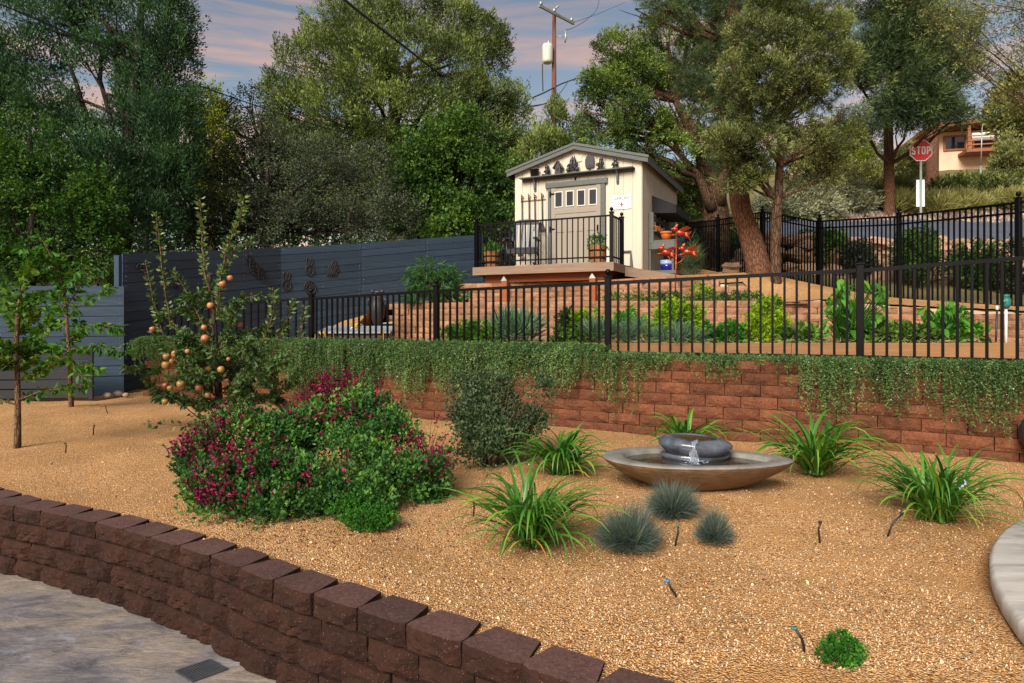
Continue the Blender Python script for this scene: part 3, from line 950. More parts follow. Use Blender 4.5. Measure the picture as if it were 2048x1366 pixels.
# red wall, its blocks in seven courses
block_wall('red_retaining_wall', REDW, -.03, .103, 7, .30, .24, MATS['red_block'],
           'curved red split-face block wall with trailing rosemary under the black fence', gap=.006, jit=.006, batter=.008, rough=.012)
w1top = lambda x, y: 1.35 if x < 4.5 else (1.26 if x < 5.5 else 1.16)
block_wall('lower_tan_wall', W1, WT - .06, .098, 7, .34, .22, MATS['tan_block'],
           'long tan block wall behind the raised vegetable beds', gap=.005, jit=.008, batter=.006, topf=w1top, rough=.009)
w2top = lambda x, y: 1.80 if x < 3.1 else (1.68 if x < 3.5 else 1.58)
block_wall('upper_tan_wall', W2, STRIP - .03, .098, 5, .34, .22, MATS['tan_block'],
           'short tan block wall directly below the shed deck', gap=.005, jit=.008, batter=.006, topf=w2top, rough=.009)

# round slab at the right edge
mb = MB()
ring = [(2.48, -.03), (2.5, -.0), (2.5, .05), (2.485, .062)]
mb.lathe(ring, 96, (3.99, 1.21, 0))
tag(mb.build('round_patio', MATS['pale_concrete']), kind='structure')

# drain grate in the patio
dr = empty('drain_grate', G(400, 1343, PATIO_Z), 0, 'small black rectangular drain grate set in the stained patio', 'drain')
A_, B_, C_, D_ = G(350, 1345, PATIO_Z), G(420, 1321, PATIO_Z), G(452, 1337, PATIO_Z), G(385, 1366, PATIO_Z)
ux = (B_ - A_); uy = (D_ - A_)
def dq(u, v_, z): return A_ + ux * u + uy * v_ + Vector((0, 0, z)) - Vector(dr.location)
mb = MB()
def dbox(mb, u0, u1, v0, v1, z0, z1):
    q = [dq(u0, v0, z0), dq(u1, v0, z0), dq(u1, v1, z0), dq(u0, v1, z0), dq(u0, v0, z1), dq(u1, v0, z1), dq(u1, v1, z1), dq(u0, v1, z1)]
    mb.add(q, [(3, 2, 1, 0), (4, 5, 6, 7), (0, 1, 5, 4), (1, 2, 6, 5), (2, 3, 7, 6), (3, 0, 4, 7)])
for q in ((0, 1, 0, .07), (0, 1, .93, 1), (0, .04, .07, .93), (.96, 1, .07, .93)): dbox(mb, *q, .0, .008)
mb.build('frame', MATS['grate_iron'], dr)
mb = MB(); dbox(mb, .03, .97, .06, .94, .0, .0015); mb.build('pit_shade', MATS['black_cloth'], dr)  # thin black sheet: the dark of the drain hole painted flat under the slats
for i in range(12):
    u = .04 + .92 * (i + .5) / 12
    mb = MB(); dbox(mb, u - .013, u + .013, .07, .93, .0015, .008); mb.build('slat', MATS['grate_iron'], dr)
mb = MB()
for v_ in (.35, .64): dbox(mb, .04, .96, v_ - .02, v_ + .02, .0016, .0068)
mb.build('crossbar', MATS['grate_iron'], dr)

# ------------------------------------------------------------------ black metal fences
def metal_fence(name, posts, label, n_pick=21, pw=.019, post_w=.055, rails=('top',), ball=.03, rail_t=.03, over=.0, finial=True, gap_bottom=.06):
    """posts: (x, y, z_bottom, z_top). one fence > post (> ball_cap), picket, rail"""
    root = empty(name, (posts[0][0], posts[0][1], posts[0][2]), 0, label, 'fence')
    o0 = Vector(root.location)
    mbp = MB(); mbp.bbox(-post_w / 2, post_w / 2, -post_w / 2, post_w / 2, 0, 1, .003)
    mep = mbp.mesh('post', MATS['fence_black'])
    mbb = MB()
    mbb.bbox(-post_w * .62, post_w * .62, -post_w * .62, post_w * .62, 0, .018, .003)
    mbb.tube([(0, 0, .018), (0, 0, .035)], ball * .35, 8); mbb.ball((0, 0, .035 + ball * .85), ball, 12, 8)
    meb = mbb.mesh('ball_cap', MATS['fence_black'])
    mbk = MB(); mbk.box(-pw / 2, pw / 2, -pw / 2, pw / 2, 0, 1)
    mek = mbk.mesh('picket', MATS['fence_black'])
    for i, (x, y, zb, zt) in enumerate(posts):
        q = posts[min(i + 1, len(posts) - 1)]; p_ = posts[max(i - 1, 0)]
        a_ = math.atan2(q[1] - p_[1], q[0] - p_[0])
        hgt_ = zt - zb + .05
        po = link_mesh('post', mep, root, Vector((x, y, zb - .03)) - o0, (0, 0, a_), (1, 1, hgt_ + .03))
        if finial:
            bo = link_mesh('ball_cap', meb, po, (0, 0, 1), (0, 0, 0), (1, 1, 1 / (hgt_ + .03)))
    for i in range(len(posts) - 1):
        x0, y0, b0, t0 = posts[i]; x1, y1, b1, t1 = posts[i + 1]
        a_ = math.atan2(y1 - y0, x1 - x0); L = math.hypot(x1 - x0, y1 - y0)
        dirv = Vector((x1 - x0, y1 - y0, 0)) / L
        def rail(f0, f1, th, dp=.028):
            mb = MB(); s_ = Vector((-dirv.y, dirv.x, 0)) * dp / 2
            e0 = Vector((x0, y0, 0)) + dirv * post_w * .5 - o0; e1 = Vector((x1, y1, 0)) - dirv * post_w * .5 - o0
            vs_ = []
            for e_, z in ((e0, f0), (e1, f1)):
                for sg in (-1, 1):
                    for dz in (-th / 2, th / 2):
                        vs_.append(e_ + s_ * sg + Vector((0, 0, z + dz)))
            mb.add(vs_, [(0, 1, 3, 2), (4, 6, 7, 5), (0, 4, 5, 1), (2, 3, 7, 6), (1, 5, 7, 3), (0, 2, 6, 4)])
            mb.build('rail', MATS['fence_black'], root)
        rail(t0, t1, rail_t)
        rail(b0 + gap_bottom, b1 + gap_bottom, .026)
        if 'double' in rails: rail(t0 - .13, t1 - .13, .026)
        if isinstance(n_pick, int): np_ = n_pick
        else: np_ = n_pick[i]
        for k in range(np_):
            t = (k + 1) / (np_ + 1)
            zb = b0 * (1 - t) + b1 * t; zt = t0 * (1 - t) + t1 * t
            link_mesh('picket', mek, root, Vector((x0 + (x1 - x0) * t, y0 + (y1 - y0) * t, zb + .012)) - o0, (0, 0, a_), (1, 1, zt - zb - .02))
    return root
def fp(px, ytop, ybot, Y):
    a_ = P(px, ytop, Y); b_ = P(px, ybot, Y)
    return (a_.x, a_.y, b_.z, a_.z)
NF = [fp(310, 616, 690, 9.35), fp(623, 598, 690, 8.45), fp(873, 582, 703, 7.5), fp(1216, 566, 717, 6.5), fp(1720, 541, 727, 5.7)]
x0, y0 = NF[4][0], NF[4][1]
NF.append((5.15, 4.85, .66, 1.615))
NF.append((7.0, 3.6, .64, 1.68))
metal_fence('garden_fence', NF, 'near black picket fence with ball caps along the top of the red wall', 21, .020, .058, rail_t=.032)
FFP = [(7.75, 6.2, 1.1, 2.5), fp(2037, 405, 622, 8.4), fp(1798, 433, 606, 10.8), fp(1639, 443, 586, 12.8), fp(1525, 424, 556, 14.6), fp(1436, 440, 546, 16.0), fp(1373, 447, 536, 17.2)]
metal_fence('boundary_fence', FFP, 'tall double-railed black fence behind the pine trunks and garden slope', [20, 20, 20, 20, 20, 20], .020, .062, rails=('double',), ball=.032)

# ------------------------------------------------------------------ blue board fence
def board_fence(name, pts, label, bh=.142):
    """pts: (x, y, z_bottom, z_top) along the run; each board a part"""
    root = empty(name, (pts[0][0], pts[0][1], pts[0][2]), 0, label, 'fence')
    o0 = Vector(root.location)
    for i in range(len(pts) - 1):
        x0, y0, b0, t0 = pts[i]; x1, y1, b1, t1 = pts[i + 1]
        L = math.hypot(x1 - x0, y1 - y0); a_ = math.atan2(y1 - y0, x1 - x0)
        nb = int(round(max(t0 - b0, t1 - b1) / bh))
        H0 = nb * bh
        for k in range(nb):
            zt0 = t0 - k * bh; zt1 = t1 - k * bh
            if zt1 - bh < b1 - .25 and zt0 - bh < b0 - .25: break
            th = .022 + rnd.uniform(-.003, .003); g = .007
            j0, j1 = rnd.uniform(-.004, .004), rnd.uniform(-.004, .004)
            me_ = MB()
            e0, e1 = .003, L - .003
            vs_ = [(e0, 0, zt0 - bh + g + j0), (e1, 0, zt1 - bh + g + j1 - (zt0 - zt0)), (e1, 0, zt1 + j1), (e0, 0, zt0 + j0)]
            vs_ = [(x, -th, z - b0) for x, _, z in vs_] + [(x, 0, z - b0) for x, _, z in vs_]
            me_.add(vs_, [(0, 1, 2, 3), (7, 6, 5, 4), (0, 4, 5, 1), (3, 2, 6, 7), (1, 5, 6, 2), (0, 3, 7, 4)])
            lp = [(e0, zt0 - bh - .012 - b0), (e1, zt1 - bh - .012 - b0), (e1, zt1 - bh + .03 - b0), (e0, zt0 - bh + .03 - b0)]
            me_.add([(x, .0005, z) for x, z in lp] + [(x, .006, z) for x, z in lp], [(0, 1, 2, 3), (7, 6, 5, 4), (0, 4, 5, 1), (3, 2, 6, 7), (1, 5, 6, 2), (0, 3, 7, 4)])
            o = me_.build('board', MATS['blue_board'], root, loc=Vector((x0, y0, b0)) - o0, rot=(0, 0, a_))
        # dark posts and backing behind the joints
        mb = MB(); mb.box(-.045, .045, .001, .09, -.1, t0 - b0 - .02)
        mb.build('post', MATS['blue_board'], root, loc=Vector((x0, y0, b0)) - o0, rot=(0, 0, a_))
        mb = MB()
        for k in range(nb):
            for e_ in (.05, L - .05, L * .5):
                zt = (t0 + (t1 - t0) * e_ / L) - k * bh
                if zt - bh < b0 + (b1 - b0) * e_ / L: continue
                for dz in (.04, .1):
                    mb.ball((e_, -.027, zt - dz - b0), .0045, 6, 4)
        s_ = mb.build('screws', MATS['screw'], root, loc=Vector((x0, y0, b0)) - o0, rot=(0, 0, a_)); s_['kind'] = 'stuff'
    return root
c0 = P(249, 573, 9.3)
A0 = P(-260, 571, 8.6)
A1 = P(-5, 572, 8.85)
board_fence('lower_board_fence', [(A0.x, A0.y, .0, A0.z), (A1.x, A1.y, .0, A1.z), (c0.x, c0.y, .06, c0.z)],
            'lower blue-black horizontal board fence behind the two saplings')
def bf(px, yt, Y, zb):
    q = P(px, yt, Y); return (q.x, q.y, zb, q.z)
board_fence('upper_board_fence', [bf(243, 508, 9.33, .08), bf(400, 502, 10.7, .35), bf(560, 495.5, 12.2, .5), bf(722, 486.5, 13.4, .95), bf(850, 477, 14.4, 1.3), bf(965, 469, 15.3, 1.55)],
            'taller blue-black board fence stepping uphill to the shed deck')

# dark low rack against the lower fence
rk = empty('dark_planter_box', P(60, 790, 8.6), 0, 'low dark slatted planter box against the board fence at far left', 'planter')
rk.location.z = 0
q0 = P(-260, 800, 8.35); q1 = P(200, 797, 8.75)
Lr = q1.x - q0.x
for k in range(5):
    mb = MB(); mb.bbox(-Lr / 2, Lr / 2, -.02, .0, .02 + k * .125, .13 + k * .125, .003)
    mb.build('slat', MATS['dark_planter'], rk, loc=((q0.x + q1.x) / 2 - rk.location.x, 8.5 - rk.location.y, 0), rot=(0, 0, .1))
for ex in (-.5, 0, .5):
    mb = MB(); mb.bbox(-.03, .03, -.05, -.021, 0, .72, .004)
    mb.build('post', MATS['dark_planter'], rk, loc=((q0.x + q1.x) / 2 - rk.location.x + ex * (Lr - .06), 8.5 - rk.location.y + ex * Lr * .1, 0), rot=(0, 0, .1))

# edging stones below the fence corner
for i, (px, py, w) in enumerate(((215, 789, 9), (236, 786, 11), (252, 788, 7))):
    r_ = w / F * 9.1
    mb = MB(); mb.ball((0, 0, 0), (r_, r_ * .8, r_ * .6), 9, 6)
    for k in range(len(mb.v)): mb.v[k] = tuple(c * rnd.uniform(.85, 1.15) for c in mb.v[k])
    o = mb.build('edging_stone', MATS['stone_cap'], loc=G(px, py + 6) + Vector((0, 0, .03)))
    tag(o, ['pale flat stone nearest the dark post under the board fence', 'largest tan stone under the board fence gap', 'small tan stone against the red wall end'][i], 'stone', 'stones under the fence gap')

# ------------------------------------------------------------------ garden shed
SH_C = Vector((2.66, 13.3, 0)); SH_A = math.atan2(-.435, .9)
SHX = Vector((math.cos(SH_A), math.sin(SH_A), 0)); SHY = Vector((-math.sin(SH_A), math.cos(SH_A), 0))
SZ = 2.10                                   # deck / shed floor level
def front(px, py, d=0.0):
    """point of the plane y_local = d seen at a photo pixel -> (x_local, z)"""
    r = Vector(((px - 1024) / F, 1, -(py - HZ) / F))
    t = ((SH_C + SHY * d) - Vector((0, 0, 0))).dot(SHY) / r.dot(SHY)
    p = r * t
    return (p - SH_C).dot(SHX), p.z + CZ
def side(px, py, d=0.0):
    """plane x_local = d -> (y_local, z)"""
    r = Vector(((px - 1024) / F, 1, -(py - HZ) / F))
    t = (SH_C + SHX * d).dot(SHX) / r.dot(SHX)
    p = r * t
    return (p - SH_C).dot(SHY), p.z + CZ
def sw(x, y, z):   # shed local -> world
    return SH_C + SHX * x + SHY * y + Vector((0, 0, z))
shed = empty('garden_shed', SH_C, SH_A, 'cream garden shed with grey trim and low gable roof on the terrace', 'shed')
WL = front(1030, 400)[0]                     # left end of the front (negative)
W_ = -WL; DEP = 3.45
XM = WL / 2
ZE = 4.36; ZA = 4.76                         # eave and apex of the wall top
def gable(x): return ZE + (ZA - ZE) * (1 - abs(x - XM) / (W_ / 2))
ZB = 1.98
n_b = 15
for i in range(n_b):
    xa = WL + W_ * i / n_b + .002; xb = WL + W_ * (i + 1) / n_b - .002
    for u0, u1, yy in ((xa, xb - .012, 0.0), (xb - .012, xb, .008)):
        pass
    mb = MB()
    pts_ = [(xa, ZB), (xb - .009, ZB), (xb - .009, gable(xb)), (xa, gable(xa))]
    if xa < XM < xb: pts_ = [(xa, ZB), (xb - .009, ZB), (xb - .009, gable(xb)), (XM, ZA), (xa, gable(xa))]
    mb.prism(pts_, 0, .03)
    mb.build('siding_board', MATS['siding'], shed)
mb = MB(); mb.prism([(WL + .004, ZB), (-.004, ZB), (-.004, ZE - .01), (XM, ZA - .01), (WL + .004, ZE - .01)], .012, .05)
mb.box(WL + .01, WL + .05, .05, DEP, ZB, ZE - .02)
mb.prism([(WL + .004, ZB), (-.004, ZB), (-.004, ZE - .01), (XM, ZA - .01), (WL + .004, ZE - .01)], DEP - .05, DEP - .01)
mb.box(-.045, -.012, .05, DEP, ZB, ZE - .02)
mb.build('wall', MATS['siding'], shed)
n_s = 17
for i in range(n_s):
    ya = .034 + (DEP - .034) * i / n_s; yb = .034 + (DEP - .034) * (i + 1) / n_s - .010
    mb = MB(); mb.box(-.010, .002, ya, yb, 1.80, ZE - .02)
    mb.build('siding_board', MATS['siding'], shed)
# roof
OV, OE, TH = .12, .15, .03
sl = (ZA - ZE) / (W_ / 2)
for sgn in (-1, 1):
    xe = XM + sgn * (W_ / 2 + OE); ze = ZE - sl * OE
    mb = MB()
    z1, z0_ = .03, .03 + TH
    mb.prism([(XM, ZA + z1), (xe, ze + z1), (xe, ze + z0_), (XM, ZA + z0_)], -OV, DEP + OV)
    rf = mb.build('roof', MATS['shingle'], shed)
    mb = MB()
    mb.prism([(XM, ZA - .075), (XM, ZA + z1 - .002), (xe, ze + z1 - .002), (xe, ze - .075)][::sgn], -OV - .0, -OV + .024)
    mb.build('fascia', MATS['trim_gray'], rf)
    mb = MB()
    mb.prism([(XM, ZA + .012), (XM, ZA + z0_ + .004), (xe + sgn * .02, ze + z0_ + .004), (xe + sgn * .02, ze + .012)][::sgn], -OV - .018, -OV - .001)
    mb.build('rake_trim', MATS['trim_gray'], rf)
    mb = MB(); mb.box(min(xe - sgn * .02, xe), max(xe - sgn * .02, xe), -OV + .025, DEP + OV - .01, ze - .09, ze + z1 - .002)
    mb.build('fascia', MATS['trim_gray'], rf)
# little vent in the gable
q = front(1153, 312); q2 = front(1164, 323)
mb = MB(); mb.bbox(q[0], q2[0], -.02, -.001, q2[1], q[1], .004); mb.build('vent', MATS['siding'], shed)

# door
def fr(px, py, d=-.03): return front(px, py, d)
dxl, dzt = fr(1102.5, 371); dxr, _z = fr(1201.5, 366)
dzb = SZ + .02
dzt = fr(1150, 370)[1]
door = empty('door', (0, 0, 0)); door.parent = shed
mb = MB(); mb.bbox(dxl, dxr, -.03, -.002, dzb, dzt, .003); mb.build('leaf', MATS['door_paint'], door)
# four panes
for (a0, b0_, a1, b1_) in ((1109.3, 384, 1125.3, 414.3), (1131.8, 382, 1147.6, 412), (1154, 380, 1170.5, 411), (1177.3, 378, 1194, 409)):
    xa, za = fr(a0, b0_, -.04); xb, zb = fr(a1, b1_, -.04)
    pn = empty('window', (0, 0, 0)); pn.parent = door
    t = .017
    mb = MB()
    for q in ((xa, xb, zb, zb + t), (xa, xb, za - t, za), (xa, xa + t, zb + t, za - t), (xb - t, xb, zb + t, za - t)):
        mb.box(q[0], q[1], -.046, -.0305, q[2], q[3])
    mb.box(xa + t, xb - t, -.034, -.031, zb + t, za - t)
    o = mb.mesh('window', MATS['white_trim'])
    o.materials.append(MATS['dark_glass'])
    for i in range(24, 30): o.polygons[i].material_index = 1
    bpy.data.objects.remove(pn)
    link_mesh('window', o, door)
# stiles and rails in relief
zmid0 = fr(1150, 420)[1]; zmid1 = fr(1150, 427)[1]; zl = fr(1150, 461)[1]
st = .012
w_d = dxr - dxl
mb = MB()
mb.box(dxl + .002, dxl + .10, -.03 - st, -.0302, dzb, dzt - .002)
mb.box(dxr - .10, dxr - .002, -.03 - st, -.0302, dzb, dzt - .002)
mb.box(dxl + .10, dxr - .10, -.03 - st, -.0302, zmid1 + .015, zmid0 + .03)
mb.box(dxl + .10, dxr - .10, -.03 - st, -.0302, zl - .02, zl + .05)
mb.box(dxl + .10, dxr - .10, -.03 - st, -.0302, dzb, dzb + .10)
for k in range(1, 4):
    xc = dxl + .10 + (w_d - .2) * k / 4
    mb.box(xc - .03, xc + .03, -.03 - st, -.0302, dzb + .10, zl - .02)
mb.build('panel_trim', MATS['door_paint'], door)
for hy in (389, 459):
    xa, za = fr(1099.5, hy); xb, zb = fr(1109, hy - 1)
    mb = MB(); mb.bbox(xa, xa + .035, -.058, -.046, za - .07, za + .06, .003); mb.prism([(xa + .035, za - .022), (xb + .02, za - .006), (xb + .02, za + .006), (xa + .035, za + .022)], -.056, -.0425)
    mb.build('hinge', MATS['fence_black'], door)
xa, za = fr(1196, 456)
mb = MB(); mb.bbox(xa - .014, xa + .014, -.056, -.0425, za - .10, za + .07, .003); mb.tube([(xa, -.056, za + .05), (xa, -.09, za + .04), (xa, -.09, za - .04), (xa, -.056, za - .05)], .009, 6)
mb.build('handle', MATS['fence_black'], door)
# door surround
fxl = fr(1096, 400)[0]; fxr = fr(1210.5, 395)[0]
hz0 = fr(1150, 371.5, -.05)[1]; hz1 = fr(1150, 361, -.05)[1]
for (x0_, x1_) in ((fxl, dxl - .006), (dxr + .006, fxr)):
    mb = MB(); mb.bbox(x0_, x1_, -.05, -.001, SZ - .03, hz0, .003); mb.build('door_frame', MATS['trim_gray'], shed)
mb = MB(); mb.bbox(fxl - .05, fxr + .05, -.065, -.001, hz0 + .001, hz1, .003); mb.build('door_frame', MATS['trim_gray'], shed)

# low hatch at the right of the deck rail
xa, za = front(1241, 504); xb, zb = front(1263, 502)
mb = MB()
mb.bbox(xa, xb, -.05, -.001, za - .01, za + .02, .003)
mb.prism([(xb - .02, SZ - .02), (xb + .05, SZ - .05), (xb - .0, za), (xb - .02, za)], -.05, -.001)
mb.bbox(xa, xb - .03, -.04, -.001, SZ - .04, SZ + .07, .003)
mb.build('hatch_frame', MATS['trim_gray'], shed)

# the right wall's window with its awning
ya, za = side(1314, 381); yb, _ = side(1352, 400)
y0a, y1a = side(1316, 395)[0], 2.35
y0a = .95
mb = MB()
mb.box(.003, .012, y0a + .15, y0a + .95, 3.0, 3.62)
w_ = mb.build('window', MATS['dark_glass'], shed)
mb = MB()
for q in ((y0a + .08, y0a + .15, 2.93, 3.69), (y0a + .95, y0a + 1.02, 2.93, 3.69), (y0a + .15, y0a + .95, 2.93, 3.0), (y0a + .15, y0a + .95, 3.62, 3.69), (y0a + .52, y0a + .57, 3.0, 3.62)):
    mb.box(.003, .03, q[0], q[1], q[2], q[3])
mb.build('frame', MATS['white_trim'], w_)
# plain grey panel beyond it
mb = MB(); mb.box(.003, .018, y0a + 1.08, DEP - .25, 2.15, 3.75); mb.build('shutter', MATS['trim_gray'], shed)
aw = MB()
prof = [(.004, 3.74), (.50, 3.52), (.50, 3.36), (.49, 3.36), (.49, 3.49), (.004, 3.70)]
prof = [(.004, 3.74), (.52, 3.50), (.52, 3.33), (.005, 3.36)]
aw.prism(prof, y0a - .12, y0a + 1.35)
aw.build('awning', MATS['black_cloth'], shed)
# overall: deck -----------------------------------------------------
deck = empty('shed_deck', SH_C, SH_A, 'wooden deck platform with pale fascia in front of the shed door', 'deck')
DLX, DY = None, None
r_ = Vector((1.84, 11.77, 0)) - SH_C
dk_x1, dk_y0 = r_.dot(SHX), r_.dot(SHY)
l_ = P(948, 536, 13.1); l_.z = 0
dk_x0 = (l_ - SH_C).dot(SHX)
nb_ = 11
dk_y1 = -.004
zt_ = SZ
for i in range(nb_):
    y0_ = dk_y0 + .03 + (dk_y1 - dk_y0 - .03) * i / nb_; y1_ = dk_y0 + .03 + (dk_y1 - dk_y0 - .03) * (i + 1) / nb_ - .006
    mb = MB(); mb.box(dk_x0 + .026, dk_x1 - .026, y0_, y1_, zt_ - .026, zt_ - .001)
    mb.build('deck_board', MATS['deck_board'], deck)
mb = MB(); mb.bbox(dk_x0, dk_x1, dk_y0, dk_y0 + .025, zt_ - .155, zt_ + .004, .003); mb.build('fascia_board', MATS['deck_board'], deck)
mb = MB(); mb.bbox(dk_x1 - .025, dk_x1, dk_y0 + .027, dk_y1, zt_ - .155, zt_ + .002, .003); mb.build('fascia_board', MATS['deck_board'], deck)
mb = MB(); mb.bbox(dk_x0, dk_x0 + .025, dk_y0 + .027, dk_y1, zt_ - .155, zt_ + .002, .003); mb.build('fascia_board', MATS['deck_board'], deck)
mb = MB(); mb.bbox(dk_x0 + .18, dk_x1 - .20, dk_y0 + .20, dk_y0 + .25, zt_ - .30, zt_ - .03, .004); mb.build('beam', MATS['redwood_beam'], deck)
for k in range(8):
    xx = dk_x0 + .25 + (dk_x1 - dk_x0 - .5) * k / 7
    mb = MB(); mb.box(xx - .02, xx + .02, dk_y0 + .252, dk_y1 - .02, zt_ - .20, zt_ - .028); mb.build('joist', MATS['redwood_beam'], deck)
for px in (1010, 1186):
    xx = front(px, 560, dk_y0 + .12)[0]
    mb = MB(); mb.bbox(xx - .06, xx + .06, dk_y0 + .07, dk_y0 + .18, STRIP - .05, zt_ - .28, .005)
    po = mb.build('post', MATS['redwood_beam'], deck)
    mb = MB(); mb.prism([(xx - .065, zt_ - .279), (xx + .065, zt_ - .279), (xx, zt_ - .18)], dk_y0 + .065, dk_y0 + .10); mb.build('bracket', MATS['aluminium'], po)
# ramp on the right
rx0, rx1 = dk_x1 + .003, dk_x1 + 2.2
ramp_z1 = hz(*sw(rx1 - .9, -.75, 0).xy) + .04
mb = MB()
rpr = empty('shed_ramp', sw(rx0, -.8, SZ - .15), SH_A, 'sloping plank ramp going down from the right end of the deck', 'ramp')
for k in range(6):
    a0, a1 = -.95 + k * .155, -.95 + k * .155 + .149
    mb = MB(); mb.add([(0, a0, .06), (1.55, a0, -.24), (1.55, a1, -.24), (0, a1, .06), (0, a0, .12), (1.55, a0, -.18), (1.55, a1, -.18), (0, a1, .12)],
                      [(3, 2, 1, 0), (4, 5, 6, 7), (0, 1, 5, 4), (1, 2, 6, 5), (2, 3, 7, 6), (3, 0, 4, 7)])
    mb.build('plank', MATS['deck_board'], rpr, loc=(0, .8, 0))
mb = MB(); mb.add([(0, -1.00, -.06), (1.72, -1.00, -.32), (1.72, -.975, -.32), (0, -.975, -.06), (0, -1.00, .125), (1.72, -1.00, -.205), (1.72, -.975, -.205), (0, -.975, .125)],
                  [(3, 2, 1, 0), (4, 5, 6, 7), (0, 1, 5, 4), (1, 2, 6, 5), (2, 3, 7, 6), (3, 0, 4, 7)])
mb.build('fascia_board', MATS['deck_board'], rpr, loc=(0, .8, 0))

# deck railing
def swp(x, y, zb, zt): q = sw(x, y, 0); return (q.x, q.y, zb, zt)
RH = .86
rail_pts = [swp(dk_x0 + .06, dk_y1 - .25, SZ + .01, SZ + RH), swp(dk_x0 + .06, dk_y0 + .07, SZ + .01, SZ + RH), swp(dk_x1 - .06, dk_y0 + .07, SZ + .01, SZ + RH), swp(dk_x1 - .06, dk_y0 + .72, SZ + .01, SZ + RH)]
metal_fence('deck_railing', rail_pts, 'black metal railing with ball-topped posts around the shed deck', [9, 25, 5], .019, .075, ball=.036, gap_bottom=.10)

# shelf with its brackets
shf = empty('wall_shelf', SH_C, SH_A, 'long dark grey display shelf under the shed gable', 'shelf')
sx0, sz0 = front(1038, 356, -.17); sx1, _ = front(1266, 330, -.17)
SHZ = front(1150, 344, -.17)[1]
mb = MB(); mb.bbox(sx0, sx1, -.18, -.002, SHZ - .022, SHZ, .003); mb.build('board', MATS['trim_gray'], shf)
mb = MB(); mb.bbox(sx0 + .01, sx1 - .01, -.03, -.002, SHZ - .075, SHZ - .023, .003); mb.build('cleat', MATS['trim_gray'], shf)
for px in (1071, 1236):
    bx = front(px, 350)[0]
    mb = MB(); mb.bbox(bx - .026, bx + .026, -.03, -.002, SHZ - .30, SHZ - .076, .003)
    mb.prism([(-.15, SHZ - .023), (-.032, SHZ - .023), (-.032, SHZ - .26), (-.055, SHZ - .26), (-.08, SHZ - .10)], bx - .02, bx + .02, 'x')
    mb.build('bracket', MATS['trim_gray'], shf)
bx = front(1151.5, 350)[0]
mb = MB(); mb.bbox(bx - .012, bx + .012, -.05, -.002, SHZ - .16, SHZ - .076, .003); mb.build('bracket', MATS['fence_black'], shf)

def on_shelf(name, px, label, cat, builder, group='dark ornaments along the shed shelf'):
    x = front(px, 335, -.10)[0]
    mb = MB(); builder(mb)
    mb.v = [(a * 1.18, b, c * 1.18) for a, b, c in mb.v]
    o = mb.build(name, MATS['figurine'], loc=sw(x, -.10, SHZ + .001), rot=(0, 0, SH_A))
    return tag(o, label, cat, group)
def b_pail(m):
    m.lathe([(.062, 0), (.085, .13), (.095, .13), (.097, .142), (.088, .142), (.08, .12)], 16)
def b_bird(m):
    m.box(-.05, .05, -.045, .045, 0, .13)
    m.prism([(-.05, .13), (.05, .13), (0, .215)], -.045, .045)
    m.prism([(-.085, .105), (0, .23), (0, .252), (-.10, .112)], -.065, .065)
    m.prism([(.085, .105), (.10, .112), (0, .252), (0, .23)], -.065, .065)
    m.tube([(0, -.05, .07), (0, -.075, .07)], .006, 6)
    m.lathe([(.018, 0), (.018, .004), (.001, .005)], 10, M=Matrix.Translation((0, -.046, .105)) @ Matrix.Rotation(math.radians(90), 4, 'X'))
def figure(m, x, s, lean=0, hat=True):
    T = lambda a, b, c: (x + a * s + lean * c, b * s, c * s)
    m.ball(T(0, 0, .09), (.052 * s, .045 * s, .08 * s), 10, 7)
    m.ball(T(0, -.01, .17), (.036 * s, .034 * s, .038 * s), 9, 6)
    m.ball(T(0, -.03, .13), (.034 * s, .025 * s, .05 * s), 8, 6)
    m.ball(T(-.03, -.03, .02), (.026 * s, .045 * s, .022 * s), 8, 5); m.ball(T(.03, -.03, .02), (.026 * s, .045 * s, .022 * s), 8, 5)
    m.tube([T(-.05, 0, .135), T(-.065, -.03, .09), T(-.02, -.05, .08)], [.018 * s, .016 * s, .012 * s], 6)
    m.tube([T(.05, 0, .135), T(.068, -.03, .10), T(.03, -.055, .10)], [.018 * s, .016 * s, .012 * s], 6)
    if hat: m.tube([T(0, 0, .185), T(0, .0, .215), T(.006, .004, .25), T(.012, 0, .285)], [.04 * s, .032 * s, .016 * s, .003 * s], 9)
def b_sitter(m):
    m.lathe([(.06, 0), (.055, .02), (.03, .028), (.024, .06)], 10)
    figure(m, 0, .72, 0, False)
    m.ball((0, 0, .155), (.038, .036, .042), 9, 6); m.tube([(-.05, -.02, .02), (-.09, -.03, .022)], .012, 6); m.tube([(.05, -.02, .02), (.09, -.03, .024)], .012, 6)
    m.ball((.035, .02, .11), (.02, .015, .08), 7, 5)
def b_pair(m):
    m.lathe([(.125, 0), (.12, .022), (.08, .035)], 14, sx=1, sy=.5)
    for k in (-1, 1):
        n0 = len(m.v); figure(m, k * .045, .98, -k * .10); 
        for i in range(n0, len(m.v)): m.v[i] = (m.v[i][0], m.v[i][1], m.v[i][2] + .03)
    m.ball((-.09, -.03, .06), (.035, .03, .04), 8, 5); m.ball((.09, -.03, .06), (.035, .03, .045), 8, 5)
def b_shovel(m):
    pr = [(-.083, .09), (-.09, .16), (-.088, .22), (-.07, .275), (-.035, .305), (0, .312), (.035, .305), (.07, .275), (.088, .22), (.09, .16), (.083, .09), (.05, .075), (-.05, .075)]
    m.prism(pr, .05, .062)
    m.prism([(p[0] * .82, .19 + (p[1] - .19) * .82) for p in pr], .043, .05)
    m.tube([(0, .045, 0), (0, .045, .14)], [.013, .010], 8)
def b_gnome(m):
    m.lathe([(.06, 0), (.055, .015), (.04, .02)], 10)
    figure(m, -.012, .93, .12)
    m.ball((-.05, -.02, .10), (.03, .03, .035), 8, 5)
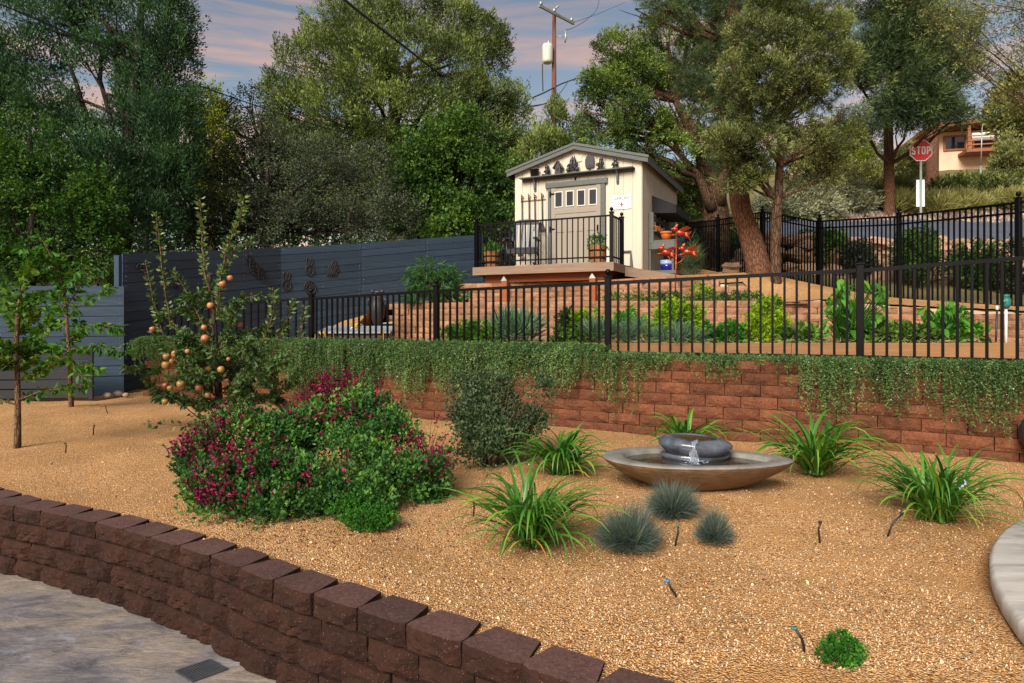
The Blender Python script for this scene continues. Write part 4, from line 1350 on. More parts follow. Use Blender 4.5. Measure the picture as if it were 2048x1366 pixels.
def b_toad(m):
    m.lathe([(.066, 0), (.062, .02), (.05, .03)], 10)
    m.ball((0, 0, .07), (.055, .045, .065), 10, 7); m.ball((0, -.01, .145), (.034, .034, .035), 9, 6)
    m.ball((-.018, -.02, .18), (.011, .011, .012), 6, 4); m.ball((.018, -.02, .18), (.011, .011, .012), 6, 4)
    m.tube([(-.045, -.01, .10), (-.055, -.04, .06), (-.015, -.05, .07)], .013, 6); m.tube([(.045, -.01, .10), (.055, -.04, .06), (.015, -.05, .07)], .013, 6)
on_shelf('pail', 1068.5, 'dark ribbed pail standing at the left end of the shed shelf', 'pail', b_pail)
on_shelf('figurine', 1093.5, 'small dark sitting figurine between the pail and the birdhouse', 'figurine', b_sitter)
on_shelf('birdhouse', 1116.5, 'little dark pitched-roof birdhouse with a round hole on the shelf', 'birdhouse', b_bird)
on_shelf('figurine', 1146, 'pair of dark gnomes in tall pointed hats at the shelf middle', 'figurine', b_pair)
on_shelf('shovel_blade', 1178, 'upturned dark shovel blade leaning on the gable above the shelf', 'shovel', b_shovel)
on_shelf('figurine', 1201, 'single dark gnome with a leaning pointed hat right of the shovel', 'figurine', b_gnome)
on_shelf('figurine', 1231, 'squat dark toad-like statuette above the right shelf bracket', 'figurine', b_toad)

# metal sign
xa, za = front(1224.5, 392, -.02); xb, zb = front(1262, 415, -.02)
za = front(1243, 390, -.02)[1]; zb = front(1243, 418, -.02)[1]
sg = empty('garden_sign', sw(xa, -.012, zb), SH_A, 'white enamel garden sign with a bee on the shed wall', 'sign')
ws, hs = xb - xa, za - zb
mb = MB(); mb.bbox(0, ws, -.006, 0, 0, hs, .002); mb.build('plate', MATS['sign_white'], sg)
def text(body, size, loc, rot, mat, parent, name='lettering', ext=.001, bold=.015):
    c = bpy.data.curves.new(name, 'FONT'); c.body = body; c.size = size; c.align_x = 'CENTER'; c.align_y = 'CENTER'; c.extrude = ext
    c.offset = size * bold
    c.materials.append(mat)
    o = bpy.data.objects.new(name, c); o.location = loc; o.rotation_euler = rot; o.parent = parent; COL.objects.link(o)
    bpy.context.view_layer.update()
    me = bpy.data.meshes.new_from_object(o)
    me.materials.clear(); me.materials.append(mat)
    bpy.data.objects.remove(o)
    return link_mesh(name, me, parent, loc, rot)
text('GARDEN', .085, (ws * .5, -.008, hs * .76), (math.radians(90), 0, 0), MATS['sign_ink'], sg)
mb = MB()
for r_i in range(4):
    for sx_ in (0, 1):
        wv = (.06, .045, .065, .05)[(r_i + sx_) % 4]
        cx = ws * (.22 if not sx_ else .78)
        zz = hs * (.56 - .125 * r_i)
        for s_ in range(3):
            mb.box(cx - wv + s_ * wv * .7, cx - wv + s_ * wv * .7 + wv * .5, -.0072, -.006, zz, zz + .009)
mb.build('small_print', MATS['sign_ink'], sg)
mb = MB(); cx = ws * .5; cz = hs * .36
mb.ball((cx, -.008, cz - .03), (.016, .003, .034), 8, 6); mb.ball((cx, -.008, cz + .012), (.014, .003, .014), 8, 5); mb.ball((cx, -.008, cz + .034), (.009, .003, .009), 8, 5)
for s_ in (-1, 1):
    mb.ball((cx + s_ * .028, -.0075, cz - .01), (.022, .002, .011), 8, 4, M=Matrix.Rotation(s_ * .6, 4, 'Y'))
    mb.tube([(cx, -.008, cz + .01), (cx + s_ * .035, -.008, cz + .03)], .002, 4); mb.tube([(cx, -.008, cz - .02), (cx + s_ * .035, -.008, cz - .05)], .002, 4)
mb.build('bee_print', MATS['sign_brown'], sg)
for (ux_, uz_) in ((.02, .02), (ws - .02, .02), (.02, hs - .02), (ws - .02, hs - .02)):
    mb = MB(); mb.ball((ux_, -.008, uz_), .007, 8, 5); mb.build('screw', MATS['fence_black'], sg)

# tool rack and four hanging tools
rxa, rz = front(1041, 403, -.02); rxb, _ = front(1091, 398, -.02); rz = front(1066, 400.5, -.02)[1]
rack = empty('tool_rack', SH_C, SH_A, 'thin pale tool rail with four dark hooks left of the shed door', 'tool rack')
mb = MB(); mb.bbox(rxa, rxb, -.022, -.001, rz - .012, rz + .012, .003); mb.build('rail', MATS['bed_timber'], rack)
toolx = []
for px in (1044.5, 1058.5, 1070, 1084.5):
    x = front(px, 395, -.03)[0]; toolx.append(x)
    mb = MB()
    hk = [(x + .03 * math.cos(a), -.035, rz + .075 + .03 * math.sin(a)) for a in np.linspace(-2.6, 2.2, 9)]
    mb.tube(hk, .009, 6); mb.tube([(x - .02, -.035, rz + .012), (x - .022, -.035, rz + .135)], .007, 6); mb.ball((x - .022, -.035, rz + .14), .012, 8, 5)
    mb.build('hook', MATS['wrought_iron'], rack)
def tool(name, i, L, head, label):
    o = empty(name, sw(toolx[i], -.05, rz + .06), SH_A, label, 'garden tool', 'long tools hanging beside the shed door')
    mb = MB(); mb.tube([(0, 0, 0), (.005, 0, -L * .5), (.012 if i > 1 else 0, 0, -L)], [.013, .014, .012], 7); mb.build('handle', MATS['figurine'], o)
    mb = MB(); head(mb, (.012 if i > 1 else 0), -L); mb.build('head', MATS['wrought_iron'], o)
def h_hoe(m, x, z): m.tube([(x, 0, z), (x, -.02, z - .1), (x, -.06, z - .13)], .009, 6); m.box(x - .07, x + .07, -.065, -.06, z - .2, z - .12)
def h_spade(m, x, z): m.prism([(x - .07, z), (x + .07, z), (x + .068, z - .2), (x, z - .26), (x - .068, z - .2)], -.008, .0); m.tube([(x, 0, z + .1), (x, 0, z - .05)], .016, 6)
def h_cult(m, x, z):
    for k in (-1, 0, 1): m.tube([(x, 0, z), (x + k * .03, -.01, z - .05), (x + k * .05, -.05, z - .09), (x + k * .05, -.09, z - .06)], .006, 5)
    m.box(x - .09, x + .05, -.02, -.01, z - .012, z + .0)
def h_rake(m, x, z):
    m.prism([(x - .012, z + .05), (x + .012, z + .05), (x + .075, z - .12), (x - .075, z - .12)], -.006, 0)
    for k in range(9):
        u = (k - 4) / 4
        m.tube([(x + u * .065, -.003, z - .12), (x + u * .10, -.006, z - .23), (x + u * .105, -.03, z - .245)], .004, 4)
tool('hoe', 0, 1.10, h_hoe, 'hanging hoe, leftmost of the four tools by the door')
tool('spade', 1, .98, h_spade, 'hanging narrow spade, second tool from the shed corner')
tool('cultivator', 2, .66, h_cult, 'hanging three-pronged cultivator, between spade and leaf rake')
tool('leaf_rake', 3, .62, h_rake, 'hanging fan-shaped leaf rake nearest the shed door')

# planters, rocking chair on the deck
def barrel(px, py, d, w, h_, label):
    x = front(px, py, d)[0]
    o = empty('barrel_planter', sw(x, d, SZ), SH_A, label, 'planter', 'small stave planters on the shed deck')
    for k in range(14):
        a0 = 2 * math.pi * k / 14; a1 = a0 + 2 * math.pi / 14 * .94
        mb = MB()
        def q(a_, r_, z): return (math.cos(a_) * r_, math.sin(a_) * r_, z)
        am = (a0 + a1) / 2
        rb, rt = w * .40, w * .5
        vs_ = [q(a0, rb, 0), q(a1, rb, 0), q(a0, rt, h_), q(a1, rt, h_), q(a0, rb - .015, 0), q(a1, rb - .015, 0), q(a0, rt - .015, h_), q(a1, rt - .015, h_)]
        mb.add(vs_, [(0, 1, 3, 2), (5, 4, 6, 7), (2, 3, 7, 6), (0, 4, 5, 1), (0, 2, 6, 4), (1, 5, 7, 3)])
        mb.build('stave', MATS['barrel_wood'], o)
    for z in (.32, .72):
        r_ = w * (.40 + .10 * z) + .003
        mb = MB(); mb.lathe([(r_, -.012), (r_ + .003, -.012), (r_ + .004, .012), (r_ + .001, .012)], 20, (0, 0, h_ * z)); mb.build('hoop', MATS['fence_black'], o)
    mb = MB(); mb.lathe([(w * .46, h_ * .86), (w * .46, h_ * .88), (.001, h_ * .90)], 14); mb.build('soil', MATS['terrace_soil'], o)
    return sw(x, d, SZ + h_)
b1 = barrel(1195, 512, dk_y0 + .38, .33, .36, 'wooden stave planter with a leafy plant in front of the shed door')
b2 = barrel(983, 520, dk_y0 + .38, .33, .34, 'wooden stave planter at the left corner of the deck')
def small_plant(name, c, r, n, per, L, W, mat, label, cat='plant', group=None, up=.5, tr=.06, kind='leaf', tshift=0):
    root = empty(name, c, 0, label, cat, group)
    blobs = [(np.array((0, 0, r[2] * .55)), np.array(r))]
    o = crown('leaves', blobs, n, per, tr, L, W, MATS[mat], root, up=up, gap=.15, gk=6, kind=kind, shell=.3, seed=rnd.uniform(0, 9), tshift=tshift)
    mb = MB()
    for k in range(6):
        a_ = rnd.uniform(0, 6.28); mb.tube([(0, 0, -.02), (math.cos(a_) * r[0] * .4, math.sin(a_) * r[1] * .4, r[2] * .6)], .006, 4)
    mb.build('stem', MATS['bark_young'], root)
    return root
small_plant('potted_plant', b1 - Vector((0, 0, .03)), (.15, .15, .12), 60, 9, .045, .025, 'lf_veg', 'leafy green plant filling the planter by the door', 'plant')
small_plant('potted_plant', b2 - Vector((0, 0, .03)), (.14, .14, .11), 60, 9, .05, .022, 'lf_veg', 'small green plant filling the planter at the deck corner', 'plant')

rc = empty('rocking_chair', sw(front(1044, 500, dk_y0 + .75)[0], dk_y0 + .80, SZ), SH_A + .25, 'dark blue-black slatted rocking chair on the deck beside the tools', 'chair')
def rp(name, f, mat='chair_paint'):
    mb = MB(); f(mb); return mb.build(name, MATS[mat], rc)
for k in range(6):
    x = -.21 + k * .084
    rp('back_slat', lambda m: m.add([(x - .026, .24, .42), (x + .026, .24, .42), (x + .026, .42, 1.00), (x - .026, .42, 1.00), (x - .026, .258, .42), (x + .026, .258, .42), (x + .026, .438, 1.00), (x - .026, .438, 1.00)],
                                    [(0, 1, 2, 3), (7, 6, 5, 4), (0, 4, 5, 1), (3, 2, 6, 7), (0, 3, 7, 4), (1, 5, 6, 2)]))
rp('top_rail', lambda m: m.prism([(-.29, .98), (.29, .98), (.27, 1.05), (.15, 1.085), (0, 1.095), (-.15, 1.085), (-.27, 1.05)], .41, .445))
rp('lower_rail', lambda m: m.box(-.27, .27, .235, .262, .42, .48))
for sx_ in (-1, 1):
    rp('back_post', lambda m: m.tube([(sx_ * .275, .20, .30), (sx_ * .275, .43, 1.02)], .022, 6))
    rp('armrest', lambda m: m.bbox(sx_ * .30 - .045, sx_ * .30 + .045, -.30, .30, .60, .625, .006))
    rp('front_leg', lambda m: m.tube([(sx_ * .30, -.22, .06), (sx_ * .30, -.22, .60)], .022, 6))
    rp('rear_leg', lambda m: m.tube([(sx_ * .29, .22, .06), (sx_ * .28, .24, .44)], .022, 6))
    rp('rocker', lambda m: m.tube([(sx_ * .30, -.46, .085), (sx_ * .30, -.25, .035), (sx_ * .30, 0, .02), (sx_ * .30, .25, .035), (sx_ * .30, .50, .09)], .02, 6))
for k in range(7):
    y = -.25 + k * .075
    rp('seat_slat', lambda m: m.bbox(-.28, .28, y, y + .055, .385 - k * .008, .405 - k * .008, .004))
rp('apron', lambda m: m.box(-.28, .28, -.262, -.24, .30, .385))

# potting bench against the right wall
bn = empty('potting_bench', sw(.02, .5, 2.02), SH_A, 'grey potting bench standing against the right side of the shed', 'bench')
BZ = 2.02
def bp(name, *a, mat='trim_gray', b=.004):
    mb = MB(); mb.bbox(*a, b); return mb.build(name, MATS[mat], bn)
TZ = 2.70 - BZ
bp('side_panel', .0, .10, -.02, .02, TZ - .04, TZ + .62)
bp('side_panel', .0, .10, 1.45, 1.49, TZ - .04, TZ + .62)
bp('back_rail', .0, .03, .02, 1.45, TZ + .50, TZ + .60)
bp('upper_shelf', .0, .16, .021, 1.449, TZ + .22, TZ + .245)
bp('top_board', .101, .56, .0, 1.48, TZ - .001, TZ + .03)
bp('apron', .0, .54, -.018, .012, TZ - .16, TZ - .003)
bp('apron', .535, .56, .013, 1.47, TZ - .14, TZ - .003)
for (lx, ly) in ((.02, .02), (.50, .02), (.02, 1.42), (.50, 1.42)):
    bp('leg', lx - .022, lx + .022, ly - .022, ly + .022, -.15, TZ - .165)
bp('lower_shelf', -.0, .55, .045, 1.395, .02, .045)
bp('lower_rail', .0, .56, -.02, -.003, .0, .07)
def pot(name, x, y, z, r, h_, mat, label, group=None, rim=True, cat='pot'):
    root = empty(name, sw(.02 + x, .5 + y, BZ + z), SH_A, label, cat, group)
    mb = MB(); mb.lathe([(r * .68, 0), (r * .9, h_ * .72), (r * .9, h_ * .74), (r * .8, h_ * .9), (r * .78, h_ * .7)], 20); mb.build('body', MATS[mat], root)
    if rim: mb = MB(); mb.lathe([(r * .9, h_ * .741), (r, h_ * .75), (r * 1.02, h_ * .98), (r * .98, h_), (r * .86, h_ * .99), (r * .82, h_ * .8)], 20); mb.build('rim', MATS[mat if mat != 'cobalt' else 'cobalt_trim'], root)
    return root
G_ = 'terracotta pots on the potting bench'
pot('terracotta_pot', .34, .10, TZ + .032, .125, .175, 'terracotta', 'largest terracotta pot at the front of the potting bench', G_)
pot('terracotta_pot', .085, .22, TZ + .247, .075, .10, 'terracotta', 'terracotta pot nearest the front end of the upper bench shelf', G_)
pot('terracotta_pot', .085, .45, TZ + .247, .07, .10, 'terracotta', 'middle terracotta pot of three on the upper bench shelf', G_)
pot('terracotta_pot', .085, .66, TZ + .247, .07, .10, 'terracotta', 'farthest terracotta pot on the upper bench shelf', G_)
q_ = empty('blue_pot', sw(.36, .68, BZ + .047), SH_A, 'cobalt blue glazed pot with a white patterned band under the bench', 'pot')
mb = MB(); mb.lathe([(.085, 0), (.10, .02), (.135, .11), (.14, .15)], 22); mb.build('body', MATS['cobalt'], q_)
mb = MB(); mb.lathe([(.141, .151), (.145, .20), (.135, .215), (.15, .235), (.146, .245), (.13, .24)], 22); mb.build('rim', MATS['cobalt_trim'], q_)

# flying-pig garden stake
Yp = 9.82
ps = empty('pig_garden_stake', (P(1350, 600, Yp).x, Yp, STRIP - .03), 0, 'rusty red metal garden stake carrying three flying winged pigs', 'garden ornament')
o0 = Vector(ps.location)
mb = MB(); ptop = P(1353, 478, Yp)
mb.tube([(0, 0, 0), (ptop - o0) * .5 + Vector((0, 0, 0)), ptop - o0], [.012, .011, .008], 8)
pj = P(1352, 528, Yp) - o0
pl = P(1333, 508, Yp) - o0; pr2 = P(1374, 508, Yp) - o0
mb.tube([pj, pj.lerp(pl, .5) + Vector((0, 0, -.03)), pl], .006, 6); mb.tube([pj, pj.lerp(pr2, .5) + Vector((0, 0, -.03)), pr2], .006, 6)
mb.build('pole', MATS['copper'], ps)
def pig(c, s, tilt=.15):
    m = MB(); M_ = Matrix.Rotation(tilt, 4, 'Y')
    m.ball((0, 0, 0), (.082, .048, .05), 14, 9)                       # body
    m.ball((-.10, 0, .045), (.042, .036, .038), 12, 8)                # head to the left
    m.tube([(-.13, 0, .04), (-.155, 0, .036)], [.018, .02], 8)        # snout
    for y_ in (-1, 1):
        m.ball((-.085, y_ * .028, .095), (.016, .008, .036), 8, 6, M=Matrix.Rotation(.35, 4, 'Y'))     # ears
        m.tube([(-.06, y_ * .025, -.03), (-.115, y_ * .03, -.05), (-.15, y_ * .03, -.062)], [.017, .011, .006], 6)   # front legs reaching
        m.tube([(.06, y_ * .028, -.02), (.115, y_ * .03, -.05), (.155, y_ * .03, -.078)], [.022, .012, .006], 6)     # hind legs trailing
        m.add([(-.03, y_ * .04, .03), (.03, y_ * .045, .03), (.12, y_ * .09, .085), (.05, y_ * .10, .10), (-.01, y_ * .07, .07),
               (-.03, y_ * .046, .026), (.03, y_ * .051, .026), (.12, y_ * .096, .081), (.05, y_ * .106, .096), (-.01, y_ * .076, .066)],
              [(0, 1, 2, 3, 4), (9, 8, 7, 6, 5), (0, 5, 6, 1), (1, 6, 7, 2), (2, 7, 8, 3), (3, 8, 9, 4), (4, 9, 5, 0)])                     # wings
    m.ball((.085, 0, -.005), (.05, .042, .042), 10, 7)
    m.tube([(.13, 0, .01), (.15, .01, .03), (.14, .015, .045), (.155, 0, .05)], .005, 5)
    m.v = [tuple((M_ @ Vector(p)) * s) for p in m.v]
    m.build('pig', MATS['copper'], ps, loc=c - o0)
pig(P(1362, 466, Yp), .98); pig(P(1334, 505, Yp), .95, .25); pig(P(1377, 504, Yp), .98, .1)

# dark gnome silhouette on the strip
mb = MB(); figure(mb, 0, .62); mb.lathe([(.05, -.01), (.045, .01), (.03, .015)], 10)
q = P(1477, 592, 10.05)
tag(mb.build('garden_gnome', MATS['fence_black'], loc=(q.x, q.y, STRIP - .02), scale=(1.05, 1.05, 1.15)), 'small black pointed-hat gnome standing on the upper tan terrace', 'figurine')

# ------------------------------------------------------------------ raised beds and what stands on the middle terrace
def bed(x0, x1, y0, y1, z1, label, z0=WT - .05, t=.045):
    root = empty('raised_bed', ((x0 + x1) / 2, y0, z0), 0, label, 'raised bed', 'timber raised beds behind the black fence')
    o0 = Vector(root.location)
    n = max(1, int(round((x1 - x0) / 2.4)))
    for k in range(n):
        a_ = x0 + (x1 - x0) * k / n + .003; b_ = x0 + (x1 - x0) * (k + 1) / n - .003
        mb = MB(); mb.bbox(a_ - o0.x, b_ - o0.x, 0, t, 0, z1 - z0 + rnd.uniform(-.004, .004), .004); mb.build('timber', MATS['bed_timber'], root)
        mb = MB(); mb.bbox(a_ - o0.x, b_ - o0.x, y1 - y0 - t, y1 - y0, 0, z1 - z0, .004); mb.build('timber', MATS['bed_timber'], root)
    for xx in (x0 + .003, x1 - t - .003):
        mb = MB(); mb.bbox(xx - o0.x, xx + t - o0.x, t + .002, y1 - y0 - t - .002, 0, z1 - z0, .004); mb.build('timber', MATS['bed_timber'], root)
    mb = MB(); mb.box(x0 + t - o0.x, x1 - t - o0.x, t, y1 - y0 - t, 0, z1 - z0 - .04); mb.build('soil', MATS['terrace_soil'], root)
bed(.56, 5.38, 6.9, 7.85, .805, 'longest timber raised bed, right of centre, full of vegetables')
bed(-.93, .44, 7.98, 8.8, .782, 'timber raised bed with marigolds and leeks left of the long bed')
bed(-2.6, -1.0, 8.36, 8.62, .735, 'low tan timber edging in front of the cold frame')
mb = MB(); mb.bbox(-.1, .1, -.05, .05, 0, .10, .004)
tag(mb.build('paver', MATS['stone_cap'], loc=(.49, 7.5, WT - .02)), 'pale paving block between two raised beds', 'paver')

# cold frame
cf = empty('cold_frame', (-2.1, 8.8, WT), .10, 'low brown cold frame with a pale glazed lid and yellow clips', 'cold frame')
def cfb(name, mat, *a, b=.004):
    mb = MB(); mb.bbox(*a, b); return mb.build(name, MATS[mat], cf)
cfb('side_board', 'brown_panel', -.46, .46, -.30, -.27, -.05, .17)
cfb('side_board', 'brown_panel', -.46, .46, .50, .53, -.05, .23)
cfb('side_board', 'brown_panel', -.46, -.43, -.27, .50, -.05, .19)
cfb('side_board', 'brown_panel', .43, .46, -.27, .50, -.05, .19)
for k in range(2):
    x0_ = -.47 + k * .475
    mb = MB(); mb.add([(x0_, -.33, .175), (x0_ + .465, -.33, .175), (x0_ + .465, .55, .245), (x0_, .55, .245), (x0_, -.33, .195), (x0_ + .465, -.33, .195), (x0_ + .465, .55, .265), (x0_, .55, .265)],
                      [(3, 2, 1, 0), (4, 5, 6, 7), (0, 1, 5, 4), (1, 2, 6, 5), (2, 3, 7, 6), (3, 0, 4, 7)])
    mb.build('lid', MATS['greenhouse_film'], cf)
for x in (-.36, -.26, .38):
    cfb('clip', 'yellow_plastic', x - .012, x + .012, -.345, -.331, .09, .21)
cfb('vent_block', 'yellow_plastic', -.06, -.01, .20, .25, .245, .30)
mb = MB(); mb.tube([(-.40, -.33, -.04), (-.40, -.33, .15)], .018, 8); mb.build('corner_tube', MATS['white_trim'], cf)
mb = MB(); mb.tube([(-.40, -.33, .151), (-.40, -.33, .18)], .024, 8); mb.build('tube_cap', MATS['yellow_plastic'], cf)
mb = MB(); mb.tube([(-.10, .1, .23), (.0, .22, .30), (.1, .22, .25)], .008, 6); mb.build('hinge_arm', MATS['aluminium'], cf)

# dark figure-like urn on its stand
Yu = 10.0
q = P(755, 660, Yu)
ur = empty('garden_urn_statue', (q.x, q.y, WT), 0, 'tall dark patterned urn with arm handles topped by a dumbbell shape', 'statue')
mb = MB(); s_ = 1 / F * Yu
zt = lambda py: CZ - (py - HZ) / F * Yu - WT
mb.lathe([(.085, zt(688)), (.05, zt(672)), (.035, zt(662)), (.05, zt(652)), (.10, zt(634)), (.115, zt(620)), (.105, zt(606)), (.075, zt(597)), (.085, zt(592)), (.07, zt(591))], 18)
mb.build('body', MATS['figurine'], ur)
for sg_ in (-1, 1):
    mb = MB(); mb.tube([(sg_ * .075, 0, zt(596)), (sg_ * .14, 0, zt(600)), (sg_ * .155, 0, zt(606)), (sg_ * .12, 0, zt(612))], .018, 8); mb.build('handle', MATS['figurine'], ur)
mb = MB(); mb.tube([(-.07, 0, zt(584)), (.07, 0, zt(584))], .02, 8); mb.ball((-.075, 0, zt(583)), .032, 12, 8); mb.ball((.075, 0, zt(583)), .032, 12, 8)
mb.tube([(-.03, 0, zt(591)), (-.03, 0, zt(585))], .015, 6); mb.tube([(.03, 0, zt(591)), (.03, 0, zt(585))], .015, 6)
mb.build('finial', MATS['figurine'], ur)

# sprinkler timer on white pipe, and a black riser
q = P(2012, 672, 8.05)
sp_ = empty('irrigation_riser', (q.x, q.y, WT - .03), 0, 'teal irrigation valve head on a white pipe behind the long bed', 'irrigation valve')
zt2 = lambda py: CZ - (py - HZ) / F * 8.05 - (WT - .03)
mb = MB(); mb.tube([(0, 0, 0), (0, 0, zt2(617))], .016, 10); mb.build('pipe', MATS['white_trim'], sp_)
mb = MB(); mb.lathe([(.03, zt2(617)), (.052, zt2(610)), (.055, zt2(600)), (.035, zt2(593)), (.045, zt2(592)), (.03, zt2(589))], 14); mb.ball((-.04, -.02, zt2(603)), (.03, .03, .03), 8, 6); mb.build('valve', MATS['emitter_teal'], sp_)
q = P(1994, 672, 8.0)
sp2 = empty('irrigation_tube', (q.x, q.y, WT - .03), 0, 'upright black irrigation tube with a pale tip beside the white pipe', 'irrigation tube')
mb = MB(); mb.tube([(-.02, 0, 0), (-.01, 0, .2), (.0, 0, zt2(620))], .011, 8); mb.build('tube', MATS['poly_pipe'], sp2)
mb = MB(); mb.tube([(0, 0, zt2(620)), (0, 0, zt2(612))], [.018, .014], 8); mb.build('tip', MATS['white_trim'], sp2)

# ------------------------------------------------------------------ wall art on the board fence
def fence_pt(px, py, off=.05):
    """point just in front of the upper board fence"""
    segs = [(243, 9.33), (400, 10.7), (560, 12.2), (722, 13.4), (850, 14.4), (965, 15.3)]
    for (a_, ya), (b_, yb) in zip(segs, segs[1:]):
        if a_ <= px <= b_:
            A = Vector(((a_ - 1024) / F * ya, ya)); B = Vector(((b_ - 1024) / F * yb, yb))
            r = Vector(((px - 1024) / F, 1)); d = B - A
            t = (A.x * d.y - A.y * d.x) / (r.x * d.y - r.y * d.x)
            nrm = Vector((d.y, -d.x)).normalized()
            return Vector((r.x * t, t, CZ - (py - HZ) / F * t)) + Vector((nrm.x, nrm.y, 0)) * off, math.atan2(d.y, d.x)
def art(name, px, py, label, cat, fn, off=.04):
    c, a_ = fence_pt(px, py, off)
    mb = MB(); fn(mb)
    tag(mb.build(name, MATS['wrought_iron'], loc=c, rot=(0, 0, a_)), label, cat, 'wrought iron insects on the board fence')
def loop(m, cx, cz, rx, rz, ang, r=.011, n=18):
    pts_ = []
    for k in range(n + 1):
        t = 2 * math.pi * k / n
        x, z = rx * math.cos(t), rz * math.sin(t)
        pts_.append((cx + x * math.cos(ang) - z * math.sin(ang), 0, cz + x * math.sin(ang) + z * math.cos(ang)))
    m.tube(pts_, r, 6, False)
def a_bee(m):
    loop(m, -.02, -.04, .085, .15, .5); loop(m, -.07, .09, .05, .05, 0)
    for k in (-.09, -.03, .03): m.tube([(-.09 - k * .3, 0, k - .03), (.05 - k * .3, 0, k - .07)], .010, 5)
    for a_, L in ((-.35, .27), (-.1, .3), (.15, .24)):
        loop(m, .14 * math.cos(a_ - .6) + .03, .14 * math.sin(a_ - .6), L / 2, .032, a_ - .65, .009)
    for a_ in (2.6, 2.9, 3.3): m.tube([(-.07, 0, .05), (-.07 + .18 * math.cos(a_), 0, .05 + .18 * math.sin(a_) + .05)], .008, 5)
    m.tube([(-.08, 0, .13), (-.15, 0, .2), (-.2, 0, .18)], .008, 5); m.tube([(-.06, 0, .14), (-.1, 0, .24)], .008, 5)
def a_rabbit(m):
    loop(m, 0, 0, .085, .10, 0, .009); loop(m, -.035, .17, .024, .075, .12, .008); loop(m, .035, .17, .024, .075, -.12, .008)
    m.ball((0, 0, .0), (.02, .012, .02), 8, 5)
    for k in range(8): m.tube([(0, 0, 0), (.08 * math.cos(k * .785), 0, .095 * math.sin(k * .785))], .004, 4)
def a_wheel(m):
    loop(m, 0, 0, .12, .12, 0, .009, 24); loop(m, 0, 0, .07, .07, 0, .006)
    for k in range(10): m.tube([(0, 0, 0), (.12 * math.cos(k * .628), 0, .12 * math.sin(k * .628))], .005, 4)
    m.ball((0, 0, 0), (.02, .012, .02), 8, 5)
def a_fly(m):
    for a_, L, w in ((1.25, .30, .045), (.95, .22, .04), (.55, .2, .04), (1.7, .18, .03)):
        loop(m, L * .5 * math.cos(a_) - .05, L * .5 * math.sin(a_) - .08, L * .5, w, a_, .007)
        m.tube([(-.05, 0, -.08), (L * math.cos(a_) - .05, 0, L * math.sin(a_) - .08)], .006, 4)
    for k in range(5): m.tube([(-.13 + k * .045, 0, -.13), (-.09 + k * .045, 0, -.03)], .007, 4)
def a_small(m):
    loop(m, .03, .03, .05, .022, .7, .009); loop(m, .03, -.03, .05, .022, -.6, .009); loop(m, -.035, 0, .04, .02, 1.2, .009); m.tube([(0, 0, -.05), (0, 0, .05)], .012, 6)
art('bee_wall_art', 507, 533, 'large looped iron bee on the board fence', 'wall art', a_bee)
art('rabbit_wall_art', 571, 570, 'round iron rabbit face, lower one on the board fence', 'wall art', a_rabbit)
art('rabbit_wall_art', 617, 541, 'iron rabbit face directly above the iron wheel', 'wall art', a_rabbit)
art('wheel_wall_art', 618, 575, 'spoked iron wheel on the board fence below a rabbit face', 'wall art', a_wheel)
art('butterfly_wall_art', 664, 540, 'upright folded-wing iron butterfly, rightmost on the board fence', 'wall art', a_fly)
art('butterfly_wall_art', 277, 533, 'tiny iron butterfly near the tall fence corner', 'wall art', a_small)
art('butterfly_wall_art', 346, 570, 'little dark butterfly behind the apple tree branches', 'wall art', a_small)

# ------------------------------------------------------------------ stone fountain
ft = empty('stone_fountain', (1.150, 4.05, 0), -.13, 'leaf-shaped cast stone fountain with a spilling upper bowl', 'fountain')
def leafshape(t, a_=.58, b_=.31):
    x = a_ * math.cos(t); y = b_ * math.sin(t) * (1 - .22 * math.cos(t))
    k = abs(math.cos(t)) ** 6
    if math.cos(t) > 0: y *= (1 - .35 * k)
    return x, y
def ringset(prof, n=64, off=(0, 0), fn=leafshape):
    vs_, fs = [], []
    for (s, z, ix) in prof:
        for k in range(n):
            t = 2 * math.pi * k / n
            x, y = fn(t)
            r = math.hypot(x, y)
            f = s if ix == 0 else max((r - ix) / r, .05)
            vs_.append((x * f * (1 if ix == 0 else 1) + off[0] * (1 - f), y * f + off[1] * (1 - f), z))
    for i in range(len(prof) - 1):
        for k in range(n):
            j = (k + 1) % n
            fs.append((i * n + k, i * n + j, (i + 1) * n + j, (i + 1) * n + k))
    return vs_, fs, n
prof = [(.16, -.01, 0), (.25, 0, 0), (.34, .008, 0), (.55, .040, 0), (.72, .080, 0), (.86, .120, 0), (.95, .155, 0), (.995, .180, 0), (1.0, .188, 0)]
v_, f_, n_ = ringset(prof)
mb = MB(); mb.add(v_, f_, True); mb.add([], [])
mb.build('basin', MATS['stone_bowl'], ft)
prof = [(1.0, .188, 0), (.985, .197, 0), (.95, .2, 0), (.80, .199, 0), (.775, .193, 0), (.76, .16, 0), (.70, .12, 0), (.4, .10, 0), (.05, .10, 0)]
v_, f_, n_ = ringset(prof, 64, (.0, -.02))
mb = MB(); mb.add(v_, f_, True); mb.build('rim', MATS['stone_rim'], ft)
v_, f_, n_ = ringset([(.772, .168, 0), (.02, .168, 0)], 64, (.0, -.02))
mb = MB(); mb.add(v_, f_, True); mb.build('water', MATS['water'], ft)
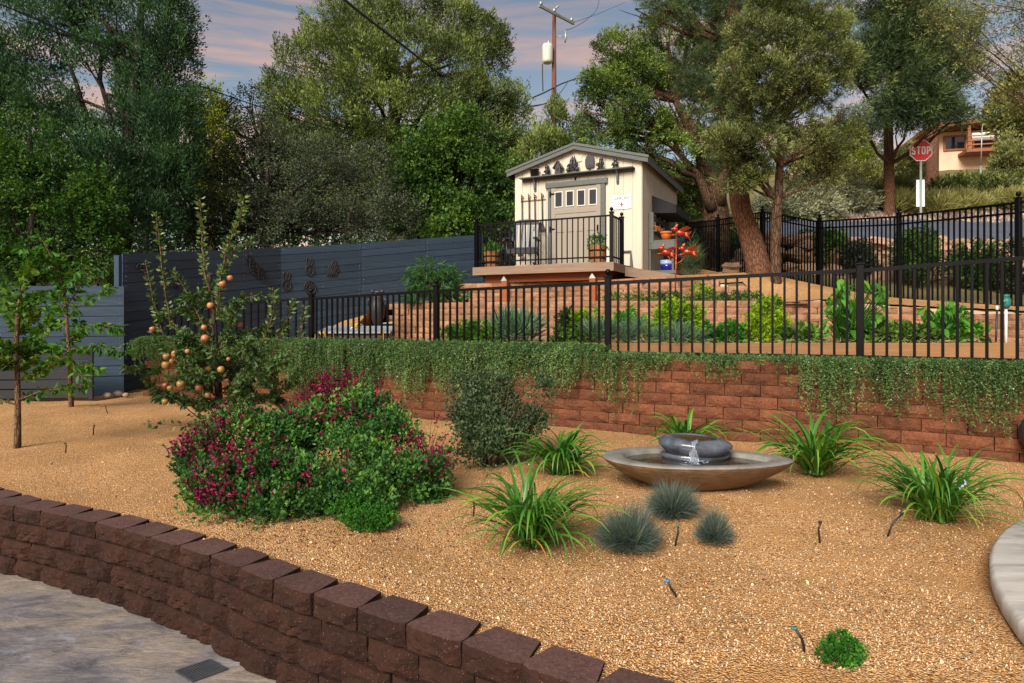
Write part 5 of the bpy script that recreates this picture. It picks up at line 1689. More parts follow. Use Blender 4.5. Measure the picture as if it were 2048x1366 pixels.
# upper bowl: a flattened pebble with a dished top and a spout lip to the front
ub = empty('upper_bowl', (.0, .0, 0)); ub.parent = ft
bc = Vector((.005, .10, .250))
def pebble(prof, n=40):
    vs_, fs = [], []
    for (s, z, tl) in prof:
        for k in range(n):
            t = 2 * math.pi * k / n
            x = .232 * math.cos(t) * s; y = .17 * math.sin(t) * s
            lip = max(0, math.cos(t + 1.75)) ** 12
            zz = z - tl * lip * .010 + x * -.06
            vs_.append((bc.x + x, bc.y + y - tl * lip * .012, bc.z + zz))
    for i in range(len(prof) - 1):
        for k in range(n):
            j = (k + 1) % n
            fs.append((i * n + k, i * n + j, (i + 1) * n + j, (i + 1) * n + k))
    return vs_, fs
v_, f_ = pebble([(.3, -.072, 0), (.6, -.062, 0), (.84, -.04, 0), (.97, -.01, 0), (1.0, .012, 0), (.975, .026, .2), (.90, .040, .6), (.80, .050, 1), (.68, .056, 1), (.61, .054, 1), (.575, .046, .6), (.3, .040, 0), (.02, .039, 0)])
bpy.data.objects.remove(ub)
mb = MB(); mb.add(v_, f_, True); ub = mb.build('upper_bowl', MATS['stone_wet'], ft)
v_, f_ = pebble([(.592, .0495, .6), (.02, .0495, 0)])
mb = MB(); mb.add(v_, f_, True); mb.build('water', MATS['water'], ub)
mb = MB()
ped = [(.17, .16), (.19, .195), (.14, .21), (.10, .22)]
mb.lathe([(r_, z) for r_, z in ped], 24, (bc.x, bc.y + .02, 0), 1.15, .75); mb.build('pedestal', MATS['stone_wet'], ft)
# spilling water
wf = MB()
lx = bc.x - .03; ly = bc.y - .11
path_ = [(-.005, .048), (-.035, .046), (-.052, .034), (-.064, .012), (-.067, -.02), (-.070, -.055), (-.078, -.096)]
nu, nv = 12, len(path_) - 1
vs_ = []
for i, (dy_, dz_) in enumerate(path_):
    t = i / nv
    for k in range(nu + 1):
        u = k / nu - .5
        wd = (.030 - .012 * t) * (1 + .18 * math.sin(i * 1.7))
        vs_.append((lx + u * wd * 2 + .004 * math.sin(k * 2.3 + i), ly + dy_ + .022 * u * u * 4 * (t < .8) + .003 * math.sin(k * 1.9 + i * 1.3), bc.z + dz_ + .012 * (u + .1) * (t < .5)))
wf.add(vs_, [(i * (nu + 1) + k, i * (nu + 1) + k + 1, (i + 1) * (nu + 1) + k + 1, (i + 1) * (nu + 1) + k) for i in range(nv) for k in range(nu)], True)
for k in range(26):
    a_ = rnd.uniform(0, 6.28); r_ = rnd.uniform(.0, .09)
    wf.ball((lx + math.cos(a_) * r_, ly - .06 + math.sin(a_) * r_ * .5, .172 + rnd.uniform(0, .018)), (rnd.uniform(.003, .010), rnd.uniform(.003, .008), .003), 6, 4)
wf.build('falling_water', MATS['falling_water'], ft)

# ------------------------------------------------------------------ drip emitters on their stakes
em = [((1640, 1082), (1641, 1042), 'poly_pipe', 'black drip stake standing alone right of the fountain'),
      ((1350, 1086), (1356, 1050), 'emitter_teal', 'drip stake with a teal tip between two blue fescues'),
      ((1357, 1196), (1334, 1160), 'emitter_blue', 'leaning drip stake with a bright blue tip in the near gravel'),
      ((1611, 1306), (1589, 1254), 'emitter_teal', 'leaning drip stake with a green tip beside the small green plant'),
      ((1774, 1070), (1806, 1024), 'poly_pipe', 'leaning black pipe under the right daylily clump'),
      ((947, 1026), (946, 1003), 'poly_pipe', 'short black drip stake left of the near daylily'),
      ((187, 866), (189, 850), 'poly_pipe', 'tiny drip stake in the gravel below the fence corner'),
      ((340, 910), (326, 889), 'poly_pipe', 'drip stake leaning left in the gravel below the apple tree'),
      ((216, 826), (211, 812), 'poly_pipe', 'small dark drip stake beside the rear sapling'),
      ((131, 902), (131, 886), 'poly_pipe', 'drip stake in open gravel right of the front sapling')]
for i, (b_, t_, mt, lab) in enumerate(em):
    g = G(b_[0], b_[1]); tp = P(t_[0], t_[1], g.y)
    root = empty('drip_emitter', g, 0, lab, 'drip emitter', 'drip emitters in the gravel bed')
    d = tp - g; mid = d * .55 + Vector((.15 * d.z * (1 if i % 2 else -1), 0, 0)) * .6
    mb = MB(); mb.tube([(0, 0, -.02), mid * .5, mid, d * .92], .0042 + .0006 * g.y / 4, 7); mb.build('stake', MATS['poly_pipe'], root)
    mb = MB(); mb.tube([d * .9, d * 1.0], .007, 8); mb.tube([d * .96, d * .97 + Vector((-.012, 0, -.001))], .0045, 6); mb.build('nozzle', MATS[mt], root)

# dark textured sphere at the right edge
q = G(2068, 905)
mb = MB(); mb.ball((0, 0, .18), .165, 28, 18); mb.lathe([(.09, -.07), (.08, -.04), (.05, -.02), (.06, .03)], 20)
tag(mb.build('stone_sphere', MATS['figurine'], loc=(3.79, 4.6, .06)), 'dark pitted ornamental sphere cut by the right edge', 'garden ornament')

# ------------------------------------------------------------------ boulders, upper stone wall, riprap
def rock_mesh(name, seed, mat, n=9, m=6, rough=.22, flat=.8):
    r = random.Random(seed); mb = MB(); mb.ball((0, 0, 0), (1, 1, 1), n, m)
    ph = [r.uniform(0, 6) for _ in range(6)]
    for i, p in enumerate(mb.v):
        x, y, z = p
        f = 1 + rough * (math.sin(3 * x + ph[0]) * math.cos(2.5 * y + ph[1]) + .6 * math.sin(5 * z + ph[2] + 3 * x) + .4 * math.sin(7 * y + ph[3]))
        # faceting
        f *= 1 / max(.86, abs(x) ** 3 + abs(y) ** 3 + abs(z) ** 3 + .25) ** .35
        mb.v[i] = (x * f, y * f, z * f * flat)
    mb.sm = [False] * len(mb.sm)
    return mb.mesh(name, mat)
rocks = [rock_mesh('boulder', 40 + i, MATS['boulder'], 12, 8) for i in range(6)]
bw = empty('boulder_bank', (8, 12.6, 1.4), 0, 'row of rounded tan and grey boulders behind the tall black fence', 'boulder wall')
o0 = Vector(bw.location)
for row in range(3):
    x = 5.4 + row * .25
    while x < 13.5:
        r_ = rnd.uniform(.20, .34)
        yb = 15.6 - (x - 5.4) * .43 + row * .16
        zb = hz(x, yb - .3) + .14 + row * .30
        link_mesh('boulder', rnd.choice(rocks), bw, Vector((x, yb, zb)) - o0, (rnd.uniform(-.4, .4), rnd.uniform(-.4, .4), rnd.uniform(0, 6)), (r_ * 1.15, r_, r_ * rnd.uniform(.75, 1.0)))
        x += r_ * 1.75
# stone retaining wall under the road
stw = empty('road_stone_wall', (10, 16.1, 2.4), 0, 'brown fieldstone wall holding up the road beyond the boulders', 'stone wall')
o0 = Vector(stw.location)
sts = [rock_mesh('stone', 60 + i, MATS['boulder'], 8, 6, .12, .9) for i in range(6)]
for row in range(3):
    x = 5.9 + row * .1
    while x < 21:
        w_r = rnd.uniform(.16, .30)
        yb = 16.0 + (.25 if x < 8 else 0) + max(0, 8 - x) * .8
        link_mesh('stone', rnd.choice(sts), stw, Vector((x, yb, 2.52 + row * .21 + rnd.uniform(-.02, .02) + max(0, x - 14) * .0)) - o0, (0, rnd.uniform(-.3, .3), rnd.choice((0, 3.1)) + rnd.uniform(-.2, .2)), (w_r, .16, .125))
        x += w_r * 1.75
mb = MB(); mb.box(5.9 - 10, 21 - 10, .02, .25, -.2, .62); mb.build('wall_core', MATS['boulder'], stw)
# riprap bank above the road: thousands of chips
n = 5200
X = NR.uniform(9, 34, n); Y = NR.uniform(21.9, 24.4, n)
Z = hgt(X, Y) + .04
sz = NR.uniform(.06, .17, n)
bb = unit(np.array([(1, 0, 0), (-.5, .87, 0), (-.5, -.87, 0), (0.1, .1, .9), (0, 0, -.6)]))[None] * NR.uniform(.6, 1.3, (n, 5, 3))
V = bb * sz[:, None, None] + np.stack([X, Y, Z], 1)[:, None]
T = (np.array([(0, 1, 3), (1, 2, 3), (2, 0, 3), (1, 0, 4), (2, 1, 4), (0, 2, 4)])[None] + (np.arange(n) * 5)[:, None, None]).reshape(-1, 3)
mat_leaf('rip', (.10, .075, .06), (.22, .15, .12), (.38, .30, .25), 0, .9, .2)
tag(link_mesh('riprap', raw_mesh('riprap', V.reshape(-1, 3), T, np.repeat(np.clip(NR.normal(.5, .25, n), 0, 1), 6), MATS['rip'])), 'bank of broken pinkish rock above the road', 'riprap', kind='stuff')

# ------------------------------------------------------------------ signs, pole, wires, house
g = Vector((13.85, 22, 0)); zc = CZ + (HZ - 301) / F * 22
gx = (1842 - 1024) / F * 22
gb = hz(gx, 22)
ss = empty('stop_sign', (gx, 22, gb), -.12, 'red octagonal stop sign on a galvanised post by the road', 'road sign')
R_ = .385
mb = MB(); oc = [(R_ * math.cos(math.radians(22.5 + 45 * k)), R_ * math.sin(math.radians(22.5 + 45 * k)) + zc - gb) for k in range(8)]
mb.prism(oc, 0, .004); mb.build('plate', MATS['sign_white'], ss)
mb = MB(); oc = [(.93 * R_ * math.cos(math.radians(22.5 + 45 * k)), .93 * R_ * math.sin(math.radians(22.5 + 45 * k)) + zc - gb) for k in range(8)]
mb.prism(oc, -.004, -.001); mb.build('face', MATS['sign_red'], ss)
def block_word(word, w, h, t, gap, z0, y0, mat, parent):
    S_ = {'S': [(1, .86), (.8, 1), (.2, 1), (0, .86), (0, .66), (.2, .54), (.8, .46), (1, .34), (1, .14), (.8, 0), (.2, 0), (0, .14)], 'T': [(0, 1), (1, 1), None, (.5, 1), (.5, 0)],
          'O': [(.2, 0), (.8, 0), (1, .14), (1, .86), (.8, 1), (.2, 1), (0, .86), (0, .14), (.2, 0), (.8, 0)], 'P': [(0, 0), (0, 1), (.8, 1), (1, .86), (1, .60), (.8, .46), (0, .46)]}
    x = -(len(word) * w + (len(word) - 1) * gap) / 2
    mb = MB()
    for ch in word:
        prev = None
        for q in S_[ch]:
            if q is not None and prev is not None:
                a = Vector((x + t / 2 + prev[0] * (w - t), 0, z0 - h / 2 + t / 2 + prev[1] * (h - t))); b = Vector((x + t / 2 + q[0] * (w - t), 0, z0 - h / 2 + t / 2 + q[1] * (h - t)))
                d = (b - a).normalized(); n = Vector((-d.z, 0, d.x)) * t / 2; a = a - d * t * .38; b = b + d * t * .38
                P4 = [a + n, b + n, b - n, a - n]
                mb.add([p + Vector((0, y0, 0)) for p in P4] + [p + Vector((0, y0 - .003 - .0004 * len(mb.f) / 6, 0)) for p in P4], [(0, 1, 2, 3), (7, 6, 5, 4), (0, 4, 5, 1), (1, 5, 6, 2), (2, 6, 7, 3), (3, 7, 4, 0)])
            prev = q
        x += w + gap
    return mb.build('lettering', mat, parent)
block_word('STOP', .128, .27, .042, .032, zc - gb, -.0042, MATS['sign_white'], ss)
mb = MB(); mb.prism([(-.035, .006), (.035, .006), (.035, .03), (.02, .03), (.02, .015), (-.02, .015), (-.02, .03), (-.035, .03)], -.3, zc - gb + .3, 'z'); mb.build('post', MATS['galvanised'], ss)
zm = CZ + (HZ - 386) / F * 22 - gb; hh = 27 / F * 22
mb = MB(); mb.bbox(-.135, .135, .034, .040, zm - hh, zm + hh, .002); mb.build('lower_plate', MATS['sign_back'], ss)
# thin far post
q = P(1962, 250, 26); zb = hz(q.x, 26)
mb = MB(); mb.tube([(0, 0, -.2), (.04, 0, (q.z - zb) * .45)], .035, 8); mb.tube([(.04, 0, (q.z - zb) * .45), (.1, 0, q.z - zb)], .02, 8)
tag(mb.build('thin_post', MATS['galvanised'], loc=(q.x - .05, 26, zb)), 'thin grey metal post among the hillside shrubs', 'post')

YP = 35
gx = P(1108, 300, YP).x; gb = 3.4
up_ = empty('utility_pole', (gx, YP, gb), 0, 'tall brown wooden utility pole with crossarm and transformer', 'utility pole')
zz = lambda py, Y_=YP: CZ - (py - HZ) / F * Y_ - gb
mb = MB(); mb.tube([(0, 0, -.5), (0, 0, zz(200)), (.01, 0, zz(27))], [.17, .135, .105], 12); mb.build('pole', MATS['pole_wood'], up_)
xl = P(1078, 12, 33.6).x - gx; xr = P(1148, 48, 36.0).x - gx
a0 = Vector((xl, 33.7 - YP - .1, zz(13, 33.7))); a1 = Vector((xr, 36.2 - YP - .1, zz(49, 36.2)))
dd = (a1 - a0).normalized(); sp = Vector((-dd.y, dd.x, 0)).normalized()
def beam(mb, a, b, w, h_):
    d_ = (b - a).normalized(); s_ = Vector((-d_.y, d_.x, 0)).normalized(); u_ = s_.cross(d_)
    vs_ = [p + s_ * sx * w / 2 + u_ * sz_ * h_ / 2 for p in (a, b) for sx, sz_ in ((-1, -1), (1, -1), (1, 1), (-1, 1))]
    mb.add(vs_, [(0, 1, 2, 3), (7, 6, 5, 4), (0, 4, 5, 1), (1, 5, 6, 2), (2, 6, 7, 3), (3, 7, 4, 0)])
mb = MB(); beam(mb, a0, a1, .10, .13); ca = mb.build('crossarm', MATS['crossarm'], up_)
for t in (.05, .42, .93):
    c = a0.lerp(a1, t)
    mb = MB(); mb.lathe([(.03, .06), (.09, .10), (.11, .15), (.06, .17), (.09, .2), (.04, .26)], 10, (c.x, c.y, c.z)); mb.build('insulator', MATS['galvanised'], up_)
mb = MB(); c = a0.lerp(a1, .42); mb.tube([c + Vector((-.02, 0, .2)), c + Vector((.25, -.1, .38))], .05, 8); mb.build('switch_arm', MATS['galvanised'], up_)
tc = Vector((P(1094.5, 113, YP).x - gx, -.25, 0))
mb = MB(); mb.lathe([(.22, zz(130)), (.26, zz(128)), (.28, zz(124)), (.29, zz(100)), (.29, zz(97)), (.25, zz(93)), (.05, zz(92))], 20, (tc.x, tc.y, 0)); tf = mb.build('transformer', MATS['transformer'], up_)
mb = MB(); mb.lathe([(.05, zz(92)), (.06, zz(89)), (.03, zz(86)), (.012, zz(82))], 8, (tc.x + .05, tc.y, 0)); mb.build('bushing', MATS['galvanised'], tf)
mb = MB(); mb.box(tc.x + .27, -.13, -.32, -.18, zz(101), zz(99)); mb.box(tc.x + .27, -.13, -.32, -.18, zz(115), zz(113)); mb.build('hanger', MATS['aluminium'], tf)
mb = MB(); c = Vector((P(1131, 75, YP).x - gx, -.1, zz(75)))
mb.tube([(.1, -.05, zz(73)), c], .025, 6); mb.tube([c + Vector((0, 0, .3)), c, c + Vector((-.03, 0, -.32))], [.05, .07, .04], 8); mb.build('cutout', MATS['galvanised'], up_)
mb = MB(); mb.box(.10, .20, -.08, .08, zz(215), zz(198)); mb.build('conduit_box', MATS['crossarm'], up_)
def wire(pts, r, label, name='overhead_wire', group='overhead wires'):
    mb = MB(); P_ = []
    for i in range(len(pts) - 1):
        p0 = Vector(pts[max(i - 1, 0)]); p1 = Vector(pts[i]); p2 = Vector(pts[i + 1]); p3 = Vector(pts[min(i + 2, len(pts) - 1)])
        for k in range(6):
            t = k / 6
            P_.append(.5 * ((2 * p1) + (p2 - p0) * t + (2 * p0 - 5 * p1 + 4 * p2 - p3) * t * t + (3 * p1 - p0 - 3 * p2 + p3) * t ** 3))
    P_.append(Vector(pts[-1])); o = P_[0].copy()
    mb.tube([p - o for p in P_], r, 6)
    return tag(mb.build(name, MATS['wire'], loc=o), label, 'cable', group)
wire([P(660, -40, 11), P(690, 0, 12), P(800, 86, 15.5), P(900, 160, 20), P(1000, 205, 26), P(1060, 212, 31), P(1106, 204, 35)], .028, 'thick twisted service cable sagging from top centre to the utility pole')
wire([P(-40, -8, 9.5), P(0, 8, 10), P(200, 92, 11.5), P(400, 172, 13.5), P(600, 240, 16.0), P(720, 275, 18)], .013, 'thin dark wire crossing in front of the left trees')
wire([P(1063, 196, 32), P(1085, 187, 33.5), P(1107, 176, 34.8), P(1130, 165, 37), P(1170, 154, 42), P(1260, 140, 52)], .035, 'bundled cable passing the pole toward the right pine')
wire([P(1063, 214, 33), P(1090, 207, 34.5), P(1118, 188, 35), P(1135, 165, 36)], .018, 'thin looped line below the bundled cable at the pole')
wire([P(1085, 128, 34.6), P(1085, 150, 34.6), P(1086, 182, 34.6)], .03, 'drop lead hanging from the transformer')
wire([P(1132, 60, 35), P(1150, 54, 38), P(1175, 38, 42), P(1195, 15, 46), P(1200, -20, 50)], .016, 'slim conductor rising from the cutout to the upper right')
wire([P(1148, 44, 36), P(1190, 30, 45), P(1250, 5, 60)], .014, 'faint conductor leaving the right end of the crossarm')

# hillside house
hs_ = empty('hillside_house', (34.5, 46, 0), -.25, 'tan stucco house with wood balcony high on the right hillside', 'house')
hzb = hz(34, 46)
hs_.location.z = hzb
ztop = CZ + (HZ - 252) / F * 46 - hzb
zbal = CZ + (HZ - 300) / F * 46 - hzb
mb = MB(); mb.box(-4.0, 14, 0, 8, -3.5, ztop - .2); mb.build('wall', MATS['stucco'], hs_)
mb = MB(); mb.add([(-5.0, -1.6, ztop - .25), (16, -1.6, ztop + .9), (16, 9, ztop + .9), (-5.0, 9, ztop - .25), (-5.0, -1.6, ztop + .0), (16, -1.6, ztop + 1.15), (16, 9, ztop + 1.15), (-5.0, 9, ztop + .0)],
                  [(3, 2, 1, 0), (4, 5, 6, 7), (0, 1, 5, 4), (1, 2, 6, 5), (2, 3, 7, 6), (3, 0, 4, 7)]); mb.build('roof', MATS['house_wood'], hs_)
for (x0_, x1_) in ((-3.4, -2.2), (-1.6, 1.4), (3.0, 5.5)):
    mb = MB(); mb.box(x0_, x1_, -.06, -.005, zbal + .25, ztop - .6); w_ = mb.build('window', MATS['dark_glass'], hs_)
    mb = MB()
    for q in ((x0_ - .12, x0_, zbal + .13, ztop - .48), (x1_, x1_ + .12, zbal + .13, ztop - .48), (x0_, x1_, zbal + .13, zbal + .25), (x0_, x1_, ztop - .6, ztop - .48)): mb.box(q[0], q[1], -.10, -.004, q[2], q[3])
    mb.build('frame', MATS['house_wood'], w_)
bal = MB(); bal.box(-2.6, 6.5, -1.5, -.01, zbal - .35, zbal - .15); bl = bal.build('balcony', MATS['house_wood'], hs_)
for k in range(4):
    x = -2.5 + k * 2.85
    mb = MB(); mb.box(x, x + .16, -1.48, -1.32, zbal - .145, ztop - .2); mb.build('post', MATS['house_wood'], bl)
for z in (.1, .4, .7):
    mb = MB(); mb.box(-2.55, 6.4, -1.52, -1.485, zbal + z, zbal + z + .09); mb.build('rail', MATS['house_wood'], bl)
mb = MB(); mb.box(-2.2, .4, -1.30, -1.27, zbal + .45, zbal + 1.0); mb.build('white_panel', MATS['white_trim'], bl)

# ================================================================== PLANTS
def tree(name, label, base, tpts, trad, blobs, leafmat, barkmat, n, per, tr, L, W, cat='tree', group=None, r0=.05, sub=5, limb_blobs=None, extra=None, **kw):
    root = empty(name, base, 0, label, cat, group)
    o = Vector(base)
    tl = [Vector(p) - o for p in tpts]
    bl = [(c - np.array(o), r) for c, r in blobs]
    trunk(root, tl, trad, MATS[barkmat])
    limbs(root, tl[1:], trad, bl if limb_blobs is None else [bl[i] for i in limb_blobs], MATS[barkmat], r0, sub)
    crown('crown', bl, n, per, tr, L, W, MATS[leafmat], root, **kw)
    if extra: extra(root, bl)
    return root

def Pz(px, Y, z): return Vector(((px - 1024) / F * Y, Y, z))

# --- left: big dark cypress with several upright stems
B = blobs_px([(318, 40, 66, 95), (338, 150, 50, 115), (345, 270, 52, 95), (300, 190, 55, 90, .6), (285, 260, 50, 80, .3), (350, 350, 48, 60), (290, 340, 62, 60), (270, 130, 34, 70, .5),
              (215, 335, 62, 60, -.5), (150, 285, 60, 55), (95, 210, 55, 60), (60, 120, 60, 55), (110, 40, 60, 45), (30, 30, 50, 50), (190, 20, 40, 40), (15, 200, 55, 60), (30, 310, 60, 50), (130, 390, 80, 55, -.4),
              (240, 420, 80, 55, -.3), (320, 430, 55, 50), (170, 120, 26, 45), (-60, 150, 80, 120), (-60, 330, 80, 90), (220, 70, 30, 60), (310, -70, 80, 60), (120, -60, 90, 60)], 13.0)
tree('cypress_tree', 'big dark cypress with several upright stems at upper left', (-8.2, 13.2, 0.2),
     [(-8.2, 13.2, 0.0), P(250, 420, 13.2), P(262, 250, 13.2), P(275, 100, 13.1), P(290, -60, 13)], [.22, .18, .13, .09, .04], B,
     'lf_cypress', 'bark_dark', 9800, 16, .17, .075, .024, r0=.05, sub=4, up=.9, outw=.6, rand=.35, shell=.35, gap=.30, gk=2.6, seed=2.3)
# extra stems crossing the open part of the crown
st_root = [o for o in COL.objects if o.name == 'cypress_tree'][0]
so = Vector(st_root.location)
for a_, b_, c_, r_ in (((215, 360), (165, 210), (105, 20), .075), ((235, 330), (200, 160), (185, -20), .06), ((250, 280), (240, 130), (228, 0), .05), ((225, 350), (130, 260), (55, 90), .05), ((262, 330), (290, 200), (300, 60), .06), ((160, 420), (90, 330), (20, 230), .05)):
    mb = MB(); mb.tube([p - so for p in wander(P(*a_, 13.1), P(*b_, 13.2), 3, .03)[:-1] + wander(P(*b_, 13.2), P(*c_, 13.0), 4, .03)], [r_, r_ * .9, r_ * .8, r_ * .7, r_ * .55, r_ * .4, r_ * .25, r_ * .15], 7)
    mb.build('limb', MATS['bark_dark'], st_root)

# --- bright vine-covered small tree low at the far left
B = blobs_px([(60, 290, 60, 60), (20, 380, 60, 80), (100, 390, 75, 75), (150, 460, 60, 60), (60, 480, 80, 60), (-40, 420, 80, 120), (10, 540, 60, 40), (190, 400, 40, 60), (100, 520, 80, 35), (200, 500, 40, 50)], 11.2)
tree('broadleaf_tree', 'dense deep green broadleaf tree above the lower board fence', (-8.3, 11.3, 0.0), [(-8.3, 11.3, 0), P(60, 520, 11.3), P(70, 380, 11.3), P(60, 270, 11.3)], [.09, .07, .05, .02], B,
     'lf_vine', 'bark_dark', 2900, 12, .13, .055, .036, r0=.03, sub=3, up=.1, outw=.7, rand=.8, gap=.34, gk=2.6, seed=4.1)
# --- yellow-green tree glimpsed behind
B = blobs_px([(410, 215, 30, 34), (430, 255, 36, 34), (425, 300, 36, 40), (440, 360, 40, 50)], 21)
tree('yellow_tree', 'yellow-green tree glimpsed between the cypress and the oak', tuple(Pz(425, 21, 1.5)), [tuple(Pz(425, 21, 1.4)), P(425, 380, 21), P(425, 220, 21)], [.12, .09, .03], B,
     'lf_yellow', 'bark_brown', 620, 12, .22, .12, .05, r0=.04, sub=3, gap=.3, seed=1.2)
# --- grey-green scrub oak
B = blobs_px([(500, 215, 38, 42), (455, 250, 45, 40), (525, 265, 45, 45), (430, 320, 50, 50), (495, 330, 62, 55, .4), (570, 320, 60, 50), (640, 320, 50, 50, .5), (650, 375, 70, 55), (560, 395, 80, 60), (470, 405, 70, 55, -.3), (720, 400, 60, 60),
              (740, 340, 45, 50, .3), (410, 440, 50, 50), (600, 455, 80, 42, -.3), (700, 460, 70, 40), (500, 465, 70, 36), (390, 380, 35, 50), (790, 440, 50, 50), (340, 460, 60, 45)], 14.6)
tree('oak_tree', 'dusty grey-green scrub oak rising behind the tall board fence', tuple(Pz(535, 14.8, .9)), [tuple(Pz(535, 14.8, .8)), P(530, 455, 14.8), P(528, 380, 14.8), P(520, 290, 14.8)], [.15, .12, .09, .04], B,
     'lf_oak', 'bark_dark', 6200, 11, .13, .048, .030, r0=.055, sub=5, up=.2, outw=.6, rand=.9, gap=.44, gk=2.6, seed=6.4)
ok = COL.objects['oak_tree']; so = Vector(ok.location)
for a_, b_, c_ in (((535, 440), (500, 390), (470, 300)), ((530, 430), (535, 340), (540, 250)), ((538, 450), (570, 420), (585, 398)), ((535, 440), (590, 380), (660, 330)), ((690, 480), (700, 430), (720, 380)), ((520, 420), (480, 380), (420, 350))):
    mb = MB(); mb.tube([p - so for p in wander(P(*a_, 14.3), P(*b_, 14.2), 3, .05)[:-1] + wander(P(*b_, 14.2), P(*c_, 14.3), 3, .05)], [.06, .055, .05, .04, .03, .02, .01], 7)
    mb.build('limb', MATS['bark_dark'], ok)
# --- large rounded juniper, centre left
B = blobs_px([(655, 45, 42, 44), (700, 70, 55, 50, -.8), (760, 50, 48, 50), (835, 25, 50, 42), (900, 55, 55, 50), (960, 80, 44, 44), (985, 130, 30, 50), (600, 130, 45, 42), (650, 130, 60, 55, -1), (735, 140, 70, 60, -1.4), (820, 120, 70, 60, -1.4), (900, 150, 65, 60, -1),
              (565, 190, 38, 40), (600, 230, 60, 50, -.6), (680, 220, 70, 55, -1.3), (770, 230, 75, 55, -1.6), (860, 230, 75, 55, -1.4), (940, 220, 55, 55, -.8), (990, 215, 34, 44), (1030, 225, 26, 46), (1015, 290, 34, 50), (960, 300, 55, 50, -.6), (620, 300, 60, 50), (700, 310, 70, 50, -.8), (1035, 330, 25, 50),
              (790, 320, 80, 60, -1), (870, 330, 70, 60, -.5), (640, 380, 70, 60), (740, 400, 80, 60), (1000, 380, 50, 60), (560, 260, 30, 30)], 21)
tree('juniper_tree', 'largest rounded olive-green juniper at upper centre left', tuple(Pz(800, 21, 1.8)), [tuple(Pz(800, 21, 1.6)), P(795, 400, 21), P(790, 280, 21), P(785, 150, 21), P(800, 40, 21)], [.36, .30, .22, .13, .05], B,
     'lf_juniper', 'bark_brown', 9800, 17, .22, .105, .036, r0=.09, sub=6, up=.8, outw=.7, rand=.38, gap=.40, gk=1.9, seed=3.7)
# --- bright broadleaf in front of it, hanging over the fence
B = blobs_px([(880, 290, 70, 42), (960, 300, 55, 48), (820, 320, 45, 45), (860, 370, 70, 52), (945, 375, 65, 55), (1005, 370, 36, 50), (870, 430, 70, 48), (950, 435, 60, 42, -.4), (800, 400, 45, 50), (920, 472, 28, 18, -1.4), (900, 462, 40, 20, -1.0), (1000, 430, 32, 35), (830, 460, 50, 25), (930, 255, 35, 30)], 16.4)
tree('maple_tree', 'bright green broadleaf tree overhanging the fence left of the shed', tuple(Pz(900, 16.6, 1.6)), [tuple(Pz(900, 16.6, 1.5)), P(898, 440, 16.6), P(900, 370, 16.6), P(895, 290, 16.6)], [.12, .1, .07, .03], B,
     'lf_broad', 'bark_dark', 5200, 10, .16, .085, .060, r0=.04, sub=4, up=-.1, outw=.7, rand=.8, gap=.44, gk=2.6, seed=8.8)
# --- slim young juniper behind the shed's left eave
B = blobs_px([(1108, 235, 20, 26), (1095, 262, 26, 26), (1120, 262, 28, 30), (1085, 290, 26, 26), (1110, 292, 30, 24), (1140, 285, 26, 28), (1165, 262, 18, 26), (1060, 310, 20, 24), (1040, 345, 20, 30)], 17.5)
tree('young_juniper', 'slim yellow-green young juniper rising behind the shed ridge', tuple(Pz(1110, 17.5, 2.0)), [tuple(Pz(1110, 17.5, 1.9)), P(1110, 320, 17.5), P(1108, 225, 17.5)], [.07, .05, .02], B,
     'lf_juniper', 'bark_brown', 900, 14, .16, .10, .03, r0=.025, sub=3, up=1.2, outw=.4, rand=.3, gap=.34, gk=3, seed=5.0, tshift=.12)
# --- alligator juniper right of the shed
B = blobs_px([(1235, 105, 44, 34), (1200, 135, 34, 30), (1215, 170, 44, 30), (1270, 150, 50, 40), (1190, 205, 34, 26), (1245, 215, 50, 32, -.5), (1300, 210, 50, 38), (1215, 250, 42, 26), (1340, 60, 44, 44), (1320, 120, 50, 42), (1375, 150, 60, 50, .6), (1190, 260, 30, 24), (1170, 225, 24, 20),
              (1290, 290, 42, 32, -.6), (1345, 300, 40, 34), (1300, 335, 34, 26), (1350, 250, 48, 36), (1400, 220, 60, 50, .6), (1440, 120, 60, 60, .8), (1470, 260, 40, 60, 1), (1390, 20, 60, 50, .8), (1400, 330, 34, 30, .5), (1250, 275, 30, 20), (1380, 400, 30, 30, 1.5), (1345, 440, 40, 30, 2)], 16.5)
B = B[:]
def al_extra(root, bl):
    pass
at_ = tree('alligator_juniper', 'spreading juniper with bright clumps and twisted brown limbs right of the shed', tuple(Pz(1432, 17, 2.2)),
     [tuple(Pz(1432, 17, 2.0)), P(1433, 430, 17), P(1425, 370, 17), P(1395, 280, 16.8), P(1350, 200, 16.6)], [.38, .33, .28, .16, .08], B,
     'lf_alligator', 'bark_brown', 6000, 16, .13, .070, .030, r0=.085, sub=5, up=.5, outw=.9, rand=.5, gap=.47, gk=2.6, seed=7.7)
so = Vector(at_.location)
for a_, b_, c_, r_ in (((1425, 420), (1405, 370), (1385, 335), .15), ((1440, 410), (1450, 340), (1440, 220), .16), ((1385, 335), (1340, 290), (1240, 262), .08), ((1400, 370), (1330, 250), (1235, 230), .06)):
    mb = MB(); mb.tube([p - so for p in wander(P(*a_, 16.8), P(*b_, 16.7), 3, .04)[:-1] + wander(P(*b_, 16.7), P(*c_, 16.6), 3, .05)], [r_, r_ * .95, r_ * .85, r_ * .75, r_ * .6, r_ * .45, r_ * .3], 9)
    mb.build('limb', MATS['bark_brown'], at_)

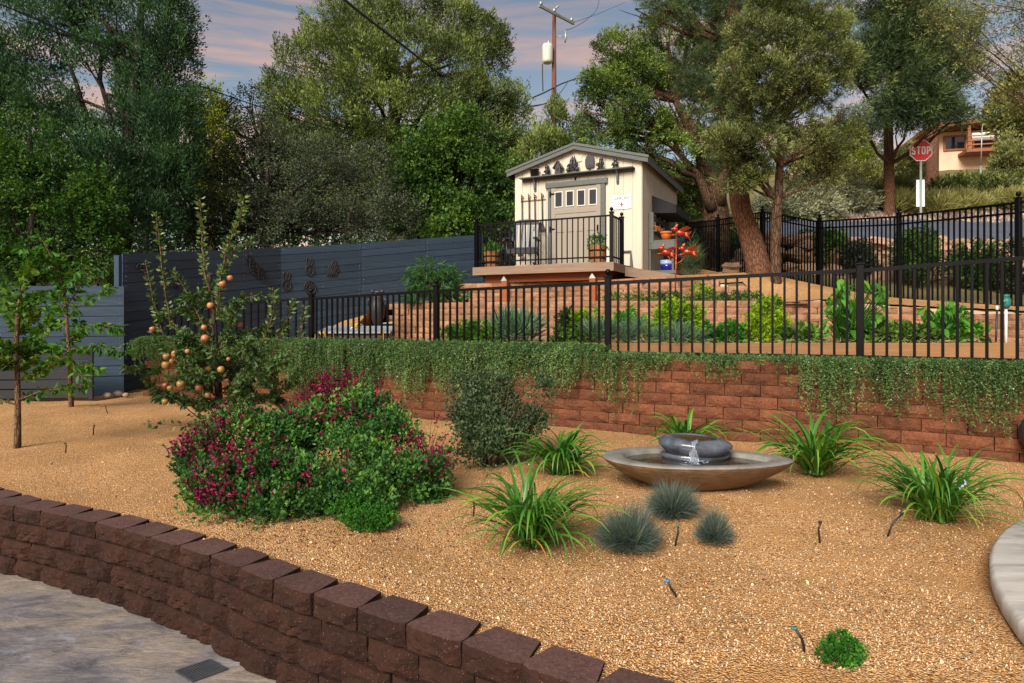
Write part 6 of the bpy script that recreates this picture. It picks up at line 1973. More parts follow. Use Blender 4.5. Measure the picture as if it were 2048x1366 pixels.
# --- leaning ponderosa with orange bark
bz = hz(4.35, 11.5)
tp = [Vector((P(1523, 545, 11.3).x, 11.3, bz - .12)), P(1503, 480, 11.35), P(1482, 420, 11.4), P(1474, 360, 11.45), P(1486, 250, 11.5), P(1488, 170, 11.5), P(1470, 90, 11.5), P(1462, 10, 11.5), P(1478, -90, 11.5), P(1490, -260, 11.6)]
B = blobs_px([(1395, 110, 55, 40, .3), (1440, 150, 40, 34, .2), (1370, 150, 40, 30), (1420, 40, 60, 34), (1340, 20, 55, 26), (1270, 18, 40, 18), (1460, 60, 45, 34, .5), (1530, 20, 60, 34, .6), (1400, 190, 36, 26), (1470, 210, 50, 34, -.3), (1480, 285, 44, 34, -.3), (1470, 330, 34, 26, -.2), (1590, 60, 50, 40, 1.1), (1660, 110, 40, 34, 1.3), (1640, 20, 60, 30, 1), (1500, -50, 120, 40), (1380, -40, 80, 30), (1640, 200, 34, 24, 1.2), (1300, -10, 60, 20)], 11.4)
pr = empty('ponderosa_pine', tuple(tp[0]), 0, 'tall ponderosa with thick leaning orange-brown trunk and long needles', 'tree')
so = Vector(pr.location)
trunk(pr, [p - so for p in tp], [.22, .19, .17, .155, .145, .14, .13, .12, .11, .09], MATS['bark_pine'], 18)
bl = [(c - np.array(so), r) for c, r in B]
limbs(pr, [p - so for p in tp[4:]], None, bl, MATS['bark_brown'], .045, 4)
c_, d_ = tufts(bl, 1000, .5, .2, 2.2, 3.3)
ax = unit(d_ + np.array((0, 0, .35)) + .4 * rdir(len(c_)))
k = 52
t0 = NR.random((len(c_), k, 1)) ** .7 * .14
pos = (c_[:, None] + ax[:, None] * t0).reshape(-1, 3)
dr_ = unit((ax[:, None] * .75 + rdir(len(c_) * k).reshape(len(c_), k, 3)).reshape(-1, 3))
tn = (.25 + .4 * lump(c_, 2.4, 1.)[:, None] + NR.normal(0, .13, (len(c_), k))).reshape(-1)
o = needles('needles', pos, dr_, NR.uniform(.12, .19, len(pos)), .0065, tn, MATS['lf_pine'], pr); o['kind'] = 'stuff'

# --- pinyon with the thin straight trunk
bz = hz(4.27, 10.5)
B = blobs_px([(1600, -20, 60, 40), (1540, 20, 44, 36), (1600, 45, 50, 38), (1655, 60, 40, 36), (1500, 75, 38, 30), (1545, 90, 48, 36, -.3), (1620, 110, 55, 38, -.3), (1680, 120, 30, 32), (1470, 140, 40, 28), (1530, 160, 50, 36, -.4), (1600, 175, 56, 34, -.3), (1450, 190, 34, 24), (1660, 180, 40, 32),
              (1500, 225, 44, 30, -.2), (1590, 240, 50, 28), (1450, 285, 34, 26, -.3), (1490, 300, 40, 34), (1530, 285, 36, 28, -.3), (1620, 290, 50, 34), (1680, 270, 40, 30, .3), (1600, 340, 40, 28, .2), (1660, 340, 34, 26, .2), (1475, 355, 34, 24), (1505, 340, 30, 24), (1700, 215, 30, 28), (1560, 200, 40, 30, .5)], 10.4)
tree('pinyon_pine', 'pinyon with thin straight grey-brown trunk and dense olive crown', (P(1553, 568, 10.5).x, 10.5, bz),
     [(P(1553, 568, 10.5).x, 10.5, bz - .1), P(1550, 480, 10.5), P(1556, 400, 10.5), P(1560, 330, 10.5), P(1562, 240, 10.5), P(1568, 140, 10.5), P(1580, 40, 10.5), P(1590, -50, 10.4)], [.085, .078, .07, .062, .055, .045, .032, .015], B,
     'lf_pinyon', 'bark_brown', 8200, 17, .080, .050, .014, r0=.03, sub=6, up=.55, outw=.9, rand=.5, gap=.50, gk=3.6, seed=9.2)

# --- pine beyond the road with long dark needles
bz = hz(P(1777, 330, 25).x, 25)
B = blobs_px([(1790, 50, 60, 40), (1840, 90, 60, 42), (1750, 110, 50, 42), (1800, 150, 70, 42), (1870, 140, 55, 36), (1740, 180, 45, 36), (1900, 185, 50, 30), (1840, 205, 60, 32), (1780, 225, 46, 26), (1935, 165, 40, 30), (1950, 210, 34, 22), (1890, 235, 44, 22), (1720, 240, 34, 30), (1700, 140, 34, 34), (1830, 20, 60, 30), (1770, -20, 70, 40)], 21)
tree('road_pine', 'dark long-needled pine above the stop sign with slim trunk', tuple(Pz(1777, 23, hz(P(1777, 330, 23).x, 23))), [tuple(Pz(1778, 23, 4.3)), P(1778, 330, 23), P(1776, 240, 23), P(1780, 150, 22), P(1785, 40, 21.5)], [.19, .17, .15, .1, .05], B,
     'lf_pine', 'bark_pine', 3300, 22, .26, .17, .024, r0=.07, sub=5, up=.3, outw=.9, rand=.75, gap=.42, gk=1.8, seed=2.9, tshift=-.04)
B = blobs_px([(1870, 212, 46, 26), (1840, 60, 80, 60), (1880, 100, 60, 60), (1860, 160, 70, 40)], 27)
tree('road_pine', 'thicker orange-trunked pine just behind the stop sign', tuple(Pz(1864, 27, hz(P(1864, 330, 27).x, 27))), [tuple(Pz(1864, 27, 5.3)), P(1864, 350, 27), P(1866, 260, 27), P(1868, 120, 27)], [.27, .25, .22, .15], B,
     'lf_pine', 'bark_pine', 900, 20, .36, .24, .028, r0=.1, sub=4, up=.2, outw=.9, rand=.75, gap=.25, gk=1.2, seed=1.9, tshift=-.1)
# --- sparse overhanging branches at top right
B = blobs_px([(1830, 10, 40, 16), (1900, 30, 50, 18), (1960, 60, 50, 18), (2020, 40, 50, 24), (1990, 110, 44, 16), (2040, 130, 30, 18), (1930, 110, 30, 12), (1990, 10, 60, 16), (2040, 90, 30, 20), (1960, 170, 24, 10), (1870, 50, 30, 12), (2080, 60, 40, 60), (2035, 195, 26, 14), (1940, 5, 50, 16)], 8.6)
tree('acacia_tree', 'thin feathery branches reaching in at the top right corner', (8.6, 9.0, 1.2), [(8.6, 9.0, 1.1), (8.5, 8.9, 3.2), (8.2, 8.8, 5.2), (7.6, 8.7, 6.4)], [.12, .1, .07, .04], B,
     'lf_scrub', 'bark_brown', 620, 8, .10, .042, .014, r0=.016, sub=4, up=-.1, outw=.6, rand=.8, gap=.35, gk=3, seed=3.1, tshift=-.1)
# --- pale tree behind the right edge
B = blobs_px([(2030, 205, 30, 30), (2010, 235, 24, 20), (2050, 245, 40, 30), (2040, 180, 20, 20)], 38)
tree('pale_tree', 'pale green tree against the sky above the hillside house', tuple(Pz(2040, 38, 9.5)), [tuple(Pz(2040, 38, 9.2)), P(2038, 290, 38), P(2035, 200, 38)], [.16, .12, .05], B,
     'lf_scrub', 'bark_brown', 500, 14, .5, .26, .12, r0=.07, sub=3, gap=.2, seed=1.)

# --- hillside shrubs, each its own plant
shr = [  # px, py centre, rx, ry, Y, mat, label
    (1640, 350, 60, 40, 24, 'lf_scrub', 'olive shrub behind the thin pinyon trunk, lower right of it'),
    (1700, 330, 44, 46, 33, 'lf_yellow', 'bright yellow-green shrub between pinyon and road pine'),
    (1600, 395, 70, 30, 22.5, 'lf_sage', 'grey-green sage mound above the road left of centre slope'),
    (1740, 360, 46, 36, 28, 'lf_scrub', 'dry olive shrub at the foot of the slim road pine'),
    (1690, 400, 50, 32, 23.5, 'lf_sage', 'silvery sagebrush directly above the road'),
    (1770, 395, 60, 34, 24.5, 'lf_scrub', 'yellowish shrub left of the stop sign post'),
    (1800, 350, 50, 30, 30, 'lf_scrub', 'mid-slope olive bush left of the stop sign'),
    (1895, 390, 50, 26, 25, 'lf_pinyon', 'dark green bush right of the stop sign post'),
    (1960, 378, 50, 15, 29, 'lf_scrub', 'tall rounded shrub below the house balcony'),
    (2030, 325, 40, 36, 27, 'lf_scrub', 'big leafy shrub at the right edge under the house'),
    (1990, 385, 60, 32, 24.5, 'lf_pinyon', 'dense green shrub behind the thin grey post'),
    (1930, 420, 34, 14, 23.6, 'lf_drygrass', 'low straw-coloured grass clump above the rock bank'),
    (1870, 424, 30, 13, 23.4, 'lf_drygrass', 'low yellow grass clump at the stop sign foot'),
    (2030, 416, 36, 16, 23.5, 'lf_drygrass', 'dry grass clump above the rocks at right edge'),
    (1795, 430, 30, 12, 23.4, 'lf_drygrass', 'pale grass tuft left of the stop sign foot'),
    (1560, 420, 60, 26, 22, 'lf_sage', 'low grey shrub seen between the two pine trunks'),
    (1660, 280, 40, 40, 36, 'lf_scrub', 'distant shrub on the skyline left of the slim pine'),
    (1825, 320, 26, 22, 36, 'lf_pinyon', 'distant dark bush behind the stop sign plate'),
    (2020, 290, 22, 16, 34, 'lf_scrub', 'small bush in front of the house wall'),
    (1600, 320, 60, 50, 34, 'lf_scrub', 'far olive shrub behind the pinyon crown'),
    (1720, 270, 40, 40, 40, 'lf_pinyon', 'far green tree clump beyond the slim road pine'),
    (1380, 400, 50, 60, 24, 'lf_broad', 'deep green bush behind the shed beside the twisted trunk'),
    (1340, 370, 40, 50, 22, 'lf_alligator', 'green bush directly behind the shed awning'),
    (1450, 470, 60, 30, 19, 'lf_scrub', 'low shrub behind the boundary fence at its far corner'),
]
for i, (px, py, rx, ry, Yd, mt, lab) in enumerate(shr):
    c = P(px, py, Yd); gz_ = hz(c.x, Yd)
    root = empty('hillside_shrub', (c.x, Yd, gz_), 0, lab, 'shrub', 'shrubs on the hillside above the road')
    s_ = Yd / F
    hh = max(c.z + ry * s_ - gz_, .4)
    bl = []
    for k in range(5):
        bl.append((np.array((rnd.uniform(-.5, .5) * rx * s_, rnd.uniform(-.3, .5) * rx * s_, hh * rnd.uniform(.35, .68))), np.array((rx * s_ * rnd.uniform(.5, .72), rx * s_ * .5, hh * rnd.uniform(.30, .42)))))
    for k in range(3): bl.append((np.array((rnd.uniform(-.6, .6) * rx * s_, -.1, hh * .2)), np.array((rx * s_ * .6, rx * s_ * .5, hh * .24))))
    grass = mt == 'lf_drygrass'
    crown('leaves', bl, 330 + int(rx * ry * .10), 13, .22, .16 if not grass else .34, .055 if not grass else .025, MATS[mt], root, up=.5 if not grass else 1.6, gap=.25, gk=1.6, shell=.4, seed=rnd.uniform(0, 9), rand=.6)
    mb = MB()
    for k in range(5):
        a_ = rnd.uniform(0, 6.28); mb.tube([(0, 0, -.1), (math.cos(a_) * rx * s_ * .3, math.sin(a_) * rx * s_ * .3, hh * .4), (math.cos(a_) * rx * s_ * .6, math.sin(a_) * rx * s_ * .5, hh * .75)], [.05, .03, .01], 5)
    mb.build('stem', MATS['bark_brown'], root)

# shrubs just outside the boundary fence, dark green
for (px, py, rx, ry, Yd, mt, lab) in (
        (1600, 495, 40, 22, 15.6, 'lf_broad', 'low dark shrub behind the fence left of the stone wall'),
        (1668, 500, 34, 40, 14.9, 'lf_broad', 'dark leafy shrub just outside the fence at its lowest post'),
        (1720, 520, 30, 30, 14.4, 'lf_oak', 'small dark shrub above the boulders'),
        (1835, 500, 30, 36, 13.4, 'lf_broad', 'upright dark shrub between fence posts in front of the stone wall'),
        (1960, 505, 55, 20, 13.2, 'lf_broad', 'spreading dark shrub over the right-hand boulders'),
        (2045, 505, 30, 24, 12.6, 'lf_oak', 'dark shrub at the right edge above the boulders'),
        (1480, 500, 40, 26, 17, 'lf_vine', 'dark undergrowth shrub behind the leaning pine trunk'),
        (1405, 520, 30, 40, 17.6, 'lf_vine', 'shaded shrub beyond the fence beside the potting bench')):
    c = P(px, py, Yd); gz_ = hz(c.x, Yd)
    s_ = Yd / F
    root = empty('roadside_shrub', (c.x, Yd, gz_), 0, lab, 'shrub', 'dark shrubs outside the boundary fence')
    top = c.z + ry * s_ - gz_
    bl = [(np.array((rnd.uniform(-.5, .5) * rx * s_, rnd.uniform(-.2, .2), top * rnd.uniform(.35, .72))), np.array((rx * s_ * .6, rx * s_ * .5, top * .30))) for k in range(5)]
    crown('leaves', bl, 420, 12, .12, .065, .036, MATS[mt], root, up=.2, tshift=-.22, gap=.3, gk=3, shell=.4, seed=rnd.uniform(0, 9), rand=.8)
    mb = MB()
    for k in range(4):
        a_ = rnd.uniform(0, 6.28); mb.tube([(0, 0, -.1), (math.cos(a_) * .1, math.sin(a_) * .1, top * .4), (math.cos(a_) * rx * s_ * .4, math.sin(a_) * .2, top * .8)], [.02, .015, .006], 5)
    mb.build('stem', MATS['bark_dark'], root)

# --- far wooded mass on the left and behind the shed
B = []
for i in range(34):
    px = -260 + i * 46; Yd = 27 + (i * 7 % 5) * 2.2
    top = 330 + 40 * math.sin(i * 1.3) + 25 * math.sin(i * 2.9)
    if 1030 < px < 1160: top += 20
    B.append((np.array(P(px, top + 60, Yd)), np.array((1.6, 1.6, 2.0)))); B.append((np.array(P(px + 20, top + 130, Yd - 2)), np.array((1.7, 1.5, 1.9))))
o = crown('distant_woods', B, 5200, 12, .4, .26, .11, MATS['lf_cypress'], None, up=.3, gap=.1, gk=.8, shell=.3, seed=4.4, rand=.8, tshift=.08)
tag(o, 'dark mass of far trees behind the board fence', 'woods', kind='stuff')
# dark understorey close behind the fence
B = []
for i in range(22):
    px = -200 + i * 58
    Yd = 12.6 + i * .30
    B.append((np.array(P(px, 462 - i * 1.5 + 16 * math.sin(i * 1.9), Yd)), np.array((.55, .5, .62))))
    B.append((np.array(P(px + 25, 540, Yd)), np.array((.6, .5, .5))))
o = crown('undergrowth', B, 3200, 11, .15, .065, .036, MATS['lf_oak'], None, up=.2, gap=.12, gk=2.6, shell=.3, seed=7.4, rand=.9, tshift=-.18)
tag(o, 'shaded brushy undergrowth directly behind the blue board fence', 'undergrowth', kind='stuff')

# ------------------------------------------------------------------ trailing rosemary over the red wall
atR, LR = arc(REDW)
pos, dr_, ton, Ls, Ws = [], [], [], [], []
def hang(px):
    """how far the curtain hangs, in metres, along the photo's columns"""
    pts_ = [(200, .15), (280, .2), (420, .50), (520, .60), (700, .58), (850, .54), (1000, .50), (1060, .42), (1100, .36), (1170, .40), (1210, .44), (1245, .62), (1262, .55), (1290, .24), (1310, .26), (1325, .14), (1345, .03), (1395, .03), (1405, .24), (1470, .26), (1482, .02), (1550, .02), (1565, .14),
            (1590, .26), (1625, .46), (1660, .60), (1702, .55), (1712, .02), (1740, .02), (1748, .48), (1800, .54), (1832, .50), (1842, .03), (1860, .04), (1872, .50), (1900, .66), (1945, .70), (1990, .62), (2048, .48), (2200, .45)]
    return float(np.interp(px, [p[0] for p in pts_], [p[1] for p in pts_]))
ns = 7600
for i in range(ns):
    s = rnd.random() * LR
    p, a_ = atR(s)
    nx_, ny_ = math.sin(a_), -math.cos(a_)
    px = 1024 + F * p.x / p.y
    if px > 2300 or px < 180: continue
    h_ = hang(px + rnd.gauss(0, 3))
    if h_ < .06 and rnd.random() < .8: continue
    L = h_ * (rnd.random() ** .62 if rnd.random() < .75 else rnd.uniform(.0, .5)) * rnd.uniform(.85, 1.12) + .03
    dens = 1.15 if px < 1150 else .38 if 1290 < px < 1580 else (.5 if 1700 < px < 1740 or 1835 < px < 1860 else .8)
    dens *= 1 if px < 1150 else .55 + .75 * (.5 + .5 * math.sin(px * .045 + 2.1 * math.sin(px * .013)))
    if rnd.random() > dens: continue
    back = rnd.uniform(-.04, .30 if px < 1200 else .16); z0 = .71 + rnd.uniform(-.02, .02) + (.045 if px < 1200 else .0)
    a = np.array((p.x - nx_ * back, p.y - ny_ * back, z0))
    out = np.array((nx_, ny_, 0))
    lat = np.array((-ny_, nx_, 0)) * rnd.gauss(0, .05)
    bulge = .5 + .5 * math.sin(s * 9.1 + 2.2 * math.sin(s * 3.7)) * math.cos(s * 5.3)
    over = back + rnd.uniform(.03, .11) + ((.16 if px < 1150 else .07) * bulge) * rnd.uniform(.6, 1)
    L *= .58 + .58 * bulge
    seg = []
    k1 = 5
    for t in np.linspace(0, 1, k1): seg.append(a + out * over * t + lat * t + np.array((0, 0, .05 * math.sin(math.pi * t) * rnd.uniform(.3, 1.2) * (1 if px < 1200 else .35))))
    e_ = seg[-1]; kn = max(2, int(L / .05))
    curl = rnd.gauss(0, .03)
    for t in np.linspace(0, 1, kn + 1)[1:]:
        seg.append(e_ + np.array((0, 0, -L * t)) + lat * .5 * math.sin(t * 3) + out * (curl * t * t) + np.array((rnd.gauss(0, .007), rnd.gauss(0, .007), 0)))
    seg = np.array(seg)
    d_ = np.diff(seg, axis=0); ln = np.linalg.norm(d_, axis=1)
    tot = ln.sum(); m_ = int(tot / .0095)
    cs = np.concatenate([[0], np.cumsum(ln)])
    q = np.sort(NR.random(m_)) * tot
    ix = np.clip(np.searchsorted(cs, q) - 1, 0, len(ln) - 1)
    w = ((q - cs[ix]) / ln[ix])[:, None]
    pp = seg[ix] * (1 - w) + seg[ix + 1] * w
    tdir = d_[ix] / ln[ix][:, None]
    rd = rdir(m_)
    pos.append(pp); dr_.append(unit(tdir * .5 + rd)); base_t = rnd.gauss(.27 + .22 * bulge, .20)  # outward clumps lighter, recessed ones darker: depth shading put into the tone
    ton.append(np.clip(base_t + NR.normal(0, .12, m_) + .22 * (q / tot) ** 3, 0, 1))
    Ls.append(NR.uniform(.014, .026, m_)); Ws.append(np.full(m_, .0082 if px < 1150 else .0072))
pos = np.concatenate(pos); dr_ = np.concatenate(dr_); ton = np.concatenate(ton); Ls = np.concatenate(Ls); Ws = np.concatenate(Ws)
o = leaves('trailing_rosemary', pos, dr_, Ls, Ws, ton, MATS['lf_rosemary'], None, .1)
tag(o, 'trailing rosemary spilling in strands over the red block wall', 'trailing plant', kind='stuff')
# shorter upright sprigs along the top of the wall and tiny pale flowers
n = 3000
s = NR.random(n) * LR
c = []
for q in s:
    p, a_ = atR(q); nx_, ny_ = math.sin(a_), -math.cos(a_)
    b_ = rnd.uniform(-.02, .42 if p.x < 1 else .20); px = 1024 + F * p.x / p.y
    if 1290 < px < 1580 and rnd.random() < .6: b_ = rnd.uniform(.2, .45)
    c.append((p.x - nx_ * b_, p.y - ny_ * b_, .69 + rnd.uniform(0, .015) + (.06 * rnd.random() if px < 1200 else 0)))
c = np.array(c)
per = 20
ax = unit(rdir(n) * .8 + np.array((0, 0, .8)))
t = NR.random((n, per, 1)) * np.where(c[:, 0] < 1, .10, .045)[:, None, None]
pp = (c[:, None] + ax[:, None] * t).reshape(-1, 3)
dd_ = unit(ax[:, None] * .5 + rdir(n * per).reshape(n, per, 3)).reshape(-1, 3)
o = leaves('rosemary_sprigs', pp, dd_, NR.uniform(.014, .026, n * per), .0068, np.clip(.5 + NR.normal(0, .18, n * per), 0, 1), MATS['lf_rosemary'], None, .1)
tag(o, 'upright rosemary sprigs growing along the wall top under the fence', 'trailing plant', kind='stuff')
fi = NR.choice(len(pos), 900, replace=False)
mat_leaf('fl_pale', (.45, .45, .65), (.6, .6, .75), (.8, .8, .85), .2)
o = leaves('rosemary_flowers', pos[fi] + NR.normal(0, .012, (900, 3)), rdir(900), .011, .010, NR.random(900), MATS['fl_pale'])
tag(o, 'tiny pale flowers dotted over the trailing rosemary', 'flowers', kind='stuff')

# ------------------------------------------------------------------ salvia, two bushes grown together
def bush(name, label, base, lumps, n, per, tr, L, W, mat, stems=14, cat='bush', gap=.28, gk=7, up=.4, tshift=0, fl=None, rand=.8, shell=.45, smat='bark_young', **kw):
    root = empty(name, base, 0, label, cat)
    bl = [(np.array(c) - np.array(base), np.array(r)) for c, r in lumps]
    crown('leaves', bl, n, per, tr, L, W, MATS[mat], root, up=up, gap=gap, gk=gk, shell=shell, seed=rnd.uniform(0, 9), rand=rand, tshift=tshift, **kw)
    for k in range(stems):
        c, r = bl[k % len(bl)]
        e_ = Vector(c) + Vector((rnd.uniform(-.6, .6) * r[0], rnd.uniform(-.6, .6) * r[1], rnd.uniform(0, .8) * r[2]))
        s_ = Vector((e_.x * .25, e_.y * .25, -.02))
        mb = MB(); mb.tube(wander(s_, e_, 4, .05), [.009, .007, .006, .005, .003], 5); mb.build('stem', MATS[smat], root)
    return root, bl
def GP(px, py, Y): return tuple(P(px, py, Y))
lum = [((-1.45, 3.75, .24), (.28, .26, .24)), ((-1.62, 3.75, .15), (.20, .22, .17)), ((-1.30, 3.62, .14), (.30, .22, .16)), ((-1.15, 3.85, .28), (.26, .26, .22)), ((-1.0, 3.62, .17), (.24, .22, .18)), ((-1.40, 4.0, .32), (.24, .2, .18))]
lum = []
for (px, py, rx, ry, yy) in ((440, 985, 60, 62, 3.62), (520, 960, 70, 62, 3.7), (410, 920, 45, 48, 3.85), (470, 880, 55, 45, 4.0), (560, 900, 60, 52, 4.0), (500, 1020, 70, 34, 3.45), (610, 990, 55, 52, 3.62), (420, 1030, 30, 25, 3.42), (590, 870, 50, 40, 4.15)):
    lum.append((GP(px, py, yy), (rx / F * yy, (rx + ry) / 2 / F * yy * .95, ry / F * yy)))
sal1, bl1 = bush('salvia_bush', 'nearest dark green salvia bush covered in magenta flowers at left', tuple(G(500, 1035)), lum, 2100, 11, .055, .026, .018, 'lf_salvia', 16, up=.6, gap=.5, gk=9)
lum2 = []
for (px, py, rx, ry, yy) in ((660, 860, 60, 52, 4.3), (730, 850, 60, 55, 4.35), (700, 930, 65, 52, 4.0), (780, 900, 60, 52, 4.15), (840, 930, 50, 48, 4.1), (800, 970, 70, 40, 3.85), (860, 960, 38, 40, 3.95), (700, 1000, 50, 40, 3.65), (670, 815, 44, 34, 4.5), (740, 1010, 36, 30, 3.6)):
    lum2.append((GP(px, py, yy), (rx / F * yy, (rx + ry) / 2 / F * yy * .95, ry / F * yy)))
sal2, bl2 = bush('salvia_bush', 'larger lighter green salvia bush right of the magenta-covered one', tuple(G(750, 985)), lum2, 2200, 11, .060, .026, .018, 'lf_salvia', 18, up=.7, tshift=.10, gap=.52, gk=9)
bush('thyme_mat', 'low bright green mat plant at the foot of the salvias', tuple(G(740, 1055)), [(tuple(G(740, 1048) + Vector((0, 0, .03))), (.13, .10, .045)), (tuple(G(700, 1030) + Vector((0, 0, .05))), (.12, .10, .045))], 800, 9, .012, .012, .009, 'lf_veg', 3, cat='ground cover plant', tshift=-.25)
def salvia_flowers(root, bl, n, wts, tall=0.0):
    """spikes: a fine dark stem carrying lipped magenta flowers, standing out of the leaf mass"""
    mbs = MB(); P_, D_, T_ = [], [], []
    for i in range(n):
        c, r = rnd.choices(bl, wts)[0]
        d = Vector((rnd.gauss(0, .8), rnd.gauss(-.5, .8), abs(rnd.gauss(.45, .6)))).normalized()
        b_ = Vector(c) + Vector((d.x * r[0], d.y * r[1], d.z * r[2])) * .8
        L = rnd.uniform(.07, .14) + tall * rnd.random()
        if b_.z < .05: continue
        tip = b_ + (d * .7 + Vector((rnd.gauss(0, .2), 0, .8))).normalized() * L
        mbs.tube([b_, b_.lerp(tip, .5) + Vector((.004, 0, 0)), tip], [.0018, .0016, .001], 4, False)
        for k in range(rnd.randint(2, 6)):
            q = b_.lerp(tip, .35 + .65 * rnd.random())
            for j in range(2):
                P_.append(q); D_.append(Vector((rnd.gauss(0, 1), rnd.gauss(-.4, .8), rnd.gauss(-.1, .4)))); T_.append(rnd.gauss(.5, .3))
            P_.append(q); D_.append(Vector((rnd.gauss(0, 1), rnd.gauss(0, 1), rnd.gauss(.3, .5)))); T_.append(.0)
    mbs.build('flower_stalks', MATS['bark_dark'], root)['kind'] = 'stuff'
    n_ = len(P_)
    o = leaves('flowers', np.array(P_), np.array(D_), NR.uniform(.012, .024, n_), NR.uniform(.009, .017, n_), np.array(T_), MATS['fl_magenta'], root)
    o['kind'] = 'stuff'
salvia_flowers(sal1, bl1, 330, [1.6, .8, 2.0, 1.3, .35, .6, .35, 1.1, .5], .02)
salvia_flowers(sal2, bl2, 210, [1, 1.2, .2, .4, 1.2, .2, 1.3, .2, 4.2, .1], .13)

# grey-green shrub by the wall
lum = []
for (px, py, rx, ry, yy) in ((955, 860, 40, 44, 4.8), (1005, 868, 46, 42, 4.85), (945, 895, 36, 30, 4.7), (1000, 905, 44, 26, 4.65), (1058, 815, 24, 26, 5.0), (965, 805, 30, 30, 5.0), (1010, 800, 26, 28, 5.0), (915, 822, 18, 20, 4.9), (1062, 858, 20, 18, 4.9), (1085, 790, 14, 16, 5.0), (930, 785, 14, 14, 5.0)):
    lum.append((GP(px, py, yy), (rx / F * yy, rx / F * yy, ry / F * yy)))
gs, blg = bush('shrub_rose', 'dark grey-green twiggy shrub between the salvias and the red wall', tuple(G(985, 930)), lum, 1500, 12, .085, .026, .018, 'lf_gray', 12, up=1.2, tshift=-.04, gap=.56, gk=11, outw=.7)
mb = MB(); o0 = Vector(gs.location)
for k in range(46):
    px = rnd.uniform(890, 1110); py = rnd.uniform(745, 810)
    tip = P(px, py, 4.9 + rnd.uniform(-.2, .2)) - o0
    s_ = Vector((tip.x * .35, tip.y * .3, .12))
    mb.tube(wander(s_, tip, 5, .04), [.0035, .003, .0025, .002, .0016, .001], 4, False)
mb.build('twigs', MATS['bark_young'], gs)['kind'] = 'stuff'
bush_p = np.array([[*(P(rnd.uniform(890, 1110), rnd.uniform(745, 830), 4.9 + rnd.uniform(-.2, .2)) - o0)] for _ in range(520)])
leaves('leaves', np.repeat(bush_p, 3, 0) + NR.normal(0, .018, (1560, 3)), rdir(1560), NR.uniform(.014, .024, 1560), .012, NR.normal(.5, .2, 1560), MATS['lf_gray'], gs)['kind'] = 'stuff'

# ------------------------------------------------------------------ strap-leaved clumps and blue fescue
def blade_strip(name, base, direction, L, W, droop, mat, parent, lean=.9, segs=9, tone=.5, twist=0.0):
    """one arching strap leaf with a keel"""
    d = Vector((math.cos(direction), math.sin(direction), 0)); s = Vector((-d.y, d.x, 0))
    pts_ = []; p = Vector(base); ang = math.pi / 2 - (1 - lean) ; step = L / segs
    a_ = math.radians(lean)
    vs_ = []; 
    for i in range(segs + 1):
        t = i / segs
        w = W * (min(1, .55 + t * 1.5) if t < .3 else (1 - ((t - .3) / .7) ** 2.2)) * .5 + .0004
        cu = s * math.cos(twist * t) + Vector((0, 0, 1)) * math.sin(twist * t)
        vs_ += [p - cu * w, p + Vector((0, 0, -w * .45)), p + cu * w]
        a_ -= droop * (t ** 1.1) / segs * 2.0
        p = p + (d * math.cos(a_) + Vector((0, 0, 1)) * math.sin(a_)) * step
        if p.z < .006: p.z = .006 + .001 * i
    V = np.array([tuple(v) for v in vs_])
    T = []
    for i in range(segs):
        k = i * 3
        T += [(k, k + 1, k + 4), (k, k + 4, k + 3), (k + 1, k + 2, k + 5), (k + 1, k + 5, k + 4)]
    tn = np.repeat(np.clip(tone + .12 * np.linspace(-.6, 1, segs), 0, 1), 4)
    return link_mesh(name, raw_mesh(name, V, np.array(T), tn, mat), parent)
def daylily(cpx, cpy, width_px, top_py, n, label, Wb=.0125, dead=3, seed=0, skew=0, lift=1.0):
    r = random.Random(seed)
    g = G(cpx, cpy)
    root = empty('daylily_clump', g, 0, label, 'plant', 'strap-leaved daylily clumps in the gravel')
    R = width_px / 2 / F * g.y; H = (cpy - top_py) / F * g.y
    for i in range(int(n * 1.35)):
        a_ = r.uniform(0, 2 * math.pi); el = r.triangular(22, 88, 62)
        L = math.hypot(R, H) * r.uniform(.75, 1.32)
        b_ = (r.gauss(0, R * .12), r.gauss(0, R * .10), 0)
        blade_strip('leaf_blade', b_, a_, L, Wb * r.uniform(.7, 1.25), r.uniform(1.0, 3.0) * (1.0 if el > 45 else .6) / lift, MATS['lf_daylily'], root, el, 9, r.gauss(.38, .22), r.uniform(-.6, .6))
    for i in range(dead):
        a_ = r.uniform(math.pi, 2 * math.pi)
        blade_strip('leaf_blade', (r.gauss(0, R * .1), -R * .1, 0), a_, R * r.uniform(.7, 1.1), Wb * .8, 2.0, MATS['lf_dead'], root, r.uniform(25, 60), 8, r.uniform(.1, .9), r.uniform(-.5, .5))
    return root
daylily(1122, 948, 176, 872, 96, 'strap-leaved clump left of the fountain against the dark shrub', .021, 2, 1)
daylily(1065, 1085, 250, 966, 128, 'nearest big strap-leaved clump left of the blue fescues', .0165, 5, 2)
daylily(1368, 905, 150, 828, 60, 'strap-leaved clump half hidden behind the fountain', .025, 2, 3)
daylily(1632, 945, 200, 838, 100, 'strap-leaved clump at the right tip of the fountain', .024, 2, 4)
daylily(1872, 1038, 250, 912, 140, 'fine-leaved strap clump at right near the round slab', .0145, 4, 5)
# small white flowers on the right clump
c = np.array([tuple(P(1925 + rnd.gauss(0, 8), 968 + rnd.gauss(0, 5), 3.4)) for _ in range(14)])
q = COL.objects['daylily_clump.004']
leaves('flower', c - np.array(q.location), rdir(14), .02, .014, NR.random(14), MATS['fl_pale'], q)

